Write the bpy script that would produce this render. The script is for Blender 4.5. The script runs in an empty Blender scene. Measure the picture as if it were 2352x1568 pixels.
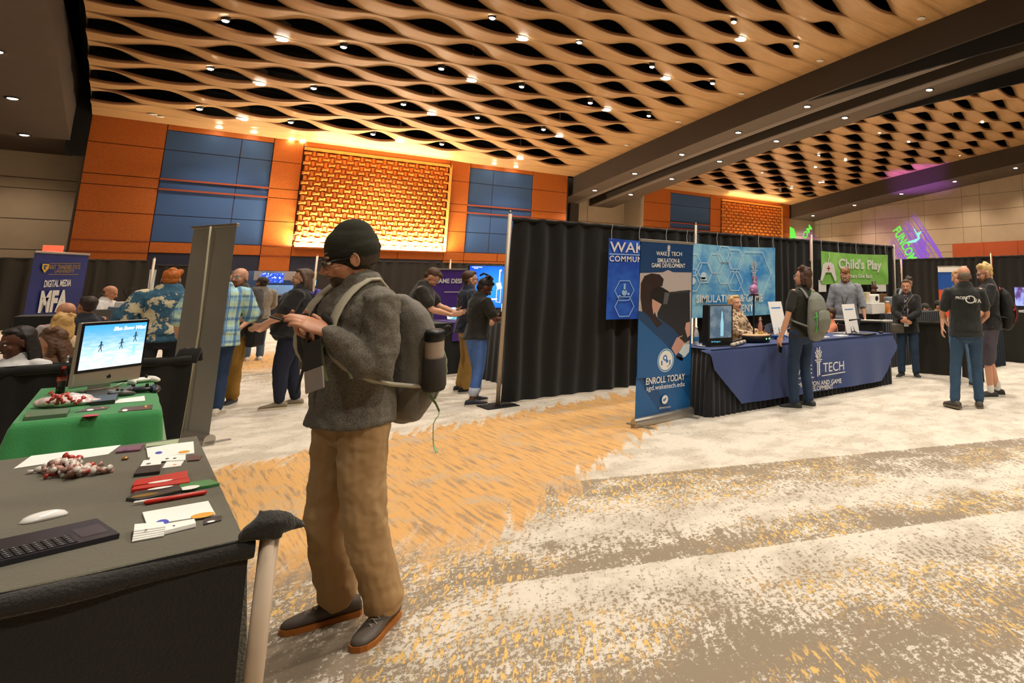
import bpy, math, random
import numpy as np
from math import sin, cos, pi, radians, sqrt, atan2, hypot
from mathutils import Vector, Matrix, noise

SC = bpy.context.scene
COL = SC.collection

# ------------------------------------------------------------------ camera
H = 1.5
FOC, CX, CY = 1460.68, 1761.89, 416.4           # focal length and optical centre in pixels of the 2352x1568 frame
YAW, PIT = radians(44.8134), radians(9.3113)
fwd = np.array([sin(YAW)*cos(PIT), cos(YAW)*cos(PIT), sin(PIT)])
rgt = np.array([cos(YAW), -sin(YAW), 0.0])
upv = np.cross(rgt, fwd)
CM = np.array([rgt, -upv, fwd])
cam = bpy.data.cameras.new('camera')
camo = bpy.data.objects.new('camera', cam); COL.objects.link(camo)
cam.sensor_width = 36; cam.sensor_fit = 'HORIZONTAL'; cam.lens = FOC/2352*36
cam.shift_x = (1176-CX)/2352; cam.shift_y = (CY-784)/2352
cam.clip_end = 200
mw = Matrix.Identity(4)
for i in range(3):
    mw[i][0] = rgt[i]; mw[i][1] = upv[i]; mw[i][2] = -fwd[i]
mw[2][3] = H
camo.matrix_world = mw
SC.camera = camo

def at(px, py, z=0.0):
    """world point at height z seen at a pixel of the photograph"""
    r = CM.T @ np.array([(px-CX)/FOC, (py-CY)/FOC, 1.0]); t = (z-H)/r[2]
    return Vector((r[0]*t, r[1]*t, z))
def aty(px, py, y):
    r = CM.T @ np.array([(px-CX)/FOC, (py-CY)/FOC, 1.0]); t = y/r[1]
    return Vector((r[0]*t, y, H+r[2]*t))
def atx(px, py, x):
    r = CM.T @ np.array([(px-CX)/FOC, (py-CY)/FOC, 1.0]); t = x/r[0]
    return Vector((x, r[1]*t, H+r[2]*t))
def atr(px, py, R):
    """world point at horizontal distance R"""
    r = CM.T @ np.array([(px-CX)/FOC, (py-CY)/FOC, 1.0]); t = R/hypot(r[0], r[1])
    return Vector((r[0]*t, r[1]*t, H+r[2]*t))

# ------------------------------------------------------------------ view + world
vs = SC.view_settings
vs.view_transform = 'Standard'; vs.look = 'None'; vs.gamma = 1.0; vs.use_curve_mapping = False
vs.exposure = 1.12
W = bpy.data.worlds.new('world'); SC.world = W; W.use_nodes = True
W.node_tree.nodes['Background'].inputs[0].default_value = (1.0, .86, .68, 1)
W.node_tree.nodes['Background'].inputs[1].default_value = 0.35
SC.cycles.max_bounces = 5; SC.cycles.diffuse_bounces = 3; SC.cycles.glossy_bounces = 2
SC.cycles.transmission_bounces = 4; SC.cycles.transparent_max_bounces = 8
SC.cycles.sample_clamp_indirect = 4.0
SC.cycles.use_denoising = True
SC.cycles.use_adaptive_sampling = True; SC.cycles.adaptive_threshold = 0.02
SC.cycles.caustics_reflective = False; SC.cycles.caustics_refractive = False

P_SOFFIT, P_LOWBAY, P_SPOT, P_COVE = 620.0, 420.0, 60.0, 260.0
WARM = (1.0, .83, .62); NEUT = (1.0, .90, .77)

def lamp(kind, loc, power, color=WARM, size=.25, spot=None, blend=.6, rot=(0, 0, 0), size_y=None, parent=None, shadow=True):
    d = bpy.data.lights.new(kind.lower()+'_light', kind); d.energy = power; d.color = color
    if kind == 'AREA':
        d.size = size
        if size_y: d.shape = 'RECTANGLE'; d.size_y = size_y
        else: d.shape = 'DISK'
    else: d.shadow_soft_size = size
    if spot: d.spot_size = radians(spot); d.spot_blend = blend
    o = bpy.data.objects.new(kind.lower()+'_light', d); COL.objects.link(o)
    o.location = loc; o.rotation_euler = rot
    if parent: o.parent = parent
    return o

# ------------------------------------------------------------------ materials
def lin(c):
    if isinstance(c, str):
        c = [int(c[i:i+2], 16)/255 for i in (0, 2, 4)]
        return tuple((x/12.92 if x <= .04045 else ((x+.055)/1.055)**2.4) for x in c)
    return tuple(c)
MC = {}
def mat(name, color='808080', rough=.6, metal=0, emit=0, emit_color=None, alpha=1, bump=0, bscale=40, var=0, vscale=8, sheen=0, trans=0, spec=.5, sub=0):
    if name in MC: return MC[name]
    m = bpy.data.materials.new(name); m.use_nodes = True; nt = m.node_tree; b = nt.nodes['Principled BSDF']
    c = lin(color)
    b.inputs['Base Color'].default_value = (*c, 1); b.inputs['Roughness'].default_value = rough
    b.inputs['Metallic'].default_value = metal; b.inputs['Alpha'].default_value = alpha
    b.inputs['Specular IOR Level'].default_value = spec
    if sheen: b.inputs['Sheen Weight'].default_value = sheen
    if trans: b.inputs['Transmission Weight'].default_value = trans
    if sub:
        b.inputs['Subsurface Weight'].default_value = sub; b.inputs['Subsurface Radius'].default_value = (.02, .008, .004); b.inputs['Subsurface Scale'].default_value = .5
    if emit:
        b.inputs['Emission Color'].default_value = (*lin(emit_color or color), 1); b.inputs['Emission Strength'].default_value = emit
    if bump or var:
        tc = nt.nodes.new('ShaderNodeTexCoord')
    if bump:
        n = nt.nodes.new('ShaderNodeTexNoise'); n.inputs['Scale'].default_value = bscale; n.inputs['Detail'].default_value = 3
        bp = nt.nodes.new('ShaderNodeBump'); bp.inputs['Strength'].default_value = bump; bp.inputs['Distance'].default_value = .01
        nt.links.new(tc.outputs['Object'], n.inputs['Vector']); nt.links.new(n.outputs['Fac'], bp.inputs['Height']); nt.links.new(bp.outputs['Normal'], b.inputs['Normal'])
    if var:
        n = nt.nodes.new('ShaderNodeTexNoise'); n.inputs['Scale'].default_value = vscale; n.inputs['Detail'].default_value = 4
        r = nt.nodes.new('ShaderNodeMapRange'); r.inputs[3].default_value = 1-var; r.inputs[4].default_value = 1+var; r.inputs[1].default_value = .3; r.inputs[2].default_value = .7
        mx = nt.nodes.new('ShaderNodeMix'); mx.data_type = 'RGBA'; mx.blend_type = 'MULTIPLY'; mx.inputs[0].default_value = 1
        mx.inputs[6].default_value = (*c, 1)
        nt.links.new(tc.outputs['Object'], n.inputs['Vector']); nt.links.new(n.outputs['Fac'], r.inputs[0]); nt.links.new(r.outputs[0], mx.inputs[7])
        nt.links.new(mx.outputs[2], b.inputs['Base Color'])
    MC[name] = m
    return m

class NT:
    """tiny node graph helper"""
    def __init__(s, name, rough=.7):
        s.m = bpy.data.materials.new(name); s.m.use_nodes = True; s.t = s.m.node_tree; s.b = s.t.nodes['Principled BSDF']
        s.b.inputs['Roughness'].default_value = rough; MC[name] = s.m
        s.tc = s.t.nodes.new('ShaderNodeTexCoord')
    def set(s, sock, v):
        if hasattr(v, 'is_output'): s.t.links.new(v, sock)
        elif v is not None: sock.default_value = v
    def math(s, op, a, b=None, clamp=False, c=None):
        n = s.t.nodes.new('ShaderNodeMath'); n.operation = op; n.use_clamp = clamp
        s.set(n.inputs[0], a); s.set(n.inputs[1], b)
        if c is not None: s.set(n.inputs[2], c)
        return n.outputs[0]
    def noise(s, vec, scale, detail=2, rough=.5, out='Fac'):
        n = s.t.nodes.new('ShaderNodeTexNoise'); s.set(n.inputs['Vector'], vec); n.inputs['Scale'].default_value = scale
        n.inputs['Detail'].default_value = detail; n.inputs['Roughness'].default_value = rough
        return n.outputs[out]
    def sep(s, vec):
        n = s.t.nodes.new('ShaderNodeSeparateXYZ'); s.set(n.inputs[0], vec); return n.outputs
    def comb(s, x, y, z=0.0):
        n = s.t.nodes.new('ShaderNodeCombineXYZ'); s.set(n.inputs[0], x); s.set(n.inputs[1], y); s.set(n.inputs[2], z); return n.outputs[0]
    def mix(s, f, a, b, mode='MIX'):
        n = s.t.nodes.new('ShaderNodeMix'); n.data_type = 'RGBA'; n.blend_type = mode
        s.set(n.inputs[0], f); s.set(n.inputs[6], (*lin(a), 1) if isinstance(a, (str, tuple)) else a); s.set(n.inputs[7], (*lin(b), 1) if isinstance(b, (str, tuple)) else b)
        return n.outputs[2]
    def ss(s, x, lo, hi):
        n = s.t.nodes.new('ShaderNodeMapRange'); n.interpolation_type = 'SMOOTHSTEP'
        s.set(n.inputs[0], x); s.set(n.inputs[1], lo); s.set(n.inputs[2], hi); return n.outputs[0]
    def color(s, c): s.t.links.new(c, s.b.inputs['Base Color']); return s.m
    def bump(s, h, strength=.3, dist=.01):
        n = s.t.nodes.new('ShaderNodeBump'); n.inputs['Strength'].default_value = strength; n.inputs['Distance'].default_value = dist
        s.set(n.inputs['Height'], h); s.t.links.new(n.outputs[0], s.b.inputs['Normal'])

# carpet: diagonal bands with woven streaks, an orange field, speckles
n = NT('carpet', .95)
ox = n.sep(n.tc.outputs['Object']); X, Y = ox[0], ox[1]
u = n.math('ADD', n.math('MULTIPLY', X, .43), n.math('MULTIPLY', Y, .903))
v = n.math('SUBTRACT', n.math('MULTIPLY', X, .903), n.math('MULTIPLY', Y, .43))
st = n.comb(n.math('MULTIPLY', v, 7.0), n.math('MULTIPLY', u, .9))            # streaks run along u
streak = n.noise(st, 1.6, 4, .6)
fine = n.noise(n.comb(n.math('MULTIPLY', v, 30.0), n.math('MULTIPLY', u, 7.0)), 1.4, 3, .7)
speck = n.noise(n.tc.outputs['Object'], 34, 5, .8)
blot = n.noise(n.tc.outputs['Object'], 2.6, 4, .65)
edge = n.math('MULTIPLY', n.math('SUBTRACT', streak, .5), 1.0)
# dark bands
bandA = n.math('MULTIPLY', n.ss(u, 4.15, 5.35), n.math('SUBTRACT', 1.0, n.ss(u, 5.44, 5.48)))
bandB = n.math('MULTIPLY', n.ss(u, 3.76, 3.80), n.math('SUBTRACT', 1.0, n.ss(n.math('ADD', u, edge), 3.85, 4.5)))
bandC = n.math('SUBTRACT', 1.0, n.ss(n.math('ADD', u, n.math('MULTIPLY', blot, .8)), 2.9, 4.5))
bandC = n.math('MULTIPLY', bandC, n.math('SUBTRACT', 1.0, n.ss(u, 3.74, 3.80)))
farA = n.math('MULTIPLY', n.ss(u, 11.0, 14.0), n.math('SUBTRACT', 1.0, n.ss(u, 14.0, 14.1)))
dark = n.math('MAXIMUM', n.math('MAXIMUM', bandA, bandB), n.math('MAXIMUM', bandC, n.math('MULTIPLY', farA, .6)))
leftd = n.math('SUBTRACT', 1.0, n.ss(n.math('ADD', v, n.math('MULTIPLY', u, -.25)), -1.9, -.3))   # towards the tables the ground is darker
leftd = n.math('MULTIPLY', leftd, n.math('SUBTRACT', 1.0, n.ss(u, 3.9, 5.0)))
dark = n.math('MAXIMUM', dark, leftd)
spk = n.math('ADD', n.math('MULTIPLY', n.math('SUBTRACT', speck, .5), 1.9), n.math('MULTIPLY', n.math('SUBTRACT', blot, .5), n.math('ADD', .35, dark)))
spk = n.math('ADD', spk, n.math('MULTIPLY', n.math('SUBTRACT', fine, .5), 1.2))
thr = n.math('ADD', n.math('MULTIPLY', dark, .62), n.math('ADD', n.math('MULTIPLY', spk, 1.35), -.04))
taupe = n.ss(thr, .20, .44)
c0 = n.mix(n.ss(blot, .42, .62), 'd2c9ba', 'bcb2a2')
c1 = n.mix(taupe, c0, '8a7c69')
gold = n.math('MULTIPLY', n.ss(fine, .53, .60), n.math('MULTIPLY', n.ss(n.math('ADD', dark, n.math('MULTIPLY', blot, .7)), .62, .9), n.ss(n.noise(n.tc.outputs['Object'], 1.1, 2), .42, .56)))
c2 = n.mix(gold, c1, 'dcb36a')
# orange field
rt = n.math('SUBTRACT', n.math('ADD', n.math('MULTIPLY', n.math('SUBTRACT', u, 5.0), .52), .1), v)   # >0 inside
rt = n.ss(n.math('ADD', rt, n.math('MULTIPLY', edge, 1.5)), -.12, .10)
tp = n.math('SUBTRACT', n.math('ADD', n.math('MULTIPLY', n.math('ADD', v, 1.0), .75), 7.9), u)
tp = n.ss(n.math('ADD', tp, n.math('MULTIPLY', edge, 2.2)), -.15, .2)
lo = n.ss(n.math('ADD', u, n.math('MULTIPLY', edge, 2.4)), 3.8, 4.9)
orr = n.math('MULTIPLY', n.math('MULTIPLY', rt, tp), lo)
far_o = n.math('MULTIPLY', n.math('MULTIPLY', n.ss(Y, 14.0, 15.5), n.math('SUBTRACT', 1.0, n.ss(Y, 17.5, 19.5))), n.math('MULTIPLY', n.ss(X, -1.5, -.5), n.math('SUBTRACT', 1.0, n.ss(X, 2.6, 3.4))))
orr = n.math('MAXIMUM', orr, far_o)
lines = n.noise(n.comb(n.math('MULTIPLY', X, 22.0), n.math('MULTIPLY', Y, 1.4)), 1.5, 3, .7)
oc = n.mix(n.ss(lines, .48, .66), 'cf9f60', '9c8060')
oc = n.mix(n.ss(n.math('MULTIPLY', speck, blot), .27, .36), oc, 'b0a08a')
n.color(n.mix(orr, c2, oc)); n.bump(speck, .25, .006)
CARPET = n.m

def wood(name, c1, c2, sx=.6, sy=14, rough=.45):
    n = NT(name, rough)
    o = n.sep(n.tc.outputs['Object'])
    vec = n.comb(n.math('MULTIPLY', o[0], sx), n.math('MULTIPLY', o[1], sy), n.math('MULTIPLY', o[2], sx if sy > 1 else 1))
    g = n.noise(vec, 2.2, 4, .6)
    n.color(n.mix(n.ss(g, .3, .72), c1, c2)); n.b.inputs['Specular IOR Level'].default_value = .35
    return n.m
M_CEIL = wood('ceiling_veneer', 'b28c60', '9e784c', .5, 9)
M_CEDGE = mat('ply_edge', '7a5232', .7)
M_WOOD = wood('orange_veneer', 'ae5f22', '9c511a', 9, 9, .5)
M_WOOD2 = mat('red_orange_panel', 'a2481f', .6, var=.08, vscale=1)
M_SEAM = mat('seam_shadow_gap', '3a1c0c', .9)
M_WEAVE = mat('weave_panel', 'c97a2e', .55, var=.18, vscale=3)
M_BLUE = mat('blue_fabric_panel', '31507e', .9, bump=.1, bscale=90)
M_RAIL = mat('rail_red_brown', '8a4026', .4)
M_BEIGE = mat('beige_wall_panel', 'a3917a', .85, var=.04, vscale=2)
M_DARK = mat('dark_bulkhead', '33291f', .75, var=.06, vscale=2)
M_DARK2 = mat('dark_soffit', '4a3d31', .75, var=.06, vscale=2)
M_TRACK = mat('track_grey', '8a8078', .5)
M_VOID = mat('black_void', '060606', .95)
M_PIPE = mat('dark_steel', '1d1d1f', .5, metal=.6)
M_LAMP = mat('lamp_glow', 'ffffff', .5, emit=28, emit_color=(1, .82, .58))
M_LAMPW = mat('pendant_glow', 'ffffff', .5, emit=16, emit_color=(1, .95, .84))
for _m in (M_LAMP, M_LAMPW): _m.cycles.emission_sampling = 'NONE'
M_STRIP = mat('strip_glow', 'ffffff', .5, emit=9, emit_color=(1, .72, .36))
M_TRIM = mat('white_trim', 'c9c2b6', .5)
M_BLACKM = mat('black_metal', '121212', .45)
M_ALU = mat('aluminium', 'b8b4ac', .35, metal=.85)
M_POLE = mat('pale_pole', 'b9ac98', .45, metal=.3)
M_TAN = mat('tan_painted_pole', 'c9b49c', .55, var=.06, vscale=14)
M_DRAPE = mat('black_drape', '0e0d0a', .9, sheen=.12, bump=.3, bscale=160)
M_DRAPE2 = mat('black_tablecloth', '1b1a14', .8, sheen=.3, bump=.5, bscale=120)
M_NAVYSK = mat('navy_skirt', '10151f', .85, sheen=.2)
M_NAVY = mat('navy_cloth', '2b4078', .85, sheen=.3, bump=.3, bscale=150)
M_GREEN = mat('green_cloth', '2f8a48', .8, sheen=.3, bump=.2, bscale=100)
M_WHITE = mat('white_matte', 'e8e6e0', .6)
M_PAPER = mat('paper_white', 'f2f0ea', .6)
M_RED = mat('red_gloss', 'c4281e', .4)
M_SCREEN_DK = mat('dark_glass', '0c0d10', .12)

# ------------------------------------------------------------------ object helpers
def tag(o, label=None, cat=None, group=None, kind=None):
    if label: o['label'] = label
    if cat: o['category'] = cat
    if group: o['group'] = group
    if kind: o['kind'] = kind
    return o
def thing(name, label, cat, loc=(0, 0, 0), rz=0.0, group=None):
    o = bpy.data.objects.new(name, None); COL.objects.link(o)
    o.location = loc; o.rotation_euler = (0, 0, rz); o.empty_display_size = .1
    return tag(o, label, cat, group)
def copy_tree(o, parent=None):
    c = o.copy(); COL.objects.link(c)
    if parent: c.parent = parent
    for ch in [x for x in o.children]: copy_tree(ch, c)
    return c

class MB:
    def __init__(s): s.v = []; s.f = []; s.fm = []; s.ms = []; s.cur = 0
    def mat(s, m):
        if m not in s.ms: s.ms.append(m)
        s.cur = s.ms.index(m); return s
    def add(s, vs, fs):
        k = len(s.v); s.v += [tuple(v) for v in vs]
        for f in fs: s.f.append(tuple(i+k for i in f)); s.fm.append(s.cur)
        return s
    def box(s, x0, x1, y0, y1, z0, z1, M=None):
        vs = [Vector((x, y, z)) for z in (z0, z1) for y in (y0, y1) for x in (x0, x1)]
        if M is not None: vs = [M @ v for v in vs]
        return s.add(vs, [(0, 2, 3, 1), (4, 5, 7, 6), (0, 1, 5, 4), (2, 6, 7, 3), (0, 4, 6, 2), (1, 3, 7, 5)])
    def rbox(s, x0, x1, y0, y1, z0, z1, r=.01, M=None, n=3):
        """box with rounded vertical edges and a small top and bottom bevel"""
        r = min(r, (x1-x0)/2.01, (y1-y0)/2.01, (z1-z0)/2.01)
        rings = []
        for z, ins in ((z0, r*.6), (z0+r*.4, r*.12), (z0+r, 0), (z1-r, 0), (z1-r*.4, r*.12), (z1, r*.6)):
            ring = []
            for cx, cy, a0 in ((x1-r, y1-r, 0), (x0+r, y1-r, 90), (x0+r, y0+r, 180), (x1-r, y0+r, 270)):
                for k in range(n+1):
                    a = radians(a0+90*k/n); ring.append(Vector((cx+(r-ins)*cos(a), cy+(r-ins)*sin(a), z)))
            rings.append(ring)
        return s.loft(rings, True, M)
    def loft(s, rings, caps=True, M=None, closed=True):
        k = len(rings[0]); vs = [M @ Vector(p) if M is not None else p for r in rings for p in r]; fs = []
        for i in range(len(rings)-1):
            for j in range(k if closed else k-1):
                a = i*k+j; b = i*k+(j+1) % k; fs.append((a, b, b+k, a+k))
        if caps:
            fs.append(tuple(range(k-1, -1, -1))); fs.append(tuple((len(rings)-1)*k+j for j in range(k)))
        return s.add(vs, fs)
    def tube(s, pts, rad, n=10, xax=None, caps=True, sub=1, M=None, flat0=False):
        """round or oval tube along points, radii are numbers or (a,b) pairs; ends rounded"""
        P = [Vector(p) for p in pts]
        if not isinstance(rad, (list, tuple)) or (len(rad) == 2 and len(P) != 2): rad = [rad]*len(P)
        R = [(r, r) if not isinstance(r, (tuple, list)) else r for r in rad]
        if sub > 1:
            Q, RR = [], []
            for i in range(len(P)-1):
                p0, p1, p2, p3 = P[max(i-1, 0)], P[i], P[i+1], P[min(i+2, len(P)-1)]
                for k in range(sub):
                    t = k/sub
                    Q.append(.5*((2*p1)+(-p0+p2)*t+(2*p0-5*p1+4*p2-p3)*t*t+(-p0+3*p1-3*p2+p3)*t**3))
                    RR.append(tuple(R[i][q]*(1-t)+R[i+1][q]*t for q in (0, 1)))
            Q.append(P[-1]); RR.append(R[-1]); P, R = Q, RR
        if caps:   # rounded ends
            t0 = (P[0]-P[1]).normalized(); t1 = (P[-1]-P[-2]).normalized(); r0 = min(R[0]); r1 = min(R[-1])
            if flat0: r0 = .012
            P = [P[0]+t0*r0*.95, P[0]+t0*r0*.7]+P+[P[-1]+t1*r1*.7, P[-1]+t1*r1*.95]
            R = ([(R[0][0]*.9, R[0][1]*.9), (R[0][0]*.98, R[0][1]*.98)] if flat0 else [(R[0][0]*.25, R[0][1]*.25), (R[0][0]*.72, R[0][1]*.72)])+R+[(R[-1][0]*.72, R[-1][1]*.72), (R[-1][0]*.25, R[-1][1]*.25)]
        rings = []; prev = None
        for i, p in enumerate(P):
            t = (P[min(i+1, len(P)-1)]-P[max(i-1, 0)])
            t = t.normalized() if t.length > 1e-9 else Vector((0, 0, 1))
            if xax is not None: a = Vector(xax)
            elif prev is not None: a = prev
            else: a = Vector((1, 0, 0)) if abs(t.x) < .8 else Vector((0, 1, 0))
            a = (a-a.dot(t)*t)
            a = a.normalized() if a.length > 1e-6 else t.orthogonal().normalized()
            b = t.cross(a); prev = a
            rings.append([p+a*(R[i][0]*cos(2*pi*j/n))+b*(R[i][1]*sin(2*pi*j/n)) for j in range(n)])
        return s.loft(rings, True, M)
    def ell(s, c, r, n=14, m=9, M=None):
        c = Vector(c); r = (r, r, r) if not isinstance(r, (tuple, list)) else r
        rings = []
        for i in range(m+1):
            a = -pi/2+pi*(i+.001)/(m+.002); rings.append([c+Vector((r[0]*cos(a)*cos(2*pi*j/n), r[1]*cos(a)*sin(2*pi*j/n), r[2]*sin(a))) for j in range(n)])
        return s.loft(rings, True, M)
    def lathe(s, prof, n=20, c=(0, 0, 0), M=None):
        c = Vector(c)
        return s.loft([[c+Vector((r*cos(2*pi*j/n), r*sin(2*pi*j/n), z)) for j in range(n)] for r, z in prof], True, M)
    def prism(s, poly, z0, z1, M=None):
        a = [Vector((p[0], p[1], z0)) for p in poly]; b = [Vector((p[0], p[1], z1)) for p in poly]
        return s.loft([a, b], True, M)
    def grid(s, f, nu, nv):
        vs = [f(i/nu, j/nv) for j in range(nv+1) for i in range(nu+1)]
        return s.add(vs, [(j*(nu+1)+i, j*(nu+1)+i+1, (j+1)*(nu+1)+i+1, (j+1)*(nu+1)+i) for j in range(nv) for i in range(nu)])
    def build(s, name, m=None, parent=None, smooth=False, loc=None, rz=None, fix=True):
        me = bpy.data.meshes.new(name); me.from_pydata(s.v, [], s.f)
        for mm in ([m] if m is not None else s.ms): me.materials.append(mm)
        if m is None and s.fm: me.polygons.foreach_set('material_index', s.fm)
        if fix:
            import bmesh
            bm = bmesh.new(); bm.from_mesh(me); bmesh.ops.recalc_face_normals(bm, faces=bm.faces); bm.to_mesh(me); bm.free()
        if smooth: me.polygons.foreach_set('use_smooth', [True]*len(me.polygons))
        me.update()
        o = bpy.data.objects.new(name, me); COL.objects.link(o)
        if parent: o.parent = parent
        if loc is not None: o.location = loc
        if rz is not None: o.rotation_euler = (0, 0, rz)
        return o
def struct(o): o['kind'] = 'structure'; return o
TEX = {}
def displace(o, strength, scale):
    k = round(scale, 3)
    if k not in TEX:
        t = bpy.data.textures.new('folds', 'CLOUDS'); t.noise_scale = scale; t.noise_depth = 2; TEX[k] = t
    d = o.modifiers.new('folds', 'DISPLACE'); d.texture = TEX[k]; d.strength = strength; d.mid_level = .5; d.texture_coords = 'LOCAL'
def remesh(o, vox, smooth=4, disp=0, dscale=.12):
    r = o.modifiers.new('skin', 'REMESH'); r.mode = 'VOXEL'; r.voxel_size = vox; r.use_smooth_shade = True
    if smooth:
        s = o.modifiers.new('soft', 'SMOOTH'); s.factor = .5; s.iterations = smooth
    if disp: displace(o, disp, dscale)
    return o
def text(body, size, loc, rot, m, parent=None, align='CENTER', bold=0.0, name='lettering', sx=1.0, shear=0, space=1.0, mw=None, extr=.0006):
    c = bpy.data.curves.new(name, 'FONT'); c.body = body; c.size = size; c.align_x = align; c.align_y = 'CENTER'
    c.offset = bold; c.extrude = extr; c.shear = shear; c.space_character = space; c.resolution_u = 4
    c.materials.append(m)
    t_ = bpy.data.objects.new(name+'_curve', c); me = bpy.data.meshes.new_from_object(t_); bpy.data.objects.remove(t_)
    if not me.materials: me.materials.append(m)
    o = bpy.data.objects.new(name, me); COL.objects.link(o)
    o.location = loc; o.rotation_euler = rot; o.scale = (sx, 1, 1)
    if parent: o.parent = parent
    return o
def homog(src, dst):
    A = []; b = []
    for (x, y), (X, Y) in zip(src, dst):
        A.append([x, y, 1, 0, 0, 0, -x*X, -y*X]); b.append(X); A.append([0, 0, 0, x, y, 1, -x*Y, -y*Y]); b.append(Y)
    h = np.linalg.solve(np.array(A, float), np.array(b, float))
    return lambda x, y: ((h[0]*x+h[1]*y+h[2])/(h[6]*x+h[7]*y+1), (h[3]*x+h[4]*y+h[5])/(h[6]*x+h[7]*y+1))

# ------------------------------------------------------------------ room shell
def zs(y): t = 34.5-y; return 7.22+.119*t-.00105*t*t          # arched soffit of the ceiling beams
def zw(y): return zs(y)+1.12                                   # arched timber ceiling
YB, XR, XL, YN = 36.0, 41.85, -20.0, -9.0
o = MB().grid(lambda a, b: (XL+(XR+1-XL)*a, YN+(43-YN)*b, 0), 1, 1).build('floor', CARPET); struct(o)

def bay(name, x0, x1, cx0, flat_l, flat_r, y0, yend, cols, ph):
    """timber ceiling bay: strips across the room, slit between rows, edges bowed up and down so that the slits open"""
    L, D, hd = 2.95, 2.25, 1.125
    LEN = 1.02
    mb = MB()
    rows = []
    y = yend; k = 0
    while y > y0: rows.append((y, k % 2)); y -= hd; k += 1
    # rows[k] = slit line k (far to near)
    def win(x, par, wide=1.0):
        best = 0
        for c in range(-1, cols+2):
            xc = cx0+ph+L*c+(L/2 if par else 0)
            if xc < x0+flat_l*.2 or xc > x1-flat_r: continue
            lw = (LEN*1.45 if (xc-LEN < x0+2.0 and x < xc) else LEN)*wide*(1 if par == 0 else .88)
            d = abs(x-xc)/lw
            if d < 1: best = max(best, cos(d*pi/2)**1.6)
        return best
    nx = int((x1-x0)/.147); A, PB = .23, .18
    xs = [x0+(x1-x0)*i/nx for i in range(nx+1)]
    T = .11
    for k in range(len(rows)-1):
        yf, pf = rows[k]; yn, pn = rows[k+1]            # far and near slit of this strip
        first = k == 0
        NV = 5
        bot = []; top = []
        for i in range(NV+1):
            t = i/NV; rb = []; rt = []
            for x in xs:
                wn = win(x, pn, 1.42)*(1 if pn == 0 else .8); wf = 0 if first else win(x, pf)
                ya = yn-.10*wn+.04*win(x, pn); yb = yf-PB*wf
                yy = ya+(yb-ya)*t
                dz = -A*1.05*wn*(1-t)**1.4+A*wf*t**1.3
                z = zw(yy)+dz
                rb.append((x, yy, z)); rt.append((x, yy, z+T))
            bot.append(rb); top.append(rt)
        n1 = nx+1
        vs = [p for r in bot for p in r]+[p for r in top for p in r]; off = (NV+1)*n1
        fb = [(j*n1+i, j*n1+i+1, (j+1)*n1+i+1, (j+1)*n1+i) for j in range(NV) for i in range(nx)]
        ft = [(a+off, d+off, c+off, b+off) for a, b, c, d in fb]
        fe = [(i, i+off, i+1+off, i+1) for i in range(nx)]+[(NV*n1+i, NV*n1+i+1, NV*n1+i+1+off, NV*n1+i+off) for i in range(nx)]
        kk = len(mb.v); mb.v += vs
        for f in fb+ft: mb.f.append(tuple(q+kk for q in f)); mb.fm.append(0)
        for f in fe: mb.f.append(tuple(q+kk for q in f)); mb.fm.append(1)
    mb.ms = [M_CEIL, M_CEDGE]
    # flat margin at the far wall
    mb.mat(M_CEIL)
    mb.add([(x0, yend, zw(yend)), (x1, yend, zw(yend)), (x1, YB, zw(YB)), (x0, YB, zw(YB))], [(0, 1, 2, 3)])
    o = mb.build(name, None, None, True, fix=False); struct(o)
    return o
# slit rows pass y = 22.6 + 2.25 m (type one, x = 6.1 + 2.95 k) and half a row between them
bay('ceiling', -1.74, 18.88, 6.1-2.95*3, .5, 1.0, 3.0, 22.6+2.25*5+1.125, 8, 0)
bay('ceiling', 23.0, 39.18, 24.9, .5, .9, 6.0, 22.6+2.25*5+1.125, 6, .4)

# beams: dark faces, soffits with tracks
def arch(mb, x0, x1, f, y0=YN, y1=YB+2.5, n=22, zf=None):
    mb.grid(lambda a, b: (x0+(x1-x0)*a, y0+(y1-y0)*b, f(y0+(y1-y0)*b)), 1, n)
def face(mb, x, fa, fb, y0=YN, y1=YB+2.5, n=22):
    mb.grid(lambda a, b: (x, y0+(y1-y0)*b, fa(y0+(y1-y0)*b)*(1-a)+fb(y0+(y1-y0)*b)*a), 1, n)
mb = MB().mat(M_DARK)
zt = lambda y: zw(y)+.3
face(mb, 18.88, zs, zt); face(mb, 20.35, zs, lambda y: zs(y)+.9); face(mb, 21.3, zs, lambda y: zs(y)+.9); face(mb, 23.0, zs, zt)
arch(mb, 20.35, 21.3, lambda y: zs(y)+.9)
face(mb, 38.6, zs, zt); face(mb, -2.2, zs, lambda y: zs(y)+3.0); face(mb, -1.74, zw, lambda y: zw(y)+1.2)
mb.mat(M_DARK2); arch(mb, 18.88, 20.35, zs); arch(mb, 21.3, 23.0, zs); arch(mb, 38.6, XR, zs); arch(mb, XL, -2.2, zs)
struct(mb.build('ceiling', None, fix=False)).name = 'ceiling_beam'
mb = MB().mat(M_TRACK)
for xa in (20.0, 20.12, 20.24, 21.42, 21.54, 21.66): arch(mb, xa, xa+.05, lambda y: zs(y)-.012, n=30)
for xa in (-4.3, -4.42, -4.54, -4.66): arch(mb, xa, xa+.05, lambda y: zs(y)-.012, n=30)
struct(mb.build('trim_1', None, fix=False))
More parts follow.
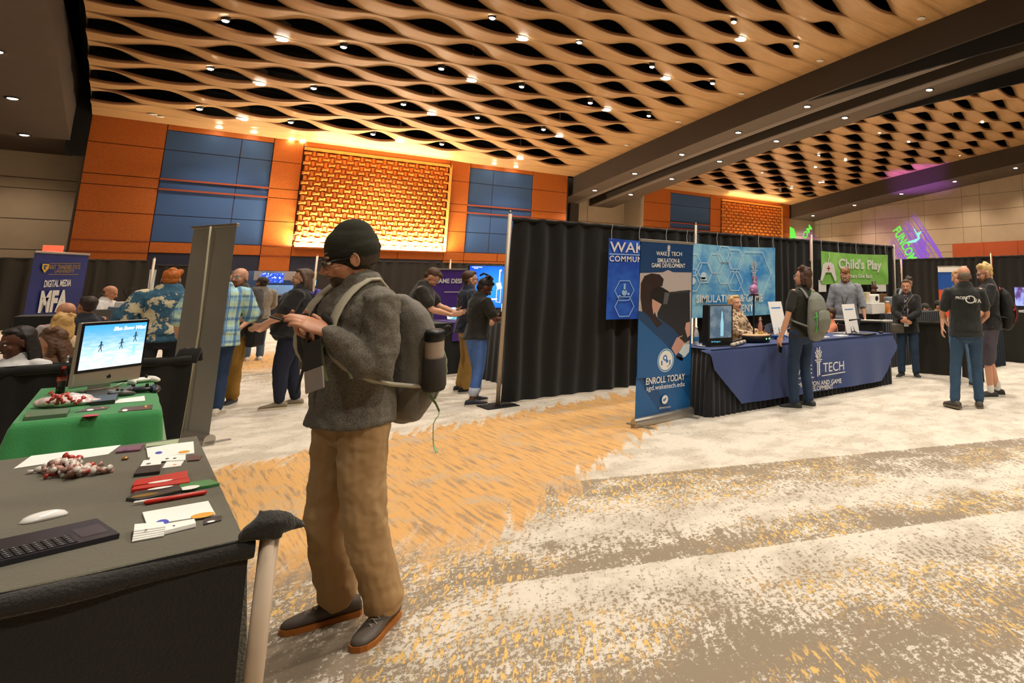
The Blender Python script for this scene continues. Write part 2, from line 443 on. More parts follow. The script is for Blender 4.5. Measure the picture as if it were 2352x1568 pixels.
# dark void above the timber
mb = MB().mat(M_VOID)
arch(mb, -2.3, 19.0, lambda y: zw(y)+2.2, n=6); arch(mb, 22.9, 39.3, lambda y: zw(y)+2.2, n=6)
mb.box(-2.3, 19.1, YB+.2, YB+.3, 8.1, 14); mb.box(22.9, 39.4, YB+.2, YB+.3, 8.1, 14); mb.box(-2.3, 39.4, YN, YN+.1, 9, 14); mb.box(-2.3, -2.2, YN, 39, 9.5, 14); mb.box(19, 19.1, YN, 39, 9.0, 14); mb.box(22.9, 23, YN, 39, 9.0, 14); mb.box(39.3, 39.4, YN, 39, 9.0, 14)
mb.box(-2.3, -1.74, YB-.02, YB+.2, 6.5, 14)
struct(mb.build('ceiling', None, fix=False)).name = 'ceiling_void'
mb = MB().mat(M_PIPE)
random.seed(3)
for k in range(26):
    y = 6+k*1.17; mb.box(-1.7, 18.8, y, y+.08, zw(y)+1.0, zw(y)+1.1)
    if k % 2: mb.box(23.1, 39, y, y+.08, zw(y)+1.0, zw(y)+1.1)
struct(mb.build('ceiling', None)).name = 'ceiling_truss'
# side and rear walls
mb = MB().mat(M_BEIGE)
mb.box(XL, XR+.3, YN-.3, YN, 0, 13); mb.box(XL-.3, XL, YN, 40, 0, 13)
struct(mb.build('wall_rear', None))
def panels(mb, xs, zss, y, gap=.014, th=.06, m=None):
    for i in range(len(xs)-1):
        for j in range(len(zss)-1):
            mb.box(xs[i]+gap, xs[i+1]-gap, y, y+th, zss[j]+gap, zss[j+1]-gap)
# right wall: panels on the plane x = XR, seams at the heights read from the photograph
zr = [0, 1.6, 2.75, 3.9, 4.45, 5.6, 6.7, 7.8, 9.0, 10.2, 11.5]
mb = MB().mat(M_BEIGE)
ys = [YN+4.47*i for i in range(11)]
ysn = []
for q in ys: ysn += [q, q+3.1]
ysn = [q for q in ysn if q < YB+2.4]+[YB+2.5]
for i in range(len(ysn)-1):
    for j in range(len(zr)-1):
        mb.box(XR, XR+.08, ysn[i]+.012, ysn[i+1]-.012, zr[j]+.012, zr[j+1]-.012)
mb.mat(M_SEAM); mb.box(XR+.05, XR+.3, YN, YB+3, 0, 12)
struct(mb.build('wall_right', None))
# back wall
def bw(px, py): p = aty(px, py, YB); return p
ZR = [0, 2.82, 3.27, 4.37, 5.43, 5.85, 7.1, 8.35]
mb = MB().mat(M_WOOD)
def cols(a, b, n): return [a+(b-a)*i/n for i in range(n+1)]
panels(mb, [-1.74, .46], ZR, YB)
panels(mb, [4.04, 5.15], ZR[3:], YB); panels(mb, [11.66, 12.71], ZR[2:], YB); panels(mb, [16.3, 18.5], ZR[2:], YB)
panels(mb, [.46, 2.2, 4.04, 5.15, 7.3, 9.5, 11.66, 12.71, 14.5, 16.3, 18.5], ZR[1:3], YB)
panels(mb, [4.04, 5.15], [3.27, 4.37], YB)
panels(mb, [.46, 4.04], [7.93, 8.35], YB); panels(mb, [12.71, 16.3], [7.93, 8.35], YB); panels(mb, [5.15, 11.66], [7.95, 8.35], YB)
panels(mb, [4.04, 5.15], [2.15, 2.82], YB); panels(mb, [12.71, 16.3], [0, 2.82], YB); panels(mb, [18.0, 18.5], [0, 2.82], YB); panels(mb, [11.66, 12.71], [0, 2.82], YB)
# second timber wall
panels(mb, [24.07, 26.28], ZR, YB); panels(mb, [29.88, 30.89], ZR[1:], YB); panels(mb, [37.4, 38.42], ZR, YB)
panels(mb, [26.28, 29.88, 30.89, 33.0, 35.2, 37.4], ZR[1:3], YB); panels(mb, [26.28, 29.88], [7.93, 8.35], YB); panels(mb, [30.89, 37.4], [7.95, 8.35], YB)
panels(mb, [26.28, 37.4], [0, 2.82], YB)
mb.mat(M_SEAM)
mb.box(-1.74, 18.5, YB+.05, YB+.3, 2.15, 8.3); mb.box(-1.74, .46, YB+.05, YB+.3, 0, 2.2); mb.box(11.66, 18.5, YB+.05, YB+.3, 0, 2.2)
mb.box(24.07, 38.42, YB+.05, YB+.3, 0, 8.3)
mb.mat(M_BLUE)
panels(mb, [.46, 2.9, 4.04], [3.27, 4.37, 5.43, 5.85, 7.1, 7.93], YB+.03); panels(mb, [12.71, 14.0, 16.3], [3.27, 4.37, 5.43, 5.85, 7.1, 7.93], YB+.03)
panels(mb, [26.28, 29.88], [3.27, 4.37, 5.43, 5.85, 7.1, 7.93], YB+.03)
mb.mat(mat('dark_blue_panel', '1c2238', .5)); panels(mb, [.46, 2.2, 4.04], [2.15, 2.82], YB+.04); panels(mb, [5.15, 8, 11.66], [2.15, 2.82], YB+.04)
mb.mat(M_RAIL)
for a, b in ((.46, 4.04), (12.71, 16.3), (26.28, 29.88)):
    for z in (5.43, 5.85): mb.box(a, b, YB-.07, YB+.03, z-.035, z+.035)
for a, b in ((-1.74, .46), (4.04, 5.15)):
    for z in (3.27, 2.82): mb.box(a, b, YB-.02, YB+.01, z-.02, z+.02)
mb.mat(M_BEIGE)   # recessed walls under the beams
panels(mb, [XL, -14, -9, -6.6, -1.9], [0, 1.0, 2.9, 4.1, 5.3, 5.72, 7.3], YB+2.3)
panels(mb, [18.5, 21.2, 24.2], [0, 2.8, 4.4, 5.7, 7.4], YB+2.3)
panels(mb, [38.4, XR], [0, 2.8, 4.4, 5.7, 7.8], YB+.25)
mb.mat(M_SEAM); mb.box(XL, -1.7, YB+2.35, YB+2.6, 0, 8); mb.box(18.3, 24.4, YB+2.35, YB+2.6, 0, 8); mb.box(38.3, XR+.2, YB+.3, YB+.6, 0, 8)
mb.mat(M_BEIGE); mb.box(24.0, 24.07, YB, YB+2.3, 0, 8); mb.mat(M_DARK); mb.box(-1.8, -1.74, YB, YB+2.3, 0, 10); mb.box(18.5, 18.56, YB, YB+2.3, 0, 8); mb.box(19.75, 20.35, YB+1.9, YB+2.3, 0, 8)
struct(mb.build('wall_back', None))
# orange panel low on the right wall
mb = MB().mat(M_WOOD2)
a = atx(2187, 560, XR-.03); b_ = atx(2187, 592, XR-.03)
yy = a.y
for k in range(6): mb.box(XR-.05, XR, yy-2.4*(k+1)+.01, yy-2.4*k-.01, b_.z-.6, a.z)
struct(mb.build('wall_right', None)).name = 'wall_right_panel'

# basket-weave light walls
def weave(x0, x1, name):
    mb = MB().mat(M_WEAVE)
    z0, z1 = 3.3, 7.75
    mb.box(x0+.05, x1-.05, YB+.02, YB+.06, z0, z1)
    nx = int((x1-x0)/.245); nz = int((z1-z0)/.232); dx = (x1-x0)/nx; dz = (z1-z0)/nz
    for i in range(nx):
        for j in range(nz):
            cx = x0+dx*(i+.5); cz = z0+dz*(j+.5)
            if (i+j) % 2:
                w = .07; vs = [(cx+a*w, YB-.02-.05*cos(a*1.4), cz+b*dz*.5) for b in (-1, 1) for a in (-1, -.5, .5, 1)]
                mb.add(vs, [(0, 1, 5, 4), (1, 2, 6, 5), (2, 3, 7, 6)])
            else:
                w = dx*.56; h = .065; sec = []
                for a in (-1, -.62, -.3, 0, .3, .62, 1):
                    hh = h*(1.25 if abs(a) > .5 else .82); yo = .10 if abs(a) < .9 else .06
                    sec.append([Vector((cx+a*w, YB-yo-.03, cz-hh*.55)), Vector((cx+a*w, YB-yo-.03, cz+hh*.7)), Vector((cx+a*w, YB+.02, cz+hh)), Vector((cx+a*w, YB+.02, cz-hh))])
                mb.loft(sec, True)
    o = mb.build(name, None); struct(o)
    f = MB().mat(mat('lit_frame', 'e0a050', .5)).box(x0-.02, x1+.06, YB-.12, YB, 7.78, 7.92).box(x1, x1+.12, YB-.12, YB, 3.25, 7.92)
    struct(f.build('trim_2', None))
    s = MB().mat(M_STRIP if x0 < 20 else M_WOOD).box(x0+.02, x1-.02, YB-.20, YB-.14, 3.27, 3.31)
    s2 = MB().mat(M_WOOD).box(x0, x1, YB-.24, YB, 3.2, 3.27)
    struct(s2.build('trim_3', None)); 
    so = s.build('cove_light', None)
    tag(so, 'glowing strip light along the foot of the '+('large' if x0 < 20 else 'distant small')+' basket-weave wall', 'light strip')
    n = 3
    for k in range(n):
        l = lamp('AREA', ((x0+(x1-x0)*(k+.5)/n), YB-.42, 3.30), P_COVE*(1.35 if x0 < 20 else .25), (1, .84, .58), size=(x1-x0)/n*.95, size_y=.12, rot=(pi-radians(14), 0, 0))
weave(5.2, 11.62, 'wall_back_weave'); weave(30.95, 37.35, 'wall_back_weave')
for x, w, e in ((8.4, 6, 240), (34.1, 6, 150)): lamp('AREA', (x, YB-.7, 7.95), e*.45, (1, .62, .22), size=w, size_y=.1, rot=(pi, 0, 0))

# foyer behind the openings with bluish light
mb = MB().mat(mat('foyer_wall', 'b9a890', .8)); mb.box(.0, 12, YB+7, YB+7.1, 0, 3); mb.box(.0, .1, YB+.3, YB+7, 0, 3); mb.box(12, 12.1, YB+.3, YB+7, 0, 3)
mb.mat(M_DARK).box(0, 12, YB+.3, YB+7, 2.9, 3)
struct(mb.build('wall_foyer', None))
lamp('AREA', (3.2, YB+3.5, 2.8), 240, (.62, .8, 1), size=4, size_y=3); lamp('AREA', (8.2, YB+3.5, 2.8), 200, (.62, .8, 1), size=4, size_y=3)

# ------------------------------------------------------------------ ceiling lights
def downlight(x, y, lab, grp, power=P_SOFFIT, color=WARM, glow=True):
    z = zs(y)
    t = thing('downlight', lab, 'light', (x, y, z), 0, grp)
    MB().mat(M_BLACKM).lathe([(.17, -.02), (.19, -.015), (.19, .0), (.13, .02)], 20).build('trim_ring', None, t, True)
    MB().mat(M_LAMP).ell((0, 0, -.015), (.125, .125, .03)).build('bulb', None, t, True)
    lamp('SPOT', (x, y, z-.09), power, color, size=.12, spot=125, blend=.8)
for k in range(8):
    y = 34.47-4.31*k
    if k < 7:
        downlight(19.5, y, 'bright round downlight in the near track of the big ceiling beam', 'downlights of the big beam, near row')
    if k < 6: downlight(22.05, y, 'bright round downlight in the far track of the big ceiling beam', 'downlights of the big beam, far row')
    if k < 5: downlight(39.6, y, 'round downlight in the bulkhead above the panelled wall', 'downlights above the panelled wall', P_SOFFIT*.7)
for k in range(5): downlight(-3.35, 35.9-3.81*1.117*k, 'round downlight in the black ceiling beside the timber bay', 'downlights of the black side ceiling', P_SOFFIT*.35)
for y in (2.0, -3.0):        # rows go on behind the camera
    lamp('SPOT', (19.5, y, zs(y)-.1), P_SOFFIT, WARM, size=.12, spot=125, blend=.8); lamp('SPOT', (-3.35, y+6, zs(y)-.1), P_SOFFIT*.5, WARM, size=.12, spot=125, blend=.8)

def pendant(x, y, n, far=False):
    z = zw(y)
    t = thing('pendant_light', 'white cylinder pendant glowing in a slit of the '+('far' if far else 'near')+' timber ceiling bay', 'light', (x, y, z), 0, 'low-bay pendants of the '+('far' if far else 'near')+' bay')
    MB().mat(M_TRIM).lathe([(.20, -.02), (.23, .0), (.23, .5), (.05, .6), (.03, 1.6)], 20).build('housing', None, t, True)
    MB().mat(M_LAMPW).lathe([(.02, -.05), (.19, -.045), (.205, -.01), (.02, 0)], 20).build('lens', None, t, True)
    lamp('SPOT', (x, y, z-.14), P_LOWBAY, NEUT, size=.2, spot=120, blend=.8)
def spotl(x, y, far=False, on=True):
    z = zw(y)-.05
    t = thing('spotlight', 'small black can spotlight in a slit of the '+('far' if far else 'near')+' timber ceiling bay', 'light', (x, y, z), 0, 'can spotlights of the '+('far' if far else 'near')+' bay')
    MB().mat(M_BLACKM).lathe([(.10, .0), (.115, .01), (.115, .3), (.03, .32), (.025, 1.2)], 14).build('can', None, t, True)
    MB().mat(M_LAMP).ell((0, 0, 0), (.09, .09, .05)).build('bulb', None, t, True)
    if on: lamp('SPOT', (x, y, z-.1), P_SPOT, WARM, size=.1, spot=120, blend=.8)
for i in range(3):
    for j in range(-3, 4):
        y = 20.43+4.49*j
        if y > 4: pendant(2.62+5.94*i, y, 0)
sx = [(1.2, 24.4), (4.24, 24.4), (7.31, 24.4), (10.34, 24.4), (13.45, 24.5), (16.5, 24.5), (1.2, 28.7), (4.2, 28.8), (7.3, 28.8), (10.3, 28.8), (13.4, 28.8), (1.25, 33.3), (4.2, 33.3), (7.3, 33.3), (10.3, 33.3),
      (1.2, 19.7), (4.2, 19.7), (7.22, 19.58), (10.19, 19.52), (13.39, 19.77), (16.37, 19.7), (7.3, 15.1), (10.3, 15.1), (13.41, 15.08), (16.49, 15.07), (13.4, 10.5), (16.4, 10.5)]
for k, (x, y) in enumerate(sx): spotl(x, y, False, k % 2 == 0)
def oncl(px, py, y=25.):
    p = aty(px, py, y)
    for _ in range(60): p = aty(px, py, p.y*(zw(p.y)-H)/(p.z-H)*.4+p.y*.6)
    return p
for px, py in ((2180, 268), (2012, 316), (2138, 352), (1876, 357), (1755, 396), (1887, 418), (1788, 440)):
    p = oncl(px, py); pendant(p.x, p.y, 0, True)
for px, py in ((2195, 248), (2087, 323), (2020, 302), (2256, 278), (2205, 354), (1942, 366), (1873, 382), (2037, 200+55), (1818, 430)):
    p = oncl(px, py); spotl(p.x, p.y, True, False)
for x, y in ((-8, 2), (-8, 10), (2, -3), (2, 3), (8, -3), (8, 3), (14.5, 3), (12, -5), (27, 8), (33, 8), (27, 1), (33, 14), (20, -5), (-14, 6)):   # unseen spots without fittings, added to brighten the floor around the camera
    lamp('SPOT', (x, y, 9.6 if x > -2 else 8.5), P_LOWBAY*1.5, NEUT, size=.3, spot=125, blend=.8)
# small round fittings on the flat margin of the ceiling
def dot(x, y, r=.1, on=True):
    o = MB().mat(M_LAMP if on else M_TRIM).lathe([(r, -.015), (r*1.1, 0), (r*.5, .02)], 14).build('ceiling_spot', None, None, True, (x, y, zw(y)-.01))
    tag(o, 'tiny recessed ceiling spot on the flat timber margin above the back wall' if on else 'small unlit recessed fitting in the timber margin', 'light', 'recessed margin spots' if on else 'unlit margin fittings')
for px, py in ((503, 293), (583, 304), (670, 320), (695, 325), (850, 364), (870, 366), (1135, 376), (1185, 383)):
    p = aty(px, py, YB); 
    for _ in range(30): p = aty(px, py, p.y*(zw(p.y)-H)/(p.z-H)*.5+p.y*.5)
    dot(p.x, p.y)
for px, py in ((265, 24), (267, 147), (268, 241), (350, 262), (366, 267), (2116, 42), (1884, 139), (1703, 215), (1558, 279), (1440, 333)):
    p = aty(px, py, 25)
    for _ in range(40): p = aty(px, py, p.y*(zw(p.y)-H)/(p.z-H)*.5+p.y*.5)
    dot(p.x, p.y, .14, False)

# projected purple wash on the right wall
lamp('SPOT', (34.0, 28.5, 4.0), 260, (.45, .12, 1), size=.1, spot=55, rot=(radians(90), 0, radians(-90)))
lamp('SPOT', (36.8, 24, 3.0), 2600, (.42, .10, 1), size=.1, spot=52, blend=.8, rot=(0, pi+.36, 0))

# ------------------------------------------------------------------ people
SKIN = dict(fair='d9a384', light='c98f6e', tan='b47a58', brown='6b4330', dark='5e3b2a')
def skin(k): return mat('skin_'+k, SKIN[k], .5, sub=.15, var=.05, vscale=12)
def ik(a, b, l1, l2, hint):
    a, b, hint = Vector(a), Vector(b), Vector(hint); d = b-a; L = d.length
    if L > (l1+l2)*.995: b = a+d*((l1+l2)*.995/L); d = b-a; L = d.length
    x = (l1*l1-l2*l2+L*L)/(2*L); h = sqrt(max(l1*l1-x*x, 0)); u = d.normalized()
    w = hint-hint.dot(u)*u; w = w.normalized() if w.length > 1e-5 else u.orthogonal()
    return a+u*x+w*h, b
def hand(mb, w, d, n_, side=1, curl=.45, s=1.0, thumb=.6, spread=.06, splay=None):
    """wrist w, direction d, palm normal n_ (palm faces n_); side +1: thumb towards +cross(d,n)"""
    d = Vector(d).normalized(); n_ = Vector(n_); n_ = (n_-n_.dot(d)*d).normalized(); c = d.cross(n_)*side
    w = Vector(w)
    mb.tube([w-d*.02*s, w+d*.02*s, w+d*.055*s, w+d*.088*s], [(.025*s, .018*s), (.033*s, .016*s), (.042*s, .0145*s), (.038*s, .012*s)], 12, xax=c)
    for i, (off, L) in enumerate(((.030, .072), (.010, .080), (-.010, .074), (-.029, .058))):
        cu = curl if not isinstance(curl, (list, tuple)) else curl[i]
        p = w+d*(.088-.004*abs(i-1))*s+c*off*s; a = (off*spread*20) if splay is None else splay[i]
        dr = (d+c*a*.35).normalized(); pts = [p-dr*.01, p]; ang = 0
        for k, f in enumerate((.45, .32, .26)):
            ang += cu*(.75 if k == 0 else 1.0); p = p+(dr*cos(ang)+n_*sin(ang))*L*f*s; pts.append(p)
        mb.tube(pts, [.0092*s, .0095*s, .0086*s, .008*s, .0068*s], 8, sub=2)
    p = w+d*.025*s+c*.028*s; td = (d*.62+c*.6+n_*thumb*.6).normalized()
    pts = [w+d*.01*s+c*.012*s, p]; p2 = p+td*.036*s; td2 = (td+d*.4+n_*.25*thumb).normalized(); p3 = p2+td2*.03*s; p4 = p3+td2*.022*s
    mb.tube(pts+[p2, p3, p4], [.013*s, .0135*s, .0115*s, .0098*s, .008*s], 8, sub=2)
def shoe(o_parent, ankle, ang, s, up, sole, m_up, m_sole, lift=0, lace=None, name='shoe', pitch=0):
    M = Matrix.Translation(Vector((ankle[0], ankle[1], ankle[2]-.085*s)))@Matrix.Rotation(ang, 4, 'Z')@Matrix.Rotation(pitch, 4, 'X')
    mb = MB()
    prof = [(-.088, .020, .045, .030), (-.078, .034, .075, .038), (-.04, .038, .092, .045), (.0, .038, .098, .045), (.05, .041, .080, .045), (.10, .047, .062, .040), (.145, .046, .052, .032), (.178, .034, .044, .024), (.192, .015, .034, .016)]
    rings = []
    for y, w, z1, zc in prof:
        w *= s; rings.append([Vector((w*(abs(cos(a))**.8)*(1 if cos(a) > 0 else -1), y*s*1.03, (.012+(z1-.012)*(.5+.5*sin(a))*1.0)*s)) for a in [2*pi*j/14 for j in range(14)]])
    mb.loft(rings, True, M)
    so = mb.build(name, m_up, o_parent, True)
    sb = MB(); out = []
    for y, w, _, _ in prof: out.append((w*1.08*s, y*s*1.05))
    out = out+[(-x, y) for x, y in reversed(out)]
    sb.prism(out, 0, .022*s, M); sb.build('sole', m_sole, so)
    if lace:
        lb = MB()
        for k in range(4):
            y = .035+.022*k; z = (.086-.0095*k)*s+.004
            lb.tube([(-.022*s, y*s, z-.006), (0, (y+.01)*s, z), (.022*s, y*s, z-.006)], .0028, 6, M=M)
            lb.tube([(.022*s, y*s, z-.006), (0, (y+.012)*s, z+.002), (-.022*s, (y+.022)*s, z-.012)], .0028, 6, M=M)
        lb.tube([(0, .05*s, .088*s), (.03, .06*s, .082*s), (.04, .03*s, .078*s), (.005, .045*s, .09*s)], .003, 6, sub=3, M=M)
        lb.tube([(0, .05*s, .088*s), (-.03, .065*s, .08*s), (-.042, .035*s, .076*s), (-.005, .045*s, .09*s)], .003, 6, sub=3, M=M)
        lb.build('laces', lace, so, True)
    return so

def person(label, loc, face, h=1.75, w=1.0, belly=0.0, bust=0.0, sk='fair', vox=.0085, lean=0.0, side=0.0, twist=0.0, seat=None, seat_tilt=0.0,
           head=(0.0, 0.0, 0.0), la=None, ra=None, lh=None, rh=None, hint_l=(-.5, -.7, -.4), hint_r=(.5, -.7, -.4),
           lf=(-.11, .0, 0), rf=(.11, .0, 0), lfa=.12, rfa=-.12, lift_l=0, lift_r=0, pitch_l=0, pitch_r=0,
           top='333333', topm=None, sleeve='short', loose=0.0, hem=.86, bottom='1d2a44', botm=None, legs='long', legw=1.0, flare=1.0,
           shoes='1a1a1a', sole='d8d4cc', shoem=None, lace=None, hair='short', hairc='3a2417', beard=None, glasses=None, aim=None, collar=False):
    s = h/1.75
    R = thing('person', label, 'person', loc, face)
    if seat is not None: base = seat-.02
    PZ = (.93*s if seat is None else seat+.10)
    Pv = Vector((0, 0, PZ)); Px = Vector((0, 0, 0))
    if aim:
        Pv = Vector(aim[0]); PZ = Pv.z; Px = Vector((Pv.x, Pv.y, 0)); d_ = Vector(aim[1])-Pv
        lean = atan2(d_.y, d_.z)/.93; side = atan2(d_.x, d_.z)
    RT = Matrix.Rotation(twist, 4, 'Z')@Matrix.Rotation(-lean, 4, 'X')@Matrix.Rotation(side, 4, 'Y')
    def T(x, y, z):      # point on the torso; z measured above the hips
        k = min(max(z/(.45*s), 0), 1)
        q = Matrix.Rotation(twist*k, 4, 'Z')@Matrix.Rotation(-lean*(.4+.6*k), 4, 'X')@Matrix.Rotation(side, 4, 'Y')@Vector((x, y, z))
        return Pv+q
    xa = Matrix.Rotation(twist, 4, 'Z')@Vector((1, 0, 0))
    def torso(mb, e=0.0, z0=-.10, z1=.53, n=20, neckw=.062):
        Z = [(-.12, .150, .105, -.005), (-.04, .172, .122, -.012), (.06, .160, .116, 0), (.15, .148, .110, .004), (.25, .158, .118, .0), (.35, .172, .122, -.008), (.43, .178, .108, -.02), (.475, .150, .085, -.028), (.505, .095, .068, -.030), (.53, neckw, .058, -.022)]
        P = []; Rr = []
        for z, rx, ry, cy in Z:
            if z < z0-.001 or z > z1+.001: continue
            bl = belly*math.exp(-((z-.07)/.12)**2)*1.0; bu = bust*math.exp(-((z-.31)/.06)**2)
            P.append(T(0, cy+bl*.55+bu*.5, z*s)); Rr.append(((rx*w+e+bl*.45)*s**.5, (ry*(.5+.5*w)+e+bl*.6+bu*.5)*s**.5))
        mb.tube(P, Rr, n, xax=xa, sub=3, flat0=True)
    SL = T(-.185*w*s, -.02, .455*s); SR = T(.185*w*s, -.02, .455*s)
    if la is None: la = (-.30*s*w, .04, PZ-.12*s)
    if ra is None: ra = (.30*s*w, .04, PZ-.12*s)
    U, F = .285*s, .255*s
    EL, WL = ik(SL, la, U, F, hint_l); ER, WR = ik(SR, ra, U, F, hint_r)
    hipL = Px+Vector((-.092*s*w, 0, PZ-.03)); hipR = Px+Vector((.092*s*w, 0, PZ-.03))
    AL = Vector((lf[0], lf[1], .085*s+lift_l)); AR = Vector((rf[0], rf[1], .085*s+lift_r))
    gL = gR = .85*s
    if seat is None: gL = (AL-hipL).length*1.006; gR = (AR-hipR).length*1.006
    KL, AL = ik(hipL, AL, gL*.512, gL*.488, (-.1, 1, .1)); KR, AR = ik(hipR, AR, gR*.512, gR*.488, (.1, 1, .1))
    # head frame
    NB = T(0, -.025, .50*s); yaw, tilt, roll = head
    HM = Matrix.Rotation(twist+yaw, 4, 'Z')@Matrix.Rotation(-lean*.7-tilt, 4, 'X')@Matrix.Rotation(roll, 4, 'Y')
    HC = NB+(Matrix.Rotation(twist+yaw, 4, 'Z')@Matrix.Rotation(-lean*.8-tilt*.55, 4, 'X')@Vector((0, .012, .148*s)))
    hs = s**.6*1.07
    HF = Matrix.Translation(HC)@HM@Matrix.Scale(hs, 4)
    b = MB()
    torso(b, -.006)
    b.tube([NB-Vector((0, 0, .03)), NB.lerp(HC, .35), HC+(HM@Vector((0, -.02, -.03)))], [.062*w**.5, .056*w**.5, .056], 14)
    b.ell((0, -.014, .028), (.076, .094, .088), 20, 14, HF); b.ell((0, .022, -.035), (.060, .062, .078), 18, 12, HF)
    b.ell((0, .050, -.088), (.034, .030, .024), 12, 8, HF); b.ell((0, .062, -.03), (.046, .026, .045), 12, 8, HF)
    b.ell((0, .074, .022), (.050, .014, .010), 12, 6, HF)
    b.tube([(0, .080, .012), (0, .094, -.012), (0, .106, -.028), (0, .095, -.037)], [.008, .009, .0125, .009], 8, M=HF)
    b.ell((.012, .092, -.033), (.009, .009, .007), 8, 6, HF); b.ell((-.012, .092, -.033), (.009, .009, .007), 8, 6, HF)
    for q in (-1, 1): b.ell((q*.077, -.004, -.014), (.006, .014, .024), 10, 8, HF); b.tube([(q*(.082+.003*cos(a_)), -.008-.015*cos(a_), -.012+.028*sin(a_)) for a_ in [-1.9+3.9*k_/9 for k_ in range(10)]], .0048, 6, M=HF); b.ell((q*.036, .058, -.028), (.022, .02, .022), 8, 6, HF)
    for (S_, E_, W_) in ((SL, EL, WL), (SR, ER, WR)):
        b.tube([S_, S_.lerp(E_, .4), E_, E_.lerp(W_, .35), W_], [.052*w, .047*w, .038*w**.5, .040*w**.5, .025], 12, sub=2)
    def handof(W_, E_, spec, sd):
        d = (W_-E_).normalized()
        dd = dict(d=d, n=(-sd*.9, 0, .05) if True else None, curl=.4, side=sd)
        if spec: dd.update(spec)
        hand(b, W_, dd['d'], dd['n'], dd.get('side', sd), dd['curl'], s*dd.get('s', 1.0), dd.get('thumb', .6), dd.get('spread', .06), dd.get('splay'))
    handof(WL, EL, lh, -1); handof(WR, ER, rh, 1)
    lw = legw*(.6+.4*w)
    for (hp, K, A_) in ((hipL, KL, AL), (hipR, KR, AR)):
        b.tube([hp, hp.lerp(K, .45), K, K.lerp(A_, .35), A_], [.088*lw, .072*lw, .052*lw, .052*lw, .038], 12, sub=2)
    remesh(b.build('body', skin(sk), R, True), vox, 3)
    # face details
    e_w = mat('eye_white', 'e6e0d8', .3); e_d = mat('eye_dark', '1c120c', .2)
    for q in (-1, 1):
        eb = MB(); eb.mat(e_w).ell((q*.031, .0755, .0), (.0125, .0095, .0065), 10, 6, HF); eb.mat(e_d).ell((q*.031, .0825, -.001), (.0055, .0045, .0055), 8, 6, HF)
        eb.build('eye', None, R, True)
        MB().tube([(q*.014, .088, .018), (q*.032, .089, .024), (q*.050, .078, .018)], [.003, .0042, .003], 6, M=HF).build('eyebrow', mat('hair_'+hairc, hairc, .6), R, True)
    MB().tube([(-.022, .080, -.060), (-.008, .087, -.057), (.008, .087, -.057), (.022, .080, -.060)], [.003, .0052, .0052, .003], 6, M=HF).build('mouth', mat('lips_'+sk, dict(fair='b06a5c', light='a35f50', tan='8c4c40', brown='4c2a24', dark='38201c')[sk], .45), R, True)
    # hair
    hm = mat('hair_'+hairc, hairc, .55, bump=.8, bscale=70, var=.25, vscale=30)
    if hair:
        g = MB(); H_ = hair.split('+')
        if 'bald' in H_: g.ell((0, -.045, .0), (.074, .070, .062), 16, 10, HF)
        elif 'cap' in H_ or 'beanie' in H_: g.ell((0, -.035, .0), (.079, .078, .072), 16, 10, HF)
        else: g.ell((0, -.028, .044), (.081, .090, .083), 18, 12, HF); g.ell((0, .024, .092), (.058, .050, .030), 14, 8, HF); g.ell((0, -.052, -.012), (.066, .050, .055), 14, 10, HF)
        if 'messy' in H_:
            random.seed(label)
            for k in range(16):
                a = random.uniform(0, 2*pi); r = random.uniform(.02, .075); g.ell((r*cos(a), r*sin(a)-.02, .095+random.uniform(-.03, .02)), random.uniform(.022, .036), 8, 6, HF)
        if 'bob' in H_ or 'long' in H_:
            L = -.13 if 'bob' in H_ else -.30
            g.tube([(0, -.045, .03), (0, -.07, -.06), (0, -.085, L)], [(.082, .050), (.084, .042), (.07 if 'long' in H_ else .076, .032)], 16, xax=HM@Vector((1, 0, 0)), M=HF, sub=2)
            for q in (-1, 1): g.tube([(q*.062, .0, .07), (q*.082, -.040, -.02), (q*.082, -.045 if 'bob' in H_ else .02, L*.9)], [.024, .024, .022], 10, M=HF, sub=2)
        if 'mid' in H_:
            g.tube([(0, -.06, .0), (0, -.085, -.07), (0, -.085, -.115)], [(.078, .045), (.072, .035), (.05, .02)], 14, M=HF, sub=2)
            for q in (-1, 1): g.tube([(q*.075, -.02, .03), (q*.086, -.03, -.03), (q*.076, -.05, -.08)], [.024, .022, .014], 8, M=HF)
        if 'pony' in H_: g.tube([(0, -.1, .03), (0, -.15, .02), (0, -.16, -.06), (0, -.15, -.12)], [.02, .026, .024, .012], 10, M=HF, sub=2)
        if 'afro' in H_: g.ell((0, -.04, .02), (.12, .12, .12), 16, 12, HF)
        if 'braids' in H_:
            random.seed(4)
            for k in range(26):
                a = pi+(pi*k/25 if k < 26 else 0); x = .085*cos(a); y = -.02+.085*sin(a)
                g.tube([(x*.5, y*.5, .11), (x*.95, y*.95, .05), (x*1.05, y*1.1, -.06), (x*1.1+random.uniform(-.02, .02), y*1.15, -.2)], [.010, .011, .011, .008], 6, M=HF)
        if 'bunlocs' in H_:
            random.seed(8)
            for k in range(13):
                a = random.uniform(0, 2*pi); g.tube([(0, -.05, .12), (.03*cos(a), -.05+.03*sin(a), .155), (.07*cos(a), -.06+.07*sin(a), .145), (.085*cos(a), -.07+.08*sin(a), .10)], [.012, .013, .012, .009], 7, M=HF)
        o = g.build('hair', hm, R, True); remesh(o, max(vox*.9, .006), 1, .012 if 'messy' in H_ or 'afro' in H_ else .005, .02)
        if 'cap' in H_ or 'beanie' in H_ or 'capback' in H_:
            pass
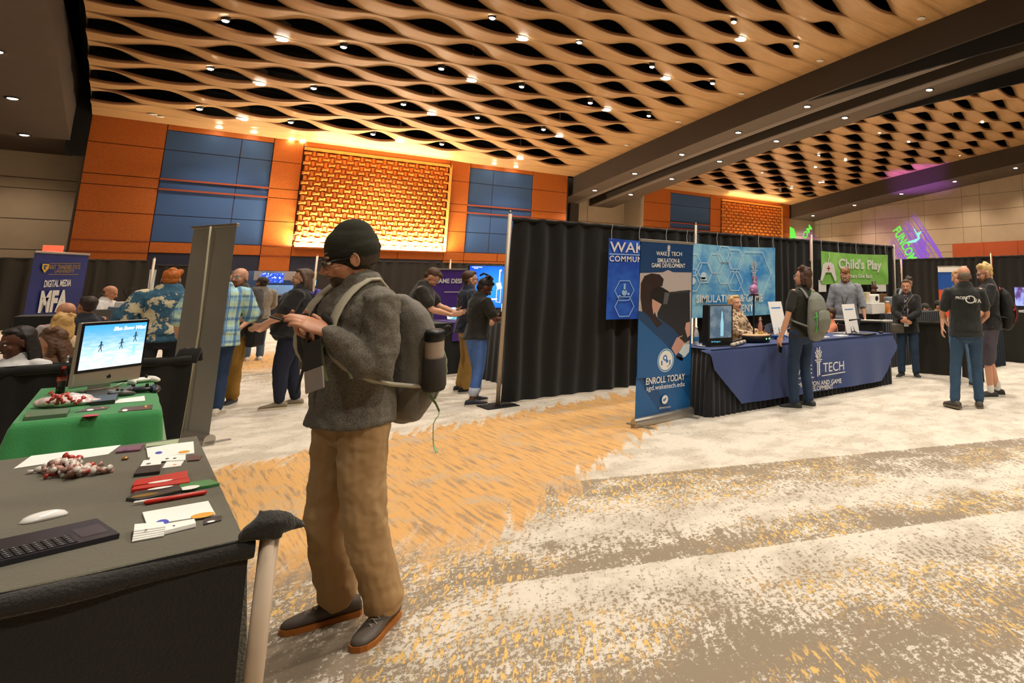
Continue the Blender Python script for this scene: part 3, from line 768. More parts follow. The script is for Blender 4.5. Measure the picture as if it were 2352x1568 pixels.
    if 'cap' in (hair or '').split('+'):
        back = 'capback' in hair
        c = MB(); c.ell((0, -.018, .045), (.084, .101, .084), 18, 12, HF)
        yb = -1 if back else 1
        c.tube([(0, .06*yb-.01, .045), (0, .125*yb-.01, .036), (0, .155*yb, .026)], [(.075, .008), (.068, .006), (.045, .005)], 14, xax=(HM@Vector((1, 0, 0))), M=HF)
        remesh(c.build('cap', mat('cap_'+(hairc), '3d3a35', .8), R, True), .006, 2)
    if beard:
        bb = MB(); bb.ell((0, .050, -.078), (.047, .040, .040), 14, 8, HF)
        if beard[0] == 'full':
            for q in (-1, 1): bb.tube([(q*.064, .015, -.03), (q*.056, .035, -.07), (q*.02, .06, -.10)], [.012, .017, .02], 8, M=HF)
            bb.tube([(-.03, .076, -.046), (0, .089, -.044), (.03, .076, -.046)], [.006, .008, .006], 8, M=HF)
        remesh(bb.build('beard', mat('hair_'+beard[1], beard[1], .7, bump=.8, bscale=70), R, True), max(vox*.8, .005), 1, .004, .02)
    if glasses:
        gb = MB(); gm = mat('frame_'+glasses, glasses, .3, metal=.5)
        for q in (-1, 1):
            pts = [(q*.033+.024*cos(a), .094+.0*a, .0+.017*sin(a)) for a in [2*pi*k/12 for k in range(13)]]
            gb.tube(pts, .0022, 6, M=HF, caps=False); gb.tube([(q*.056, .093, .004), (q*.074, .05, .006), (q*.080, -.005, .0)], .0022, 6, M=HF)
        gb.tube([(-.010, .095, .004), (.010, .095, .004)], .002, 6, M=HF)
        go = gb.build('glasses', gm, R)
        MB().box(-.055, .055, .0935, .0945, -.014, .014, HF).build('lens', mat('spectacle_lens', 'dfe8ee', .05, alpha=.22), go)
    # top
    tm = topm or mat('cloth_'+top, top, .85, sheen=.15, bump=.35, bscale=120, var=.10, vscale=7)
    if top:
        tb = MB(); torso(tb, .012+loose, z0=-.05, z1=.505)
        tb.tube([T(0, -.0+belly*.5, (hem-.93)*s), T(0, belly*.4, 0)], [((.172*w+.026+loose+belly*.4), (.122+.026+loose+belly*.55)), ((.165*w+.014+loose+belly*.3), (.118+.012+loose+belly*.5))], 20, xax=xa, flat0=True)
        for (S_, E_, W_) in ((SL, EL, WL), (SR, ER, WR)):
            sh = [S_-Vector((S_.x-T(0, 0, .45*s).x, 0, 0))*.25, S_]
            if sleeve == 'short': tb.tube(sh+[S_.lerp(E_, .35), S_.lerp(E_, .68)], [.06*w, .064*w+loose*.7, .062*w+loose*.8, .060*w+loose], 14)
            elif sleeve == 'elbow': tb.tube(sh+[S_.lerp(E_, .5), E_, E_.lerp(W_, .15)], [.06*w, .064*w+loose*.7, .06*w+loose*.8, .056*w+loose, .054*w+loose], 14, sub=2)
            elif sleeve == 'long': tb.tube(sh+[S_.lerp(E_, .5), E_, E_.lerp(W_, .4), E_.lerp(W_, .86), E_.lerp(W_, .95)], [.06*w, .064*w+loose*.7, .060*w+loose*.8, .054*w+loose*.8, .050*w+loose*.8, .042+loose*.5, .036+loose*.3], 14, sub=2)
        if collar:   # hood or collar roll round the neck
            rr = .016 if collar == 'shirt' else .03
            for k in range(14):
                a = 2*pi*k/14; a2 = 2*pi*(k+1)/14
                f = lambda a: T(.075*sin(a), -.03-.07*cos(a), .50*s-(.045 if cos(a) < 0 else -.01)*abs(cos(a)))
                tb.tube([f(a), f(a2)], [rr, rr], 8)
            if collar == 'hood': tb.tube([T(-.06, -.10, .46*s), T(0, -.13, .42*s), T(.06, -.10, .46*s)], [.03, .045, .03], 10)
        o = tb.build('top', tm, R, True); remesh(o, max(vox*1.1, .008), 5, .014+loose*.3, .09)
    # bottoms
    bmm = botm or mat('denim_'+bottom, bottom, .85, bump=.3, bscale=150, var=.12, vscale=6)
    pb = MB()
    pb.tube([T(0, -.004, .03*s), Px+Vector((0, -.004, PZ)), Px+Vector((0, -.008, PZ-.07))], [((.150*w), .110+belly*.3), ((.168*w+.006), .124+belly*.3), ((.165*w), .115)], 18, xax=(1, 0, 0))
    for (hp, K, A_) in ((hipL, KL, AL), (hipR, KR, AR)):
        e = .010
        if legs == 'long': pts = [hp, hp.lerp(K, .5), K, K.lerp(A_, .45), A_+(A_-K).normalized()*(-.02)]; rr = [.092*lw+e, .076*lw+e, .062*lw+e*flare, .054*lw+e*flare*1.3, .050+.014*flare]
        elif legs == 'crop': pts = [hp, hp.lerp(K, .5), K, K.lerp(A_, .45), K.lerp(A_, .74)]; rr = [.094*lw+e, .08*lw+e, .062*lw+e, .056*lw+e, .052+e]
        elif legs == 'shorts': pts = [hp, hp.lerp(K, .5), hp.lerp(K, 1.02)]; rr = [.096*lw+e, .09*lw+e, .085*lw+e]
        pb.tube(pts, rr, 14, sub=2)
        if legs == 'crop':
            MB().tube([K.lerp(A_, .66), K.lerp(A_, .76)], [.058+e, .058+e], 14).build('cuff', mat('pale_denim_cuff', 'b9c4d8', .8), R, True)
    o = pb.build('trousers' if legs != 'shorts' else 'shorts', bmm, R, True); remesh(o, max(vox*1.1, .008), 4, .016, .10)
    sm = shoem or mat('shoe_'+shoes, shoes, .6); so = mat('sole_'+sole, sole, .6)
    shoe(R, AL, lfa, s, None, None, sm, so, lace=lace, pitch=pitch_l); shoe(R, AR, rfa, s, None, None, sm, so, lace=lace, pitch=pitch_r)
    R_ = dict(R=R, HF=HF, HM=HM, T=T, SL=SL, SR=SR, EL=EL, ER=ER, WL=WL, WR=WR, NB=NB, s=s, PZ=PZ, KL=KL, KR=KR)
    return R_
def tow(pd, v):   # local to world
    R = pd['R']; return Matrix.Translation(R.location)@Matrix.Rotation(R.rotation_euler[2], 4, 'Z')@Vector(v)
def lanyard(pd, strap='1c1c1c', badge='e8e6e0', drop=.30, w=.09, hgt=.12, xo=0, ribw=.008, by=.16):
    T, s = pd['T'], pd['s']
    top = [T(-.07, -.06, .51*s), T(-.085, .07, .43*s), T(-.03+xo, by, .43*s-drop*.7), T(xo, by+.01, .43*s-drop)]
    top2 = [T(.07, -.06, .51*s), T(.085, .07, .43*s), T(.03+xo, by, .43*s-drop*.7), T(xo, by+.01, .43*s-drop)]
    mb = MB()
    for t in (top, top2): mb.tube(t, [(ribw, .002)]*4, 6, sub=4, xax=(1, 0, 0))
    l = mb.build('lanyard', mat('strap_'+strap, strap, .7), pd['R'])
    c = T(xo, by+.014, .43*s-drop-hgt/2)
    MB().rbox(c.x-w/2, c.x+w/2, c.y-.003, c.y+.003, c.z-hgt/2, c.z+hgt/2, .003).build('badge', mat('badge_'+badge, badge, .4), l)
def phone(pd, c, M=None, color='15151a', label='dark phone held in a hand', screen=None, rot=(0, 0, 0)):
    t = thing('phone', label, 'phone', tow(pd, c)); t.rotation_euler = (rot[0], rot[1], rot[2]+pd['R'].rotation_euler[2])
    MB().rbox(-.036, .036, -.075, .075, -.004, .004, .004).build('phone_case', mat('phone_'+color, color, .35), t)
    MB().box(-.032, .032, -.070, .070, .004, .0046).build('screen', mat('phone_screen', '9fb4cc', .2, emit=.25) if screen else M_SCREEN_DK, t)
    return t
def backpack(pd, label, color='6d6a60', accent=None, w=.30, h=.44, d=.17, m=None, straps=None, back=.155, z=.20, out=0.0):
    T, s = pd['T'], pd['s']
    t = thing('backpack', label, 'backpack', tow(pd, (0, 0, 0)), pd['R'].rotation_euler[2])
    mm = m or mat('pack_'+color, color, .8, bump=.3, bscale=90, var=.1, vscale=9); am = mat('accent_'+(accent or color), accent or color, .7)
    c = lambda x, y, zz: T(x, -back-y, zz+z*s)
    b = MB(); b.tube([c(0, d*.42, -h*.48), c(0, d*.52, -h*.25), c(0, d*.5, h*.1), c(0, d*.40, h*.36), c(0, d*.3, h*.47)], [(w*.46, d*.48), (w*.52, d*.58), (w*.5, d*.52), (w*.42, d*.40), (w*.26, d*.22)], 18, xax=(1, 0, 0), sub=2)
    remesh(b.build('main_compartment', mm, t, True), .009, 3, .008, .07)
    b = MB(); b.tube([c(0, d*1.0, -h*.36), c(0, d*1.06, -h*.12), c(0, d*.98, h*.05)], [(w*.34, .035), (w*.38, .045), (w*.3, .03)], 14, xax=(1, 0, 0), sub=2)
    remesh(b.build('front_pocket', mm, t, True), .009, 3)
    b = MB()
    for q in (-1, 1):
        b.tube([c(q*.07, -.0, h*.40), T(q*.085, -.06, .515*s+out), T(q*.105, .055+out*.6, .46*s+out), T(q*.12, .125+out, .36*s), T(q*.14, .115+out, .24*s), T(q*.175, .02, .13*s), c(q*w*.40, d*.4, -h*.30)], [(.032, .010)]*7, 8, sub=3, xax=(1, 0, 0))
    b.build('shoulder_strap', mat('strapc_'+(straps or color), straps or color, .75), t, True)
    b = MB(); b.tube([c(-.03, d*.1, h*.47), c(0, d*.12, h*.56), c(.03, d*.1, h*.47)], .008, 8, sub=3); b.build('grab_handle', am, t, True)
    if accent:
        b = MB()
        for q in (-1, 1): b.tube([c(q*w*.40, d*.9, h*.05), c(q*w*.42, d*1.02, -h*.2), c(q*w*.36, d*.8, -h*.44)], [(.012, .004)]*3, 6, xax=(1, 0, 0), sub=2)
        b.tube([c(-w*.45, d*.8, -h*.08), c(-.05, d*1.12, -h*.02), c(.05, d*1.12, -h*.02), c(w*.45, d*.8, -h*.08)], [(.004, .012)]*4, 6, sub=2, xax=(1, 0, 0))
        b.build('accent_strap', am, t, True)
    return t, c

def face_img(loc, ang):
    """heading for a person: 0 = towards the viewer, 90 = to the picture's left, 180 = away"""
    c = Vector((-loc[0], -loc[1])).normalized(); l = Vector((c.y, -c.x)); a = radians(ang)
    f = c*cos(a)+l*sin(a); return atan2(-f.x, f.y)
def stand(px, py): p = at(px, py, 0); return (p.x, p.y, 0)
def seated(px, py, y, s=1.0):
    p = aty(px, py, y); return (p.x, p.y, 0), p.z-.65*s-.10
def pattern(name, fn):
    n = NT(name, .85); fn(n); return n.m
def _plaid(n):
    o = n.sep(n.tc.outputs['Object'])
    def stripes(c, f, w): return n.ss(n.math('ABSOLUTE', n.math('SINE', n.math('MULTIPLY', c, f))), w, w+.12)
    base = n.mix(n.ss(n.math('SINE', n.math('MULTIPLY', o[2], 55)), -.2, .2), 'a4d2de', 'bcdcc6')
    b = n.mix(n.math('MULTIPLY', stripes(o[0], 27, .82), .8), base, '3f74b4'); b = n.mix(n.math('MULTIPLY', stripes(o[2], 24, .88), .7), b, '2f68a6')
    b = n.mix(n.math('MULTIPLY', stripes(o[0], 75, .93), .7), b, 'e4eed8'); n.color(b)
def _hawaii(n):
    a = n.noise(n.tc.outputs['Object'], 5.0, 5, .72); n.color(n.mix(n.ss(a, .54, .57), '35607a', 'd9cba6'))
def _floral(n):
    a = n.noise(n.tc.outputs['Object'], 30, 2); b = n.noise(n.tc.outputs['Object'], 22, 1)
    n.color(n.mix(n.ss(b, .56, .58), n.mix(n.ss(a, .55, .58), '181c38', 'c9c2b6'), '8a5a3a'))
def _print(n):
    a = n.noise(n.tc.outputs['Object'], 24, 2); n.color(n.mix(n.ss(a, .5, .56), 'c8b08e', '6a4c3a'))
def _heather(n):
    a = n.noise(n.tc.outputs['Object'], 160, 3, .8); b = n.noise(n.tc.outputs['Object'], 9, 3)
    n.color(n.mix(n.ss(a, .35, .65), '57524a', '7d776a')); n.bump(a, .5, .004)
M_PLAID, M_HAWAII, M_FLORAL, M_PRINT, M_HEATHER = [pattern(*q) for q in (('plaid_cotton', _plaid), ('leaf_print_cotton', _hawaii), ('floral_blouse', _floral), ('patterned_blouse', _print), ('heather_knit', _heather))]

# ---- the man in the beanie, nearest of all
mloc = Vector((0.94, 3.50, 0)); mrz = face_img(mloc, 58)
MI = (Matrix.Translation(mloc)@Matrix.Rotation(mrz, 4, 'Z')).inverted()
def ml(px, py, R=None, z=None): return MI@(atr(px, py, R) if z is None else at(px, py, z))
aL = ml(884, 1388, z=.09); aR = ml(778, 1372, z=.09)
wl = ml(752, 762, 3.33); wr = ml(722, 775, 3.52)
dl = (MI.to_3x3()@(atr(668, 722, 3.36)-atr(752, 758, 3.33))); dr = (MI.to_3x3()@(atr(662, 745, 3.46)-atr(722, 778, 3.52)))
mm = person('man in dark beanie and grey sweater looking down at his phone', tuple(mloc), mrz, h=1.83, w=.99, sk='light', vox=.0046, aim=(ml(808, 935, 3.56), ml(812, 606, 3.52)),
            head=(-.42, .26, 0), la=wl, ra=wr, hint_l=(-.35, -.6, -.9), hint_r=(.6, -.3, -.9),
            lh=dict(d=dl, n=(.65, .1, -.55), curl=[.10, .16, .22, .3], side=-1, thumb=.3, splay=[-.5, -.1, .25, .55]), rh=dict(d=dr, n=(-.55, .0, .8), curl=[.35, .4, .5, .6], side=1, thumb=.9),
            lf=(aL.x, aL.y), rf=(aR.x, aR.y), lfa=.55, rfa=-.42, top='4a463d', topm=M_HEATHER, sleeve='long', loose=.020, hem=.88, bottom='a3835a',
            botm=mat('khaki_twill', 'b8966a', .8, bump=.15, bscale=300, var=.06, vscale=5), legw=1.06, flare=2.0, shoes='574d45', sole='b06a26',
            lace=mat('lace', 'a8a08e', .7), hair='beanie', hairc='3a2a1c', beard=('goatee', '3a2a1c'), glasses='3a3a38', collar='hood')
HFm, R0 = mm['HF'], mm['R']
for ch in R0.children:
    if ch.name.startswith('trousers'): displace(ch, .022, .16); displace(ch, .008, .05)
    if ch.name.startswith('top'): displace(ch, .014, .05)
b = MB(); b.ell((0, -.022, .050), (.082, .100, .090), 24, 14, HFm); b.ell((0, -.035, .085), (.066, .078, .075), 20, 12, HFm)
b.tube([(0, -.018, .012), (0, -.02, .04)], [(.083, .101), (.084, .102)], 24, xax=mm['HM']@Vector((1, 0, 0)), M=HFm)
cb = b.build('beanie', mat('beanie_knit', '2c2c20', .95, bump=.5, bscale=220, var=.12, vscale=20), R0, True); remesh(cb, .006, 4)
MB().tube([(.0, -.02, .008), (0, -.02, .012), (0, -.02, .03)], [(.083, .100), (.0865, .104), (.086, .103)], 24, xax=(1, 0, 0), M=HFm).build('folded_brim', mat('beanie_brim', '232318', .95, bump=.5, bscale=220), cb, True)
bp, c_ = backpack(mm, 'grey backpack with pale green straps on the man in the beanie', '77726a', 'a8c49a', w=.34, h=.50, d=.20, back=.16, z=.20, straps='b0a994', out=.035)
# side bottle of the backpack
bt = thing('travel_bottle', 'pale travel bottle with black lid in the side pocket of the near grey backpack', 'bottle', tow(mm, c_(-.20, .10, -.02))); bt.rotation_euler = (.12, -.1, 0)
MB().lathe([(.036, -.10), (.04, -.09), (.042, .08), (.040, .10)], 24).build('body', mat('bottle_pale', 'b9a898', .4), bt, True)
MB().lathe([(.043, .085), (.045, .09), (.045, .125), (.038, .135), (.01, .137)], 24).build('lid', M_BLACKM, bt, True)
MB().tube([(.03, 0, .13), (.06, 0, .145), (.075, 0, .12), (.05, 0, .105)], .006, 8, sub=3).build('handle', M_BLACKM, bt, True)
MB().lathe([(.047, -.15), (.053, -.13), (.05, .0), (.046, .005)], 20).build('pocket', mat('pack_mesh_pocket', '3f3c37', .9), bt, True)
b = MB(); b.tube([c_(.12, .02, .05), c_(-.22, .10, -.22), c_(-.27, .06, -.30), c_(-.235, .09, -.40), c_(-.25, .1, -.44)], [(.013, .002), (.012, .002), (.014, .002), (.014, .002), (.02, .002)], 6, sub=4)
T_ = mm['T']
b.tube([T_(-.125, .165, .37), T_(-.105, .19, .30), T_(-.11, .17, .16)], [(.013, .002)]*3, 6, sub=3, xax=(1, 0, 0))
b.tube([T_(-.125, .165, .37), T_(-.15, .15, .33), T_(-.165, .10, .16)], [(.013, .002)]*3, 6, sub=3, xax=(1, 0, 0))
gs = b.build('green_webbing', mat('sage_webbing', '9dbb8a', .7), R0, True)
b = MB(); b.tube([T_(-.10, .16, .43), T_(-.04, .17, .30), T_(.04, .17, .22)], [(.055, .010), (.045, .010), (.03, .008)], 10, sub=2, xax=(1, 0, 0))
b.tube([T_(.10, .16, .43), T_(.06, .18, .30), T_(.05, .17, .20)], [(.05, .010), (.045, .010), (.03, .008)], 10, sub=2, xax=(1, 0, 0))
remesh(b.build('scarf', mat('dark_scarf', '26231e', .9, bump=.3, bscale=100), R0, True), .008, 4, .01, .05)
pm = MI.inverted()@((wl+dl.normalized()*.115+wr+dr.normalized()*.10)*.5)
ph = thing('phone', 'dark smartphone between the fingers of the man in the beanie', 'phone', pm+Vector((-.02, -.0, .012)), 0)
vd = ((MI.inverted().to_3x3())@dl).normalized()
ph.rotation_euler = (.35, -.15, atan2(vd.y, vd.x)-pi/2)
MB().rbox(-.036, .036, -.075, .075, -.004, .004, .004).build('phone_case', mat('phone_dark', '2a2824', .4), ph)
MB().box(-.032, .032, -.070, .070, .004, .0046).build('screen', M_SCREEN_DK, ph)
lo = MB(); A0, B0 = T_(.02, .19, .25), T_(.035, .215, .10)
lo.tube([T_(.09, .10, .47), T_(.05, .185, .36), A0, B0], [(.012, .002)]*4, 6, sub=3, xax=(1, 0, 0)); lo.tube([T_(-.02, .16, .42), T_(.0, .19, .36), A0], [(.012, .002)]*3, 6, sub=3, xax=(1, 0, 0))
ly = lo.build('lanyard', mat('strap_dark', '2b2824', .7), R0)
bc = ml(722, 872, 3.30); 
bm_ = MB(); MM = Matrix.Translation(bc)@Matrix.Rotation(radians(18), 4, 'Y')@Matrix.Rotation(.2, 4, 'Z')
bm_.rbox(-.05, .05, -.004, .004, -.045, .045, .004, M=MM); bd = bm_.build('badge', mat('badge_grey', '9a9088', .4), ly)
bm_ = MB().rbox(-.05, .05, -.003, .003, .045, .16, .003, M=MM); b2 = bm_.build('badge_holder', mat('strap_dark', '2b2824', .7), ly)
for q, z in (('EC', .12), ('GC', .08)):
    t_ = text(q, .05, MM@Vector((0, -.006, z)), (pi/2, radians(18), .2), mat('grey_ink', 'a09a90', .7), b2, bold=.001)

# ---- the others
def P(label, loc, ang, **k): return person(label, loc, face_img(loc, ang), **k)
def L2(loc, ang): return (Matrix.Translation(Vector(loc))@Matrix.Rotation(face_img(loc, ang), 4, 'Z')).inverted()
loc = stand(1843, 937)
pA = P('long-haired man with grey-green backpack standing at the navy table', loc, 128, h=1.78, w=1.0, sk='fair', head=(.28, -.10, 0), la=(-.32, .10, .80), ra=(.2, .25, .95), lf=(-.13, .02), rf=(.10, -.03), lfa=.3, rfa=.0,
       top='26251f', sleeve='short', bottom='20344e', shoes='2a2c2a', sole='e0dcd2', hair='short+mid+messy', hairc='4a3020', glasses='8a8a8a', lh=dict(curl=.6))
backpack(pA, 'grey backpack with bright green straps on the long-haired man', '787a70', '4fae4c', w=.32, h=.50, d=.19, z=.20)
phone(pA, pA['WL']+Vector((0, .02, -.13)), color='40342a', label='phone in a lowered hand beside the navy table', rot=(1.4, .3, 0))
loc = stand(2088, 866)
pB = P('smiling woman in black cardigan with clasped hands beside the navy table', loc, 4, h=1.64, w=.98, bust=.03, sk='light', la=(-.03, .23, .97), ra=(.03, .22, .95), hint_l=(-1, -.4, -.3), hint_r=(1, -.4, -.3), lf=(-.12, .0), rf=(.12, .0), lfa=.3, rfa=-.3,
       top='14120f', sleeve='long', loose=.008, hem=.78, bottom='22384f', shoes='201d1a', hair='short+pony', hairc='5a4030', lh=dict(d=(.75, .3, -.45), n=(.1, -1, 0), curl=.6), rh=dict(d=(-.75, .3, -.45), n=(-.1, -1, 0), curl=.6))
Tb = pB['T']
b = MB(); b.tube([Tb(0, .075, .46), Tb(0, .105, .33), Tb(0, .105, .18), Tb(0, .10, .03)], [(.04, .03), (.06, .05), (.05, .045), (.045, .04)], 12, sub=2, xax=(1, 0, 0)); b.build('blouse', M_FLORAL, pB['R'], True)
lanyard(pB, '2a2622', 'e8e6e0', .34, .075, .10, by=.19)
sb = thing('handbag', 'small grey-brown crossbody bag at the hip of the woman in the black cardigan', 'bag', tow(pB, (.15, .13, .80)), pB['R'].rotation_euler[2])
b = MB(); b.rbox(-.11, .11, -.045, .045, -.08, .08, .035); remesh(b.build('bag_body', mat('bag_leather', '5d564a', .6), sb, True), .009, 2)
b = MB(); q = lambda v: (MATL@Vector(v)); MATL = Matrix.Translation(-Vector((.15, .13, .80)))
b.tube([q((.20, .11, .86)), q(Tb(.08, .15, .18)), q(Tb(-.04, .155, .36)), q(Tb(-.12, .02, .475)), q(Tb(-.04, -.13, .36)), q((.22, .05, .86))], [(.008, .003)]*6, 6, sub=4); b.build('strap', mat('bag_leather', '5d564a', .6), sb, True)
loc = stand(2228, 936)
pC = P('man in black printed T-shirt and jeans seen from behind, mid-step', loc, 172, h=1.80, w=1.02, belly=.03, sk='light', lean=-.02, head=(.1, .12, 0), la=(-.22, .24, 1.04), ra=(.22, .26, 1.02), lf=(-.19, -.10), rf=(.12, .02), lfa=.55, rfa=-.1, lift_l=.015,
       top='1c1f1e', sleeve='short', loose=.012, bottom='2f4b66', shoes='4a4438', sole='6a604e', hair='bald', hairc='6f6252')
s_ = pC['s']; Tc = pC['T']
text('PROJECT', .045, Tc(-.045, -.165, .385*s_), (pi/2, 0, 0), M_WHITE, pC['R'], bold=.001); text('O', .14, Tc(.045, -.17, .36*s_), (pi/2, 0, 0), M_WHITE, pC['R'], sx=1.25); text('VA', .07, Tc(.13, -.165, .345*s_), (pi/2, 0, 0), M_WHITE, pC['R'], bold=.001)
loc = stand(2283, 912)
pD = P('blond bearded man in black T-shirt and grey shorts with a backpack', loc, 78, h=1.86, w=1.04, sk='fair', lean=.04, head=(.1, .25, 0), la=(-.2, .28, 1.0), ra=(.2, .3, 1.0), lf=(-.1, .06), rf=(.12, -.08), top='1b1b1c', loose=.012, legs='shorts', bottom='4c4650', shoes='2c2e2c', sole='e8e6de', hair='short+messy', hairc='d9b878', beard=('full', '7a4a2a'), glasses='202020')
backpack(pD, 'black backpack on the blond man in shorts', '1d1c1b', 'c0392b', w=.32, h=.48, d=.18)
for sd, A_ in ((0, 'K'),):
    for kk, f_ in ((pD['KL'], (-.1, .06)), (pD['KR'], (.12, -.08))):
        MB().tube([(f_[0], f_[1], .09), (f_[0], f_[1], .17)], .045, 12).build('sock', M_WHITE, pD['R'], True)
loc = (9.15, 5.0, 0)
P('person in light jeans half hidden behind the man in the black printed T-shirt', loc, -20, h=1.78, sk='fair', top='59636e', bottom='5a7d9e', shoes='1d1d1d', hair='short', hairc='b08a5a', lf=(-.14, .05), rf=(.12, -.05))
p_ = aty(1943, 700, 7.35); loc = (p_.x, p_.y, 0)
pF = P('bearded man in grey shirt standing behind the navy table', loc, 8, h=1.86, w=1.08, belly=.03, sk='fair', head=(.05, .42, 0), la=(-.36, .10, .88), ra=(.34, .12, .86), top='8a8d94', sleeve='elbow', loose=.016, bottom='6b6458', hair='short+messy', hairc='8a5a30', beard=('full', '8a5a34'), glasses='7a5a40', collar='shirt')
lanyard(pF, '3a3634', '8a7a70', .30, .07, .10, by=.18)
loc, st_ = seated(1692, 697, 7.15, .95)
pG = P('woman with long blonde hair in a patterned blouse seated behind the navy table', loc, -62, h=1.66, w=.94, bust=.03, sk='fair', seat=st_, head=(-.25, -.15, 0), la=(-.16, .34, .80), ra=(.16, .36, .80), lf=(-.1, .42), rf=(.1, .42), topm=M_PRINT, sleeve='long', loose=.01, hair='short+long', hairc='c9a46a', bottom='30343c')
loc, st_ = seated(1788, 722, 7.25, .95)
P('woman with dark curly hair in navy top seated behind the tilted white sign', loc, -25, h=1.64, w=.95, sk='tan', seat=st_, head=(-.5, .25, 0), la=(-.16, .34, .80), ra=(.16, .34, .80), lf=(-.1, .42), rf=(.1, .42), top='1b2238', hair='short+bob+messy', hairc='2c1c12')
loc, st_ = seated(1903, 722, 7.0, .98)
P('person in orange T-shirt seated behind the green-strapped backpack', loc, 70, h=1.70, w=1.0, sk='tan', seat=st_, la=(-.2, .36, .80), ra=(.2, .36, .80), lf=(-.1, .42), rf=(.1, .42), top='c4734f', sleeve='elbow', hair='short', hairc='3a2418', loose=.01)
loc, st_ = seated(2155, 702, 7.25, .95)
P('dark-haired person in yellow shirt seated behind the low black drape', loc, -75, h=1.62, sk='fair', seat=st_, head=(0, .35, 0), la=(-.15, .3, .8), ra=(.15, .3, .8), lf=(-.1, .4), rf=(.1, .4), top='e0a83c', sleeve='elbow', loose=.01, hair='short+messy', hairc='2a1c14')
loc, st_ = seated(2125, 708, 7.9, .85)
P('child in black-and-white cap seated beside the yellow shirt', loc, -75, h=1.48, w=.9, sk='fair', seat=st_, head=(0, .3, 0), la=(-.15, .3, .8), ra=(.15, .3, .8), lf=(-.1, .4), rf=(.1, .4), top='e6e2da', hair='cap', hairc='2a1c14')
p_ = atr(2070, 654, 17.0); loc = (p_.x, p_.y, 0)
pL = P('person in pale shirt with dark backpack bent over far behind the cardigan woman', loc, -70, h=1.80, sk='fair', lean=.3, head=(0, .3, 0), top='9aa6b4', sleeve='elbow', hair='short+messy', hairc='2a201a', loose=.01)
backpack(pL, 'dark backpack on the person in the pale shirt far behind', '3a3d40', w=.3, h=.42)
loc = stand(1083, 928)
pM = P('woman with tied-up locs in black top and cuffed blue jeans, looking at her phone', loc, -118, h=1.64, w=.95, bust=.02, sk='dark', lean=.06, head=(-.25, .55, 0), la=(-.05, .32, 1.10), ra=(.12, .28, 1.05), hint_r=(.8, -.2, -.8), lf=(-.10, .10), rf=(.12, -.06), lfa=.2, rfa=-.4, top='15140f', loose=.014, hem=.88, bottom='4a6fb4', legs='crop', shoes='1f2433', sole='cfc6b4', hair='short+bunlocs', hairc='1a1310')
phone(pM, (.0, .40, 1.16), color='b8c4cc', label='pale phone held up by the woman in cuffed jeans', rot=(.7, 0, 0), screen=1)
loc = stand(1062, 900)
pN = P('young man in navy hoodie and khaki trousers facing the big blue screen', loc, -108, h=1.76, w=.94, sk='fair', head=(-.05, .05, 0), la=(-.22, .2, 1.0), ra=(.22, .2, 1.0), top='20293e', sleeve='long', loose=.022, hem=.84, bottom='b08a48', flare=1.4, shoes='1d1a17', hair='short', hairc='4a3220', glasses='1a1a1a', collar='hood')
loc = (2.90, 9.75, 0)
pO = P('man in dark olive T-shirt bent over his phone behind the near backpack', loc, -82, h=1.82, w=1.12, belly=.03, sk='fair', lean=.12, head=(0, .85, 0), la=(-.10, .46, 1.12), ra=(.12, .42, 1.10), top='26241d', loose=.016, bottom='4f7396', shoes='6b4a34', sole='3a2a20', hair='short', hairc='4f3722', lf=(-.12, .1), rf=(.1, -.1), lh=dict(d=(.25, .9, .1)), rh=dict(d=(-.2, .9, .15)))
phone(pO, (.02, .60, 1.15), color='c8b8a8', label='phone in a pale case held by the man in the olive T-shirt', rot=(.5, 0, 0))
lanyard(pO, '2a2622', '3a3632', .2, .05, .05)
loc = stand(655, 935)
pP = P('heavy-set woman in black T-shirt and navy jeans with a purple backpack, facing left', loc, 100, h=1.76, w=1.28, belly=.08, bust=.06, sk='fair', lean=-.01, head=(.1, -.02, 0), la=(-.25, .30, 1.02), ra=(.20, .30, 1.0), top='161416', sleeve='short', loose=.018, hem=.88, bottom='161d33', legw=1.22, flare=.4, shoes='8a7c66', sole='d8ccb4', hair='short+bob', hairc='5a4636', lf=(-.1, .05), rf=(.1, -.08))
backpack(pP, 'purple backpack on the woman in the black T-shirt', '4a3f9c', w=.28, h=.40, d=.17, z=.30)
p_ = atr(692, 660, 14.5); loc = (p_.x, p_.y, 0)
pQ = P('woman in dark jacket wearing a pale blue face mask, half hidden', loc, 60, h=1.60, sk='fair', top='1f1c1c', sleeve='long', bottom='1a1c24', hair='short+long', hairc='6a4a30')
MB().ell((0, .078, -.045), (.045, .032, .038), 12, 8, pQ['HF']).build('face_mask', mat('mask_blue', 'a8d4e6', .6), pQ['R'], True)
loc = stand(580, 828)
pR = P('man in grey hoodie, backward cap and jeans by the concession stand', loc, 165, h=1.72, w=1.05, sk='tan', head=(.6, .1, 0), la=(-.22, .25, 1.0), ra=(.2, .3, 1.0), top='8a847a', sleeve='long', loose=.02, bottom='4a627c', shoes='e0dcd4', hair='cap+capback', hairc='2c2019', beard=('full', '2c2019'), collar='hood')
loc = (1.03, 10.9, 0)
pS = P('balding man with glasses in charcoal hoodie and mustard trousers', loc, 30, h=1.78, w=1.15, belly=.04, sk='fair', la=(-.25, .25, .98), ra=(.25, .26, .98), top='4a453e', sleeve='elbow', loose=.02, hem=.84, bottom='a37a30', flare=1.5, shoes='22262e', hair='bald', hairc='5a4030', beard=('full', '8a5a3a'), glasses='b0a898', collar='hood')
sb = thing('messenger_bag', 'black shoulder bag at the side of the man in the charcoal hoodie', 'bag', tow(pS, (-.30, .02, .86)), pS['R'].rotation_euler[2])
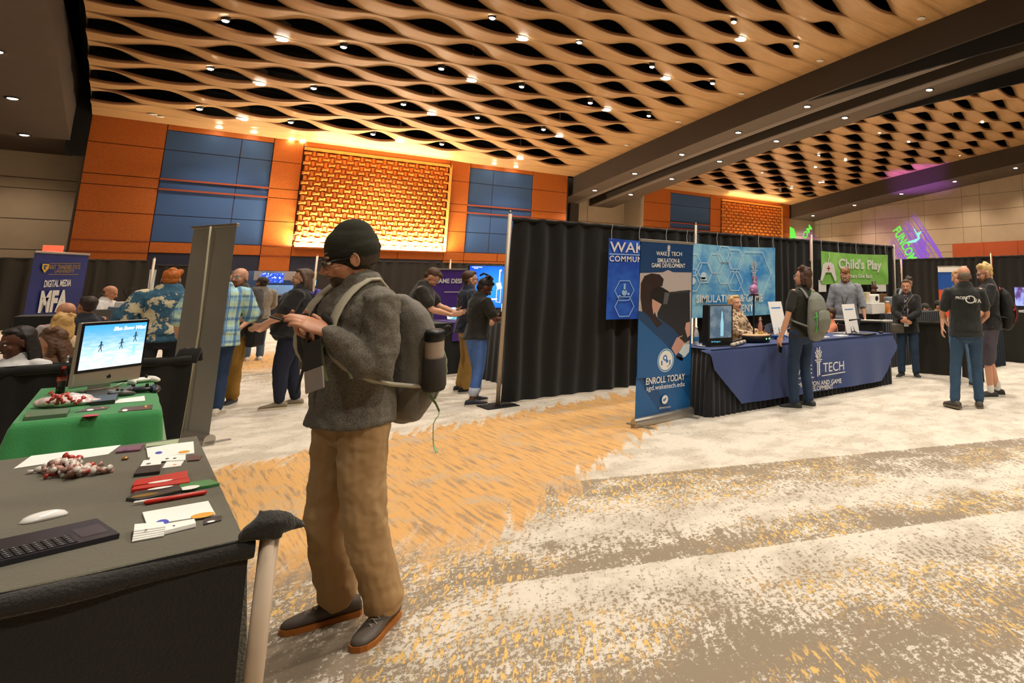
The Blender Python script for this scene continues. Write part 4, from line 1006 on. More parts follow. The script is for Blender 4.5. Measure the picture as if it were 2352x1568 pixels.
remesh(MB().rbox(-.05, .05, -.13, .13, -.14, .12, .03).build('bag_body', mat('bag_black', '161412', .7), sb, True), .01, 2)
loc = (.79, 10.0, 0)
pT = P('man in blue-green plaid shirt and dark jeans with his back turned', loc, 168, h=1.78, w=1.18, belly=.05, sk='fair', lean=.03, head=(-.2, .1, 0), la=(-.30, .18, .98), ra=(.28, .26, 1.08), topm=M_PLAID, sleeve='elbow', loose=.02, hem=.80, bottom='22385a', shoes='d8cfbe', sole='d0c8b8', hair='short', hairc='4a3424', lf=(-.12, .0), rf=(.13, .05), rfa=-.5)
p_ = atr(384, 700, 10.7); loc = (p_.x, p_.y, 0)
pU = P('person with bright orange hair in teal leaf-print shirt, back turned', loc, 176, h=1.74, w=1.22, belly=.03, sk='fair', lean=.10, head=(-.15, .1, 0), la=(-.34, .22, 1.0), ra=(.34, .22, 1.0), topm=M_HAWAII, sleeve='elbow', loose=.03, bottom='2a2c33', hair='short+messy', hairc='c46a1c')
loc, st_ = seated(237, 672, 16.3)
pV = P('balding man in white shirt working behind the dark counter', loc, -65, h=1.76, w=1.0, sk='light', seat=st_, lean=.15, head=(0, .2, 0), la=(-.2, .35, .95), ra=(.2, .35, .95), lf=(-.1, .3), rf=(.1, .3), top='dcdcdc', sleeve='long', loose=.014, hair='bald', hairc='5a3f28', collar='shirt')
loc, st_ = seated(197, 705, 11.5, .9)
P('person with short dark hair seated in front of the dark counter', loc, 150, h=1.6, sk='tan', seat=st_, top='1f2430', hair='short', hairc='2c1c14', lf=(-.1, .35), rf=(.1, .35), la=(-.2, .3, .7), ra=(.2, .3, .7))
loc, st_ = seated(148, 715, 12.1)
P('person in pale grey T-shirt beside the navy roll-up banner', loc, 150, h=1.72, sk='light', seat=st_, top='a8a0a4', hair='bald', hairc='8a5a3a', lf=(-.1, .35), rf=(.1, .35), la=(-.2, .3, .7), ra=(.2, .3, .7))
loc, st_ = seated(138, 740, 10.2, .9)
P('child with blonde hair seated behind the black side drape', loc, 150, h=1.5, w=.9, sk='fair', seat=st_, top='c8b08a', hair='short+bob+messy', hairc='c9a060', lf=(-.1, .3), rf=(.1, .3), la=(-.2, .3, .6), ra=(.2, .3, .6))
loc, st_ = seated(124, 782, 9.0, .95)
P('person with long curly brown hair seated behind the black side drape', loc, 120, h=1.62, sk='light', seat=st_, head=(0, .3, 0), top='6a4a34', hair='short+long+messy', hairc='5a3a20', lf=(-.1, .35), rf=(.1, .35), la=(-.2, .3, .6), ra=(.2, .3, .6))
loc, st_ = seated(44, 778, 8.05)
pAA = P('person with long dark braids in white top seated at the left picture edge', loc, 40, h=1.68, sk='brown', seat=st_, head=(-.5, .2, 0), top='e2e0de', hair='short+braids', hairc='1c120c', lf=(-.1, .35), rf=(.1, .35), la=(-.2, .3, .6), ra=(.2, .3, .6))

# ------------------------------------------------------------------ pipe and drape, tables, banners
def fit_text(body, x0, x1, zc, hgt, y, parent, m, bold=0.0, shear=0, M=None, slope=0.0, name='lettering', space=1.0):
    """lettering stretched to the width x0..x1 and cap height hgt on the local plane y (facing -y)"""
    o = text(body, 1.0, (0, 0, 0), (0, 0, 0), m, parent, 'LEFT', bold, name, extr=0, shear=shear, space=space)
    me = o.data; xs = [v.co.x for v in me.vertices]; ys = [v.co.y for v in me.vertices]
    a, b, c, d = min(xs), max(xs), min(ys), max(ys)
    for v in me.vertices:
        X = x0+(v.co.x-a)/(b-a)*(x1-x0); Z = zc-hgt/2+(v.co.y-c)/(d-c)*hgt+slope*(X-(x0+x1)/2)
        v.co = Vector((X, y-.0008*(1 if v.co.z > 0 else 0), Z))
    return o
def pole(loc, h, label, grp=None, r=.02, m=None, base=True, bsize=.22):
    t = thing('drape_pole', label, 'pole', loc, 0, grp)
    MB().tube([(0, 0, .01), (0, 0, h)], r, 12, caps=False).build('upright', m or M_POLE, t, True)
    if base: MB().rbox(-bsize, bsize, -bsize, bsize, 0, .012, .01).build('base_plate', M_PIPE, t)
    MB().tube([(0, 0, h-.002), (0, 0, h+.03)], r*.6, 8).build('pin', M_ALU, t, True)
    return t
def drape(label, p0, p1, z0, z1, m=None, amp=.035, per=.16, grp=None, seed=0, ruffle=.05, name='black_drape', cat='drape', hem=.0):
    p0, p1 = Vector((p0[0], p0[1])), Vector((p1[0], p1[1])); d = p1-p0; L = d.length; d /= L; nn = Vector((-d.y, d.x))
    t = thing(name, label, cat, (p0.x, p0.y, 0), atan2(d.y, d.x), grp)
    nu = max(8, int(L/per*8)); 
    def f(a, b):
        x = a*L; z = z0+(z1-z0)*b; ph = 2*pi*x/per+1.7*noise.noise(Vector((x*1.3, seed*7.1, 0)))*3
        am = amp*(.55+.45*(1-b))*(.7+.6*noise.noise(Vector((x*.8, z*.35, seed+3.)))) 
        return (x+.012*sin(z*3+x*5), am*sin(ph)+.01*noise.noise(Vector((x*2, z*2, seed))), z+(hem*noise.noise(Vector((x*1.5, 0, seed))) if b == 0 else 0))
    MB().grid(f, nu, 10).build('cloth', m or M_DRAPE, t, True, fix=False)
    b_ = MB(); b_.grid(lambda a, b: (a*L, .028*cos(pi*b*2)+.012*sin(a*L/per*2*pi), z1-ruffle*.5+ruffle*.5*sin(pi*b*2)+.006*noise.noise(Vector((a*L*6, b, seed)))), nu, 8); b_.build('rod_pocket', m or M_DRAPE, t, True, fix=False)
    MB().tube([(0, 0, z1-ruffle*.45), (L, 0, z1-ruffle*.45)], .007, 8, caps=False).build('crossbar', M_ALU, t, True)
    return t
def skirt_table(label, x0, x1, y0, y1, h, mtop, mskirt, per=.09, amp=.018, name='draped_table', rz=0, sides='fblr', cornr=.02):
    cx, cy = (x0+x1)/2, (y0+y1)/2; t = thing(name, label, 'table', (cx, cy, 0), rz); a, b = (x1-x0)/2, (y1-y0)/2
    MB().rbox(-a, a, -b, b, h-.03, h, .012).build('tabletop', mtop, t)
    per_pts = []; cor = [(-a, -b), (a, -b), (a, b), (-a, b), (-a, -b)]
    for (ax, ay), (bx, by) in zip(cor[:-1], cor[1:]):
        L = hypot(bx-ax, by-ay); n_ = max(6, int(L/per*6))
        for k in range(n_): per_pts.append((ax+(bx-ax)*k/n_, ay+(by-ay)*k/n_, (by-ay)/L, -(bx-ax)/L))
    per_pts.append(per_pts[0])
    def f(u_, v_):
        i = min(int(round(u_*(len(per_pts)-1))), len(per_pts)-1); x, y, nx, ny = per_pts[i]
        s_ = i*per/6; w_ = (amp*(.3+.7*v_))*(1+sin(2*pi*s_/per+.8*sin(s_*2.1)))+.012*v_
        return (x+nx*w_, y+ny*w_, h-.004-(h-.012)*v_)
    MB().grid(f, len(per_pts)-1, 4).build('skirt', mskirt, t, True, fix=False)
    return t

YC = 8.36
poleA = at(1140, 940, 0)
PX_ = [3.50, 6.63, 9.52, 12.42]
pole((PX_[0], YC, 0), 2.44, 'tall pale drape pole at the open left end of the black curtain wall', m=M_POLE, r=.026, bsize=.2)
pole((PX_[1], YC, 0), 2.50, 'pale drape pole rising behind the light blue hexagon banner')
pole((PX_[2], YC-.03, 0), 2.50, 'pale drape pole behind the long-haired man with the backpack')
pole((PX_[3], YC, 0), 2.44, 'pale drape pole at the right end beside the green banner')
drape('black curtain left of and behind the navy hanging banner', (PX_[0]+.04, YC), (PX_[1]-.04, YC), .03, 2.40, amp=.055, per=.27, seed=1)
drape('black curtain behind the light blue hexagon banner', (PX_[1]+.04, YC), (PX_[2]-.04, YC), .03, 2.40, amp=.05, per=.25, seed=2)
drape('black curtain carrying the green banner', (PX_[2]+.04, YC), (PX_[3]-.03, YC), .03, 2.40, amp=.05, per=.25, seed=3)
# far right curtain wall
for k, (ya, yb_) in enumerate(((15.6, 12.6), (12.55, 9.3), (9.25, 6.0), (5.95, 2.8))):
    drape(('black curtain far right, end section by the corner', 'black curtain right of the green banner in the distance', 'black curtain behind the red and blue roll-up banner', 'black curtain at the right picture edge behind the monitor')[k], (19.15, ya), (19.15, yb_), .03, 2.42, amp=.06, per=.3, seed=4+k)
pole((19.1, 9.28, 0), 2.5, 'pale drape pole in the far right curtain wall')
pole((19.1, 12.58, 0), 2.42, 'pale drape pole hung with a thin pink ribbon, far right curtain wall')
drape('black curtain closing the far right booths at the back', (12.6, 15.7), (19.1, 15.6), .03, 2.42, amp=.06, per=.3, seed=9)
# far left curtains
drape('black curtain behind the navy roll-up banner', (-6.5, 33.6), (.55, 33.2), .03, 2.44, mat('dark_drape_far', '2a2520', .85), amp=.10, per=.42, seed=10)
pole((.62, 33.2, 0), 2.5, 'pale drape pole ending the far left curtain', r=.04)
drape('dark curtain beyond the orange-haired person', (.75, 34.2), (2.1, 34.0), .03, 2.3, mat('dark_drape_far', '2a2520', .85), amp=.08, per=.35, seed=11)
drape('black curtain behind the beanie man up to the purple banner', (4.78, 27.6), (9.3, 27.9), .03, 2.44, mat('dark_drape_far', '2a2520', .85), amp=.08, per=.36, seed=12)
drape('black curtain behind the big blue screen', (9.35, 27.9), (14.5, 28.4), .03, 2.44, mat('dark_drape_far', '2a2520', .85), amp=.08, per=.36, seed=13)
pole((4.72, 27.6, 0), 2.55, 'pale drape pole beside the opening to the concession stand', r=.035)
pole((9.33, 27.85, 0), 2.55, 'pale drape pole above the purple banner', r=.03)

def hexring(mb, cx, cz_, r, w, y, rot=0):
    for k in range(6):
        a, b = radians(60*k+rot), radians(60*k+60+rot)
        mb.add([(cx+r*cos(a), y, cz_+r*sin(a)), (cx+r*cos(b), y, cz_+r*sin(b)), (cx+(r-w)*cos(b), y, cz_+(r-w)*sin(b)), (cx+(r-w)*cos(a), y, cz_+(r-w)*sin(a))], [(0, 1, 2, 3)])
def poly(mb, pts, y): mb.add([(p[0], y, p[1]) for p in pts], [tuple(range(len(pts)))])
def disc(mb, cx, cz_, r, y, n=24, sx=1.0): poly(mb, [(cx+r*sx*cos(2*pi*k/n), cz_+r*sin(2*pi*k/n)) for k in range(n)], y)
def stroke(mb, a, b, w, y):
    a, b = Vector(a), Vector(b); d = (b-a).normalized(); p = Vector((-d.y, d.x))*w/2
    poly(mb, [a+p, b+p, b-p, a-p], y)
def torch(mb, cx, zb, zt_, y, wd):
    """pillar with two bars and a flame of crossing strokes"""
    h = zt_-zb; zc = zb+.56*h; w = wd*.10
    stroke(mb, (cx-wd*.14, zb), (cx-wd*.14, zc-.07*h), wd*.13, y); stroke(mb, (cx+wd*.10, zb+.04*h), (cx+wd*.10, zc-.07*h), wd*.17, y)
    stroke(mb, (cx-wd*.38, zc-.06*h), (cx+wd*.38, zc-.06*h), .03*h, y); stroke(mb, (cx-wd*.5, zc), (cx+wd*.5, zc), .035*h, y)
    for x0, x1, t0, t1 in ((-.40, -.12, .72, .60), (-.46, .02, .84, .60), (-.30, .10, .90, .64), (.40, .12, .72, .60), (.46, -.02, .84, .62), (.30, -.06, .90, .68), (-.04, .22, .78, 1.0), (.02, -.22, .78, .98)):
        stroke(mb, (cx+x0*wd, zb+t0*h), (cx+x1*wd, zb+t1*h), w, y)

# hanging banners of the booth
def hang_banner(label, x0, x1, z0, z1, y, m, name='hanging_banner', sag=.02, strings=None):
    t = thing(name, label, 'banner', (0, 0, 0))
    MB().grid(lambda a, b: (x0+(x1-x0)*a, y+.006*sin(a*9+b*2)+.004*sin(b*7+a*3), z0+(z1-z0)*b-sag*sin(pi*a)*(.4+.6*b)), 24, 12).build('sheet', m, t, True, fix=False)
    for x in strings or []: MB().tube([(x+.03, YC-.09, 2.395), (x+.01, YC-.095, (2.395+z1)/2), (x, y-.003, z1-.02)], .004, 5, caps=False).build('string', mat('pale_string', 'b8b8b4', .7), t)
    return t
def cz1(x, y, Y=8.20): p = aty(1380+x/3.267, 520+y/3.267, Y); return (p.x, p.z)
n = NT('banner_sky_blue', .45); o_ = n.sep(n.tc.outputs['Object']); w_ = n.noise(n.comb(o_[0], o_[2]), 2.2, 4, .65)
n.color(n.mix(n.ss(w_, .35, .68), '3f97dd', '9ad6ee')); M_SKYB = n.m
n = NT('banner_royal_blue', .5); o_ = n.sep(n.tc.outputs['Object']); w_ = n.noise(n.comb(o_[0], o_[2]), 3, 3, .6)
n.color(n.mix(n.ss(w_, .3, .7), '1446b4', '2f6ad6')); M_ROYAL = n.m
tb_ = hang_banner('royal blue hanging banner with white capitals, left of the roll-up banner', 4.93, 6.25, 1.02, 2.19, 8.24, M_ROYAL, strings=(4.97, 5.45, 5.95))
M_PALEB = mat('print_pale_blue', '9cc4ee', .5); M_PALEB2 = mat('print_ice_blue', 'cfeaf6', .5)
g = MB(); fit_text('WAKE TECH', *[cz1(75, 155)[0], cz1(75, 155)[0]+1.42], cz1(170, 155)[1], .155, 8.225, tb_, M_WHITE, bold=.012)
fit_text('COMMUNITY COLLEGE', cz1(72, 242)[0], cz1(72, 242)[0]+1.35, cz1(170, 242)[1], .085, 8.225, tb_, M_WHITE, bold=.02, space=1.15)
p1 = cz1(70, 205); stroke(g, p1, (p1[0]+1.15, p1[1]), .016, 8.225)
for x, y in ((185, 480), (185, 600)):
    c = cz1(x, y); hexring(g, c[0], c[1], .17, .014, 8.226, 0)
c = cz1(185, 480); stroke(g, (c[0]-.0, c[1]+.10), (c[0], c[1]+.0), .035, 8.226); disc(g, c[0], c[1]-.03, .045, 8.226); disc(g, c[0]-.08, c[1]-.09, .025, 8.226); disc(g, c[0]+.07, c[1]-.05, .02, 8.226)
g.build('print', M_PALEB, tb_)
tb_ = hang_banner('light blue hanging banner with hexagons and a torch, behind the seated blonde woman', 6.33, 8.39, .99, 2.19, 8.24, M_SKYB, strings=(6.36, 7.0, 7.55, 7.98, 8.35))
g = MB()
for x, y, r in ((690, 285, .21), (690, 400, .21), (780, 345, .19), (870, 278, .19), (935, 210, .17), (940, 350, .21), (1012, 410, .19), (1015, 245, .20), (1155, 350, .44)):
    c = cz1(x, y); hexring(g, c[0], c[1], r, .014, 8.222, 0 if r < .4 else 0)
c = cz1(690, 408); disc(g, c[0], c[1], .06, 8.222, sx=1.3); c = cz1(778, 360); disc(g, c[0], c[1]-.02, .06, 8.222); stroke(g, (c[0]-.07, c[1]-.07), (c[0]+.07, c[1]-.07), .05, 8.222)
g.build('print', M_PALEB2, tb_)
g = MB(); c0_, c1_ = cz1(1155, 440), cz1(1155, 245); torch(g, c0_[0], c0_[1], c1_[1], 8.216, .17); g.build('torch_emblem', mat('print_silver', 'c4c8c8', .5), tb_)
fit_text('SIMULATION & GAME', cz1(722, 545)[0], cz1(1222, 532)[0], cz1(980, 540)[1]+.004, .125, 8.215, tb_, M_WHITE, bold=.012)
fit_text('DEVELOPMENT', cz1(797, 620)[0], cz1(1150, 615)[0], cz1(970, 617)[1], .125, 8.215, tb_, M_WHITE, bold=.012)
# green charity banner
n = NT('banner_green', .5); o_ = n.sep(n.tc.outputs['Object']); w_ = n.noise(n.comb(o_[0], o_[2]), 2.5, 3, .6)
n.color(n.mix(n.ss(w_, .3, .7), '7cc04e', 'a2da74')); M_LIME = n.m
def cz2(x, y, Y=8.20): p = aty(1700+x/3.4075, 520+y/3.4075, Y); return (p.x, p.z)
tb_ = hang_banner('lime green hanging banner with white lettering and a game controller', 9.70, 11.98, 1.53, 2.18, 8.24, M_LIME, strings=(9.72, 10.25, 10.85, 11.5, 11.92))
fit_text("Child's Play", cz2(775, 300)[0], cz2(1110, 310)[0], cz2(940, 305)[1], .27, 8.215, tb_, M_WHITE, bold=.03)
fit_text('Gamers Give Back', cz2(830, 385)[0], cz2(1040, 388)[0], cz2(940, 386)[1], .085, 8.215, tb_, M_WHITE, bold=.02)
g = MB().mat(M_WHITE); c = cz2(697, 335)
poly(g, [(c[0]-.17, c[1]+.09), (c[0]-.08, c[1]+.14), (c[0]+.08, c[1]+.14), (c[0]+.17, c[1]+.09), (c[0]+.25, c[1]-.20), (c[0]+.20, c[1]-.24), (c[0]+.08, c[1]-.06), (c[0]-.08, c[1]-.06), (c[0]-.20, c[1]-.24), (c[0]-.25, c[1]-.20)], 8.217)
for a, b in (((0, .14), (.0, .20)), ((0, .20), (.05, .25)), ((.05, .25), (.02, .33))): stroke(g, (c[0]+a[0], c[1]+a[1]), (c[0]+b[0], c[1]+b[1]), .02, 8.217)
g.mat(M_RED); stroke(g, (c[0]-.05, c[1]+.02), (c[0]+.05, c[1]+.02), .022, 8.213); stroke(g, (c[0], c[1]-.035), (c[0], c[1]+.075), .022, 8.213)
g.build('controller_print', None, tb_)
for k, (x, y, w, h_) in enumerate(((660, 465, .23, .23), (1120, 465, .36, .24))):
    c = cz2(x, y); tag(MB().box(c[0]-w/2, c[0]+w/2, 8.25, 8.255, c[1]-h_/2, c[1]+h_/2).build('paper_notice', M_PAPER), ('small white notice pinned under the left end of the green banner', 'white notice pinned under the right end of the green banner')[k], 'notice')

# navy table of the booth
tx = skirt_table('long table with black pleated skirt under the navy cloth', 4.95, 8.60, 5.92, 6.66, .75, M_DRAPE2, mat('skirt_black', '15171c', .85, sheen=.2), per=.085, amp=.02)
cl = thing('tablecloth', 'navy cloth with white torch lettering thrown over the black-skirted table', 'tablecloth', (0, 0, 0))
Lp = [aty(*p, 5.86) for p in ((1612, 806), (1634, 815), (1640, 848), (1668, 885), (1704, 927))]
Rp = [aty(*p, 5.86) for p in ((2052, 770), (2063, 797), (2047, 825), (2040, 850), (2026, 874))]
def lerpP(P, t):
    k = min(int(t*(len(P)-1)), len(P)-2); f = t*(len(P)-1)-k; return P[k].lerp(P[k+1], f)
def fcl(a, b):
    l, r = lerpP(Lp, b), lerpP(Rp, b)
    if b == 0: l.z = r.z = .766
    x = l.x+(r.x-l.x)*a; z = l.z+(r.z-l.z)*a; 
    z = min(z, .766)
    return (x, 5.872-.03*b-.010*b*sin(x*11+1)-.014*b*sin(x*4.3)-(.0 if b else -.02), z)
MB().grid(fcl, 60, 14).build('front_drop', M_NAVY, cl, True, fix=False)
MB().grid(lambda a, b: (4.92+3.72*a, 5.87+.80*b, .764+.003*sin(a*31)*sin(b*7)), 30, 6).build('top_sheet', M_NAVY, cl, True, fix=False)
def cz3(x, y): p = aty(1700+x/3.4075, 520+y/3.4075, 5.83); return (p.x, p.z)
YF = 5.812
def ft3(body, xa, ya, xb, yb, hpx, **k):
    a, b = cz3(xa, ya), cz3(xb, yb); hz = abs(cz3((xa+xb)/2, (ya+yb)/2-hpx/2)[1]-cz3((xa+xb)/2, (ya+yb)/2+hpx/2)[1])
    fit_text(body, a[0], b[0], (a[1]+b[1])/2, hz, YF, cl, M_WHITE, slope=(b[1]-a[1])/(b[0]-a[0]), **k)
ft3('WAKE', 385, 1130, 555, 1115, 72, bold=.0); ft3('TECH', 642, 1104, 805, 1085, 72, bold=.0)
ft3('SIMULATION AND GAME', 420, 1243, 785, 1205, 36, bold=.014); ft3('DEVELOPMENT', 495, 1275, 720, 1250, 36, bold=.014)
g = MB(); a, b = cz3(385, 1191), cz3(570, 1178); stroke(g, a, b, .012, YF); a, b = cz3(630, 1168), cz3(815, 1136); stroke(g, a, b, .012, YF)
a, b = cz3(606, 1172), cz3(606, 942); torch(g, (a[0]+b[0])/2, a[1], b[1], YF, .15); g.build('emblem', M_WHITE, cl)

# roll-up banners
def rollup(label, p0, p1, h, m, name='rollup_banner', ztop=None):
    p0, p1 = Vector((p0[0], p0[1])), Vector((p1[0], p1[1])); d = p1-p0; L = d.length
    t = thing(name, label, 'banner', (p0.x, p0.y, 0), atan2(d.y, d.x))
    MB().grid(lambda a, b: (L*a, .006*sin(a*3+b), .09+(h-.09)*b), 6, 10).build('panel', m, t, True, fix=False)
    MB().rbox(-.01, L+.01, -.014, .014, h-.01, h+.02, .006).build('top_rail', M_ALU, t)
    b = MB(); b.tube([(-.02, 0, .05), (L+.02, 0, .05)], (.045, .05), 12, xax=(0, 1, 0), caps=False); b.rbox(-.02, L+.02, -.05, .05, 0, .05, .01); bo = b.build('base_cassette', M_ALU, t, False)
    f_ = MB()
    for x in (.08, L-.08): f_.rbox(x-.02, x+.02, -.22, .22, 0, .012, .004)
    f_.build('foot', M_ALU, t)
    MB().tube([(L/2, .03, .05), (L/2, .05, h*.5), (L/2, .025, h)], .009, 8, caps=False).build('support_rod', mat('pale_rod', 'cfc8a8', .5), t, True)
    return t, L
n = NT('rollup_blue', .35); o_ = n.sep(n.tc.outputs['Object'])
n.color(n.mix(n.ss(n.math('ABSOLUTE', n.math('SINE', n.math('ADD', n.math('MULTIPLY', o_[0], 6), n.math('MULTIPLY', o_[2], 5)))), .45, .5), '0f4a80', '165c98')); M_RB = n.m
rb, LB = rollup('tall blue roll-up banner with a headset photograph in front of the curtain wall', (4.03, 6.07), (4.85, 6.165), 2.0, M_RB)
hm_ = homog([(270, 108), (650, 140), (665, 1395), (258, 1478)], [(0, 2.0), (LB, 2.0), (LB, .09), (0, .09)])
def bp_(mb, pts, y): poly(mb, [hm_(x, y_) for x, y_ in pts], y)
g = MB()
g.mat(mat('print_navy_header', '0d3c6c', .4)); bp_(g, [(270, 108), (650, 140), (643, 352), (508, 348), (471, 330), (433, 348), (268, 350)], -.010)
g.mat(mat('print_grey_wall', 'b4aaa6', .5)); bp_(g, [(268, 352), (433, 349), (471, 331), (508, 349), (643, 353), (648, 820), (640, 900), (600, 1010), (420, 830), (262, 700)], -.009)
g.mat(mat('print_dark_monitor', '1e2026', .4)); bp_(g, [(470, 500), (632, 488), (648, 870), (560, 900), (420, 830), (400, 660)], -.0095)
g.mat(mat('print_monitor_side', '34363c', .4)); bp_(g, [(545, 492), (632, 484), (642, 500), (480, 512)], -.0098)
g.mat(mat('print_teal_body', '143e66', .4)); bp_(g, [(262, 640), (340, 650), (420, 700), (520, 780), (600, 880), (590, 1030), (500, 960), (262, 800)], -.0102)
g.mat(mat('print_blue_sleeve', '1b5a94', .4)); bp_(g, [(262, 700), (430, 860), (590, 1032), (648, 930), (655, 1140), (262, 1160)], -.0105)
g.mat(mat('print_hair', '2a1c1c', .4)); bp_(g, [(275, 430), (300, 375), (350, 355), (410, 365), (440, 400), (432, 450), (360, 500), (365, 600), (400, 700), (440, 740), (400, 770), (340, 680), (290, 640), (275, 540)], -.0108)
g.mat(mat('print_skin', 'c49484', .4)); bp_(g, [(360, 540), (420, 585), (415, 620), (400, 650), (385, 640), (372, 670), (360, 600)], -.0110)
bp_(g, [(510, 930), (545, 850), (590, 830), (600, 900), (575, 950), (545, 985)], -.0112); bp_(g, [(605, 780), (612, 735), (640, 728), (645, 830), (625, 850)], -.0112)
g.mat(mat('print_headset', '17181b', .3)); bp_(g, [(345, 505), (380, 455), (430, 462), (480, 495), (485, 520), (460, 590), (430, 590), (345, 540)], -.0114)
g.mat(mat('print_headset_face', '55585c', .3)); bp_(g, [(450, 500), (485, 505), (470, 590), (440, 590)], -.0116)
g.mat(mat('print_white_panel', 'c9d6dc', .4)); bp_(g, [(560, 960), (600, 900), (645, 900), (640, 960), (610, 1000)], -.0112)
g.mat(M_SCREEN_DK); bp_(g, [(545, 985), (600, 1005), (592, 1030), (545, 1005)], -.0116); bp_(g, [(565, 850), (600, 830), (625, 880), (610, 890)], -.0118)
g.mat(M_WHITE); c = hm_(471, 1022); disc(g, c[0], c[1], .128, -.0118, 30, .97)
g.mat(mat('print_cyan', '2f86c0', .4)); disc(g, c[0], c[1], .122, -.0119, 30, .97); g.mat(M_WHITE); disc(g, c[0], c[1], .108, -.0120, 30, .97)
g.mat(mat('print_mid_blue', '2c6fae', .4)); disc(g, c[0]-.012, c[1]+.028, .034, -.0122, 10); g.mat(M_WHITE); disc(g, c[0]-.012, c[1]+.028, .016, -.0124); g.mat(mat('print_mid_blue', '', .4)); disc(g, c[0]+.018, c[1]-.01, .02, -.0124, 8)
stroke(g, (c[0]-.06, c[1]-.05), (c[0]-.06, c[1]+.0), .02, -.0122); stroke(g, (c[0]+.062, c[1]-.05), (c[0]+.062, c[1]+.0), .02, -.0122); stroke(g, (c[0]+.06, c[1]-.05), (c[0]+.02, c[1]-.075), .008, -.0122)
c = hm_(472, 1328); g.mat(M_WHITE); disc(g, c[0], c[1], .048, -.012, 24, .98); g.mat(mat('print_mid_blue', '', .4)); poly(g, [(c[0]-.028, c[1]-.015), (c[0]-.005, c[1]-.018), (c[0]+.018, c[1]+.002), (c[0]+.022, c[1]+.014), (c[0]+.006, c[1]+.02), (c[0]-.004, c[1]+.006), (c[0]-.022, c[1]+.012)], -.0124)
g.mat(M_WHITE); a, b = hm_(471, 232), hm_(471, 142); torch(g, a[0], a[1], b[1], -.0122, .055)
g.build('printed_graphic', None, rb)
def bt_(body, xa, ya, xb, yb, hpx, bold=.0, m=M_WHITE):
    a, b = hm_(xa, ya), hm_(xb, yb); hz = abs(hm_((xa+xb)/2, (ya+yb)/2-hpx/2)[1]-hm_((xa+xb)/2, (ya+yb)/2+hpx/2)[1])
    fit_text(body, a[0], b[0], (a[1]+b[1])/2, hz, -.015, rb, m, bold=bold*.5, slope=(b[1]-a[1])/(b[0]-a[0]))
bt_('WAKE', 380, 206, 456, 209, 30, .02); bt_('TECH', 488, 211, 565, 213, 30, .02)
bt_('SIMULATION &', 389, 258, 550, 264, 32, .025); bt_('GAME DEVELOPMENT', 348, 294, 592, 302, 32, .025)
bt_('ENROLL TODAY', 328, 1185, 613, 1150, 52, .035); bt_('sgd.waketech.edu', 332, 1245, 611, 1212, 50, .01); bt_('@WakeTechCC', 432, 1395, 515, 1386, 18, .01)

M_GREYB = mat('banner_back_grey', '8f8b80', .6, var=.05, vscale=2)
gb_, LG = rollup('grey back side of a leaning roll-up banner by the tables', (.43, 9.05), (.72, 8.28), 2.10, M_GREYB)
for ch in gb_.children:
    if ch.name.startswith('support_rod'): ch.location = (0, -.06, 0)
n = NT('banner_navy_print', .45); n.color(n.mix(n.ss(n.noise(n.tc.outputs['Object'], 1.6, 2), .45, .6), '1c2f74', '26337c')); M_NB = n.m
ml_, mr_ = (-1.04, 14.64), (-.50, 15.29)
nb_, LN = rollup('navy roll-up banner with large white capitals and a yellow arc at the left', ml_, mr_, 2.0, M_NB)
hn_ = homog([(395, 195), (975, 235), (930, 690), (300, 690)], [(0, 2.0), (LN, 2.0), (LN, 1.0), (-.0, 1.0)])
def nt_(body, xa, ya, xb, yb, hpx, m, bold=0):
    a, b = hn_(xa, ya), hn_(xb, yb); hz = abs(hn_((xa+xb)/2, (ya+yb)/2-hpx/2)[1]-hn_((xa+xb)/2, (ya+yb)/2+hpx/2)[1])
    fit_text(body, a[0], b[0], (a[1]+b[1])/2, hz, -.012, nb_, m, bold=bold, slope=(b[1]-a[1])/(b[0]-a[0]))
M_YEL = mat('print_gold', 'e0b428', .5); M_GOLD2 = mat('print_dull_gold', 'a88a3a', .5)
nt_('EAST TENNESSEE STATE', 555, 305, 888, 318, 30, M_GOLD2, .015); nt_('UNIVERSITY', 612, 338, 828, 346, 22, M_GOLD2, .01)
nt_('DIGITAL MEDIA', 508, 425, 806, 428, 52, M_WHITE, .03); nt_('MFA', 470, 558, 785, 558, 165, M_WHITE, .05)
fit_text('GAME DESIGN', .04, .50, .88, .055, -.012, nb_, M_YEL, bold=.03); fit_text('ANIMATION', .04, .42, .64, .055, -.012, nb_, M_YEL, bold=.03)
g = MB().mat(M_GOLD2)
for (xa, ya, xb, yb) in ((555, 280, 888, 293), (548, 358, 878, 370)): stroke(g, hn_(xa, ya), hn_(xb, yb), .008, -.012)
g.mat(M_YEL); c = hn_(508, 310); poly(g, [(c[0]-.05, c[1]+.06), (c[0]+.05, c[1]+.06), (c[0]+.05, c[1]-.01), (c[0], c[1]-.075), (c[0]-.05, c[1]-.01)], -.012)
g.mat(M_NB); poly(g, [(c[0]-.03, c[1]+.04), (c[0]+.03, c[1]+.04), (c[0]+.015, c[1]+.015), (c[0]-.01, c[1]+.01), (c[0]+.02, c[1]-.02), (c[0]-.02, c[1]-.03)], -.0125)
g.mat(M_YEL)
pts = [hn_(930, 672), hn_(820, 740), hn_(720, 830), hn_(660, 900)]
for a, b in zip(pts[:-1], pts[1:]): stroke(g, a, b, .028, -.012)
g.build('printed_graphic', None, nb_)
# exit-like red sign above it
s_ = atr(122, 572, 34); tag(MB().rbox(-.25, .25, -.05, .05, -.13, .13, .02).build('wall_sign', mat('red_sign', 'd8402a', .4, emit=1.2), None, False, (s_.x, s_.y, s_.z)), 'small glowing red sign on the beige wall above the navy roll-up banner', 'sign')

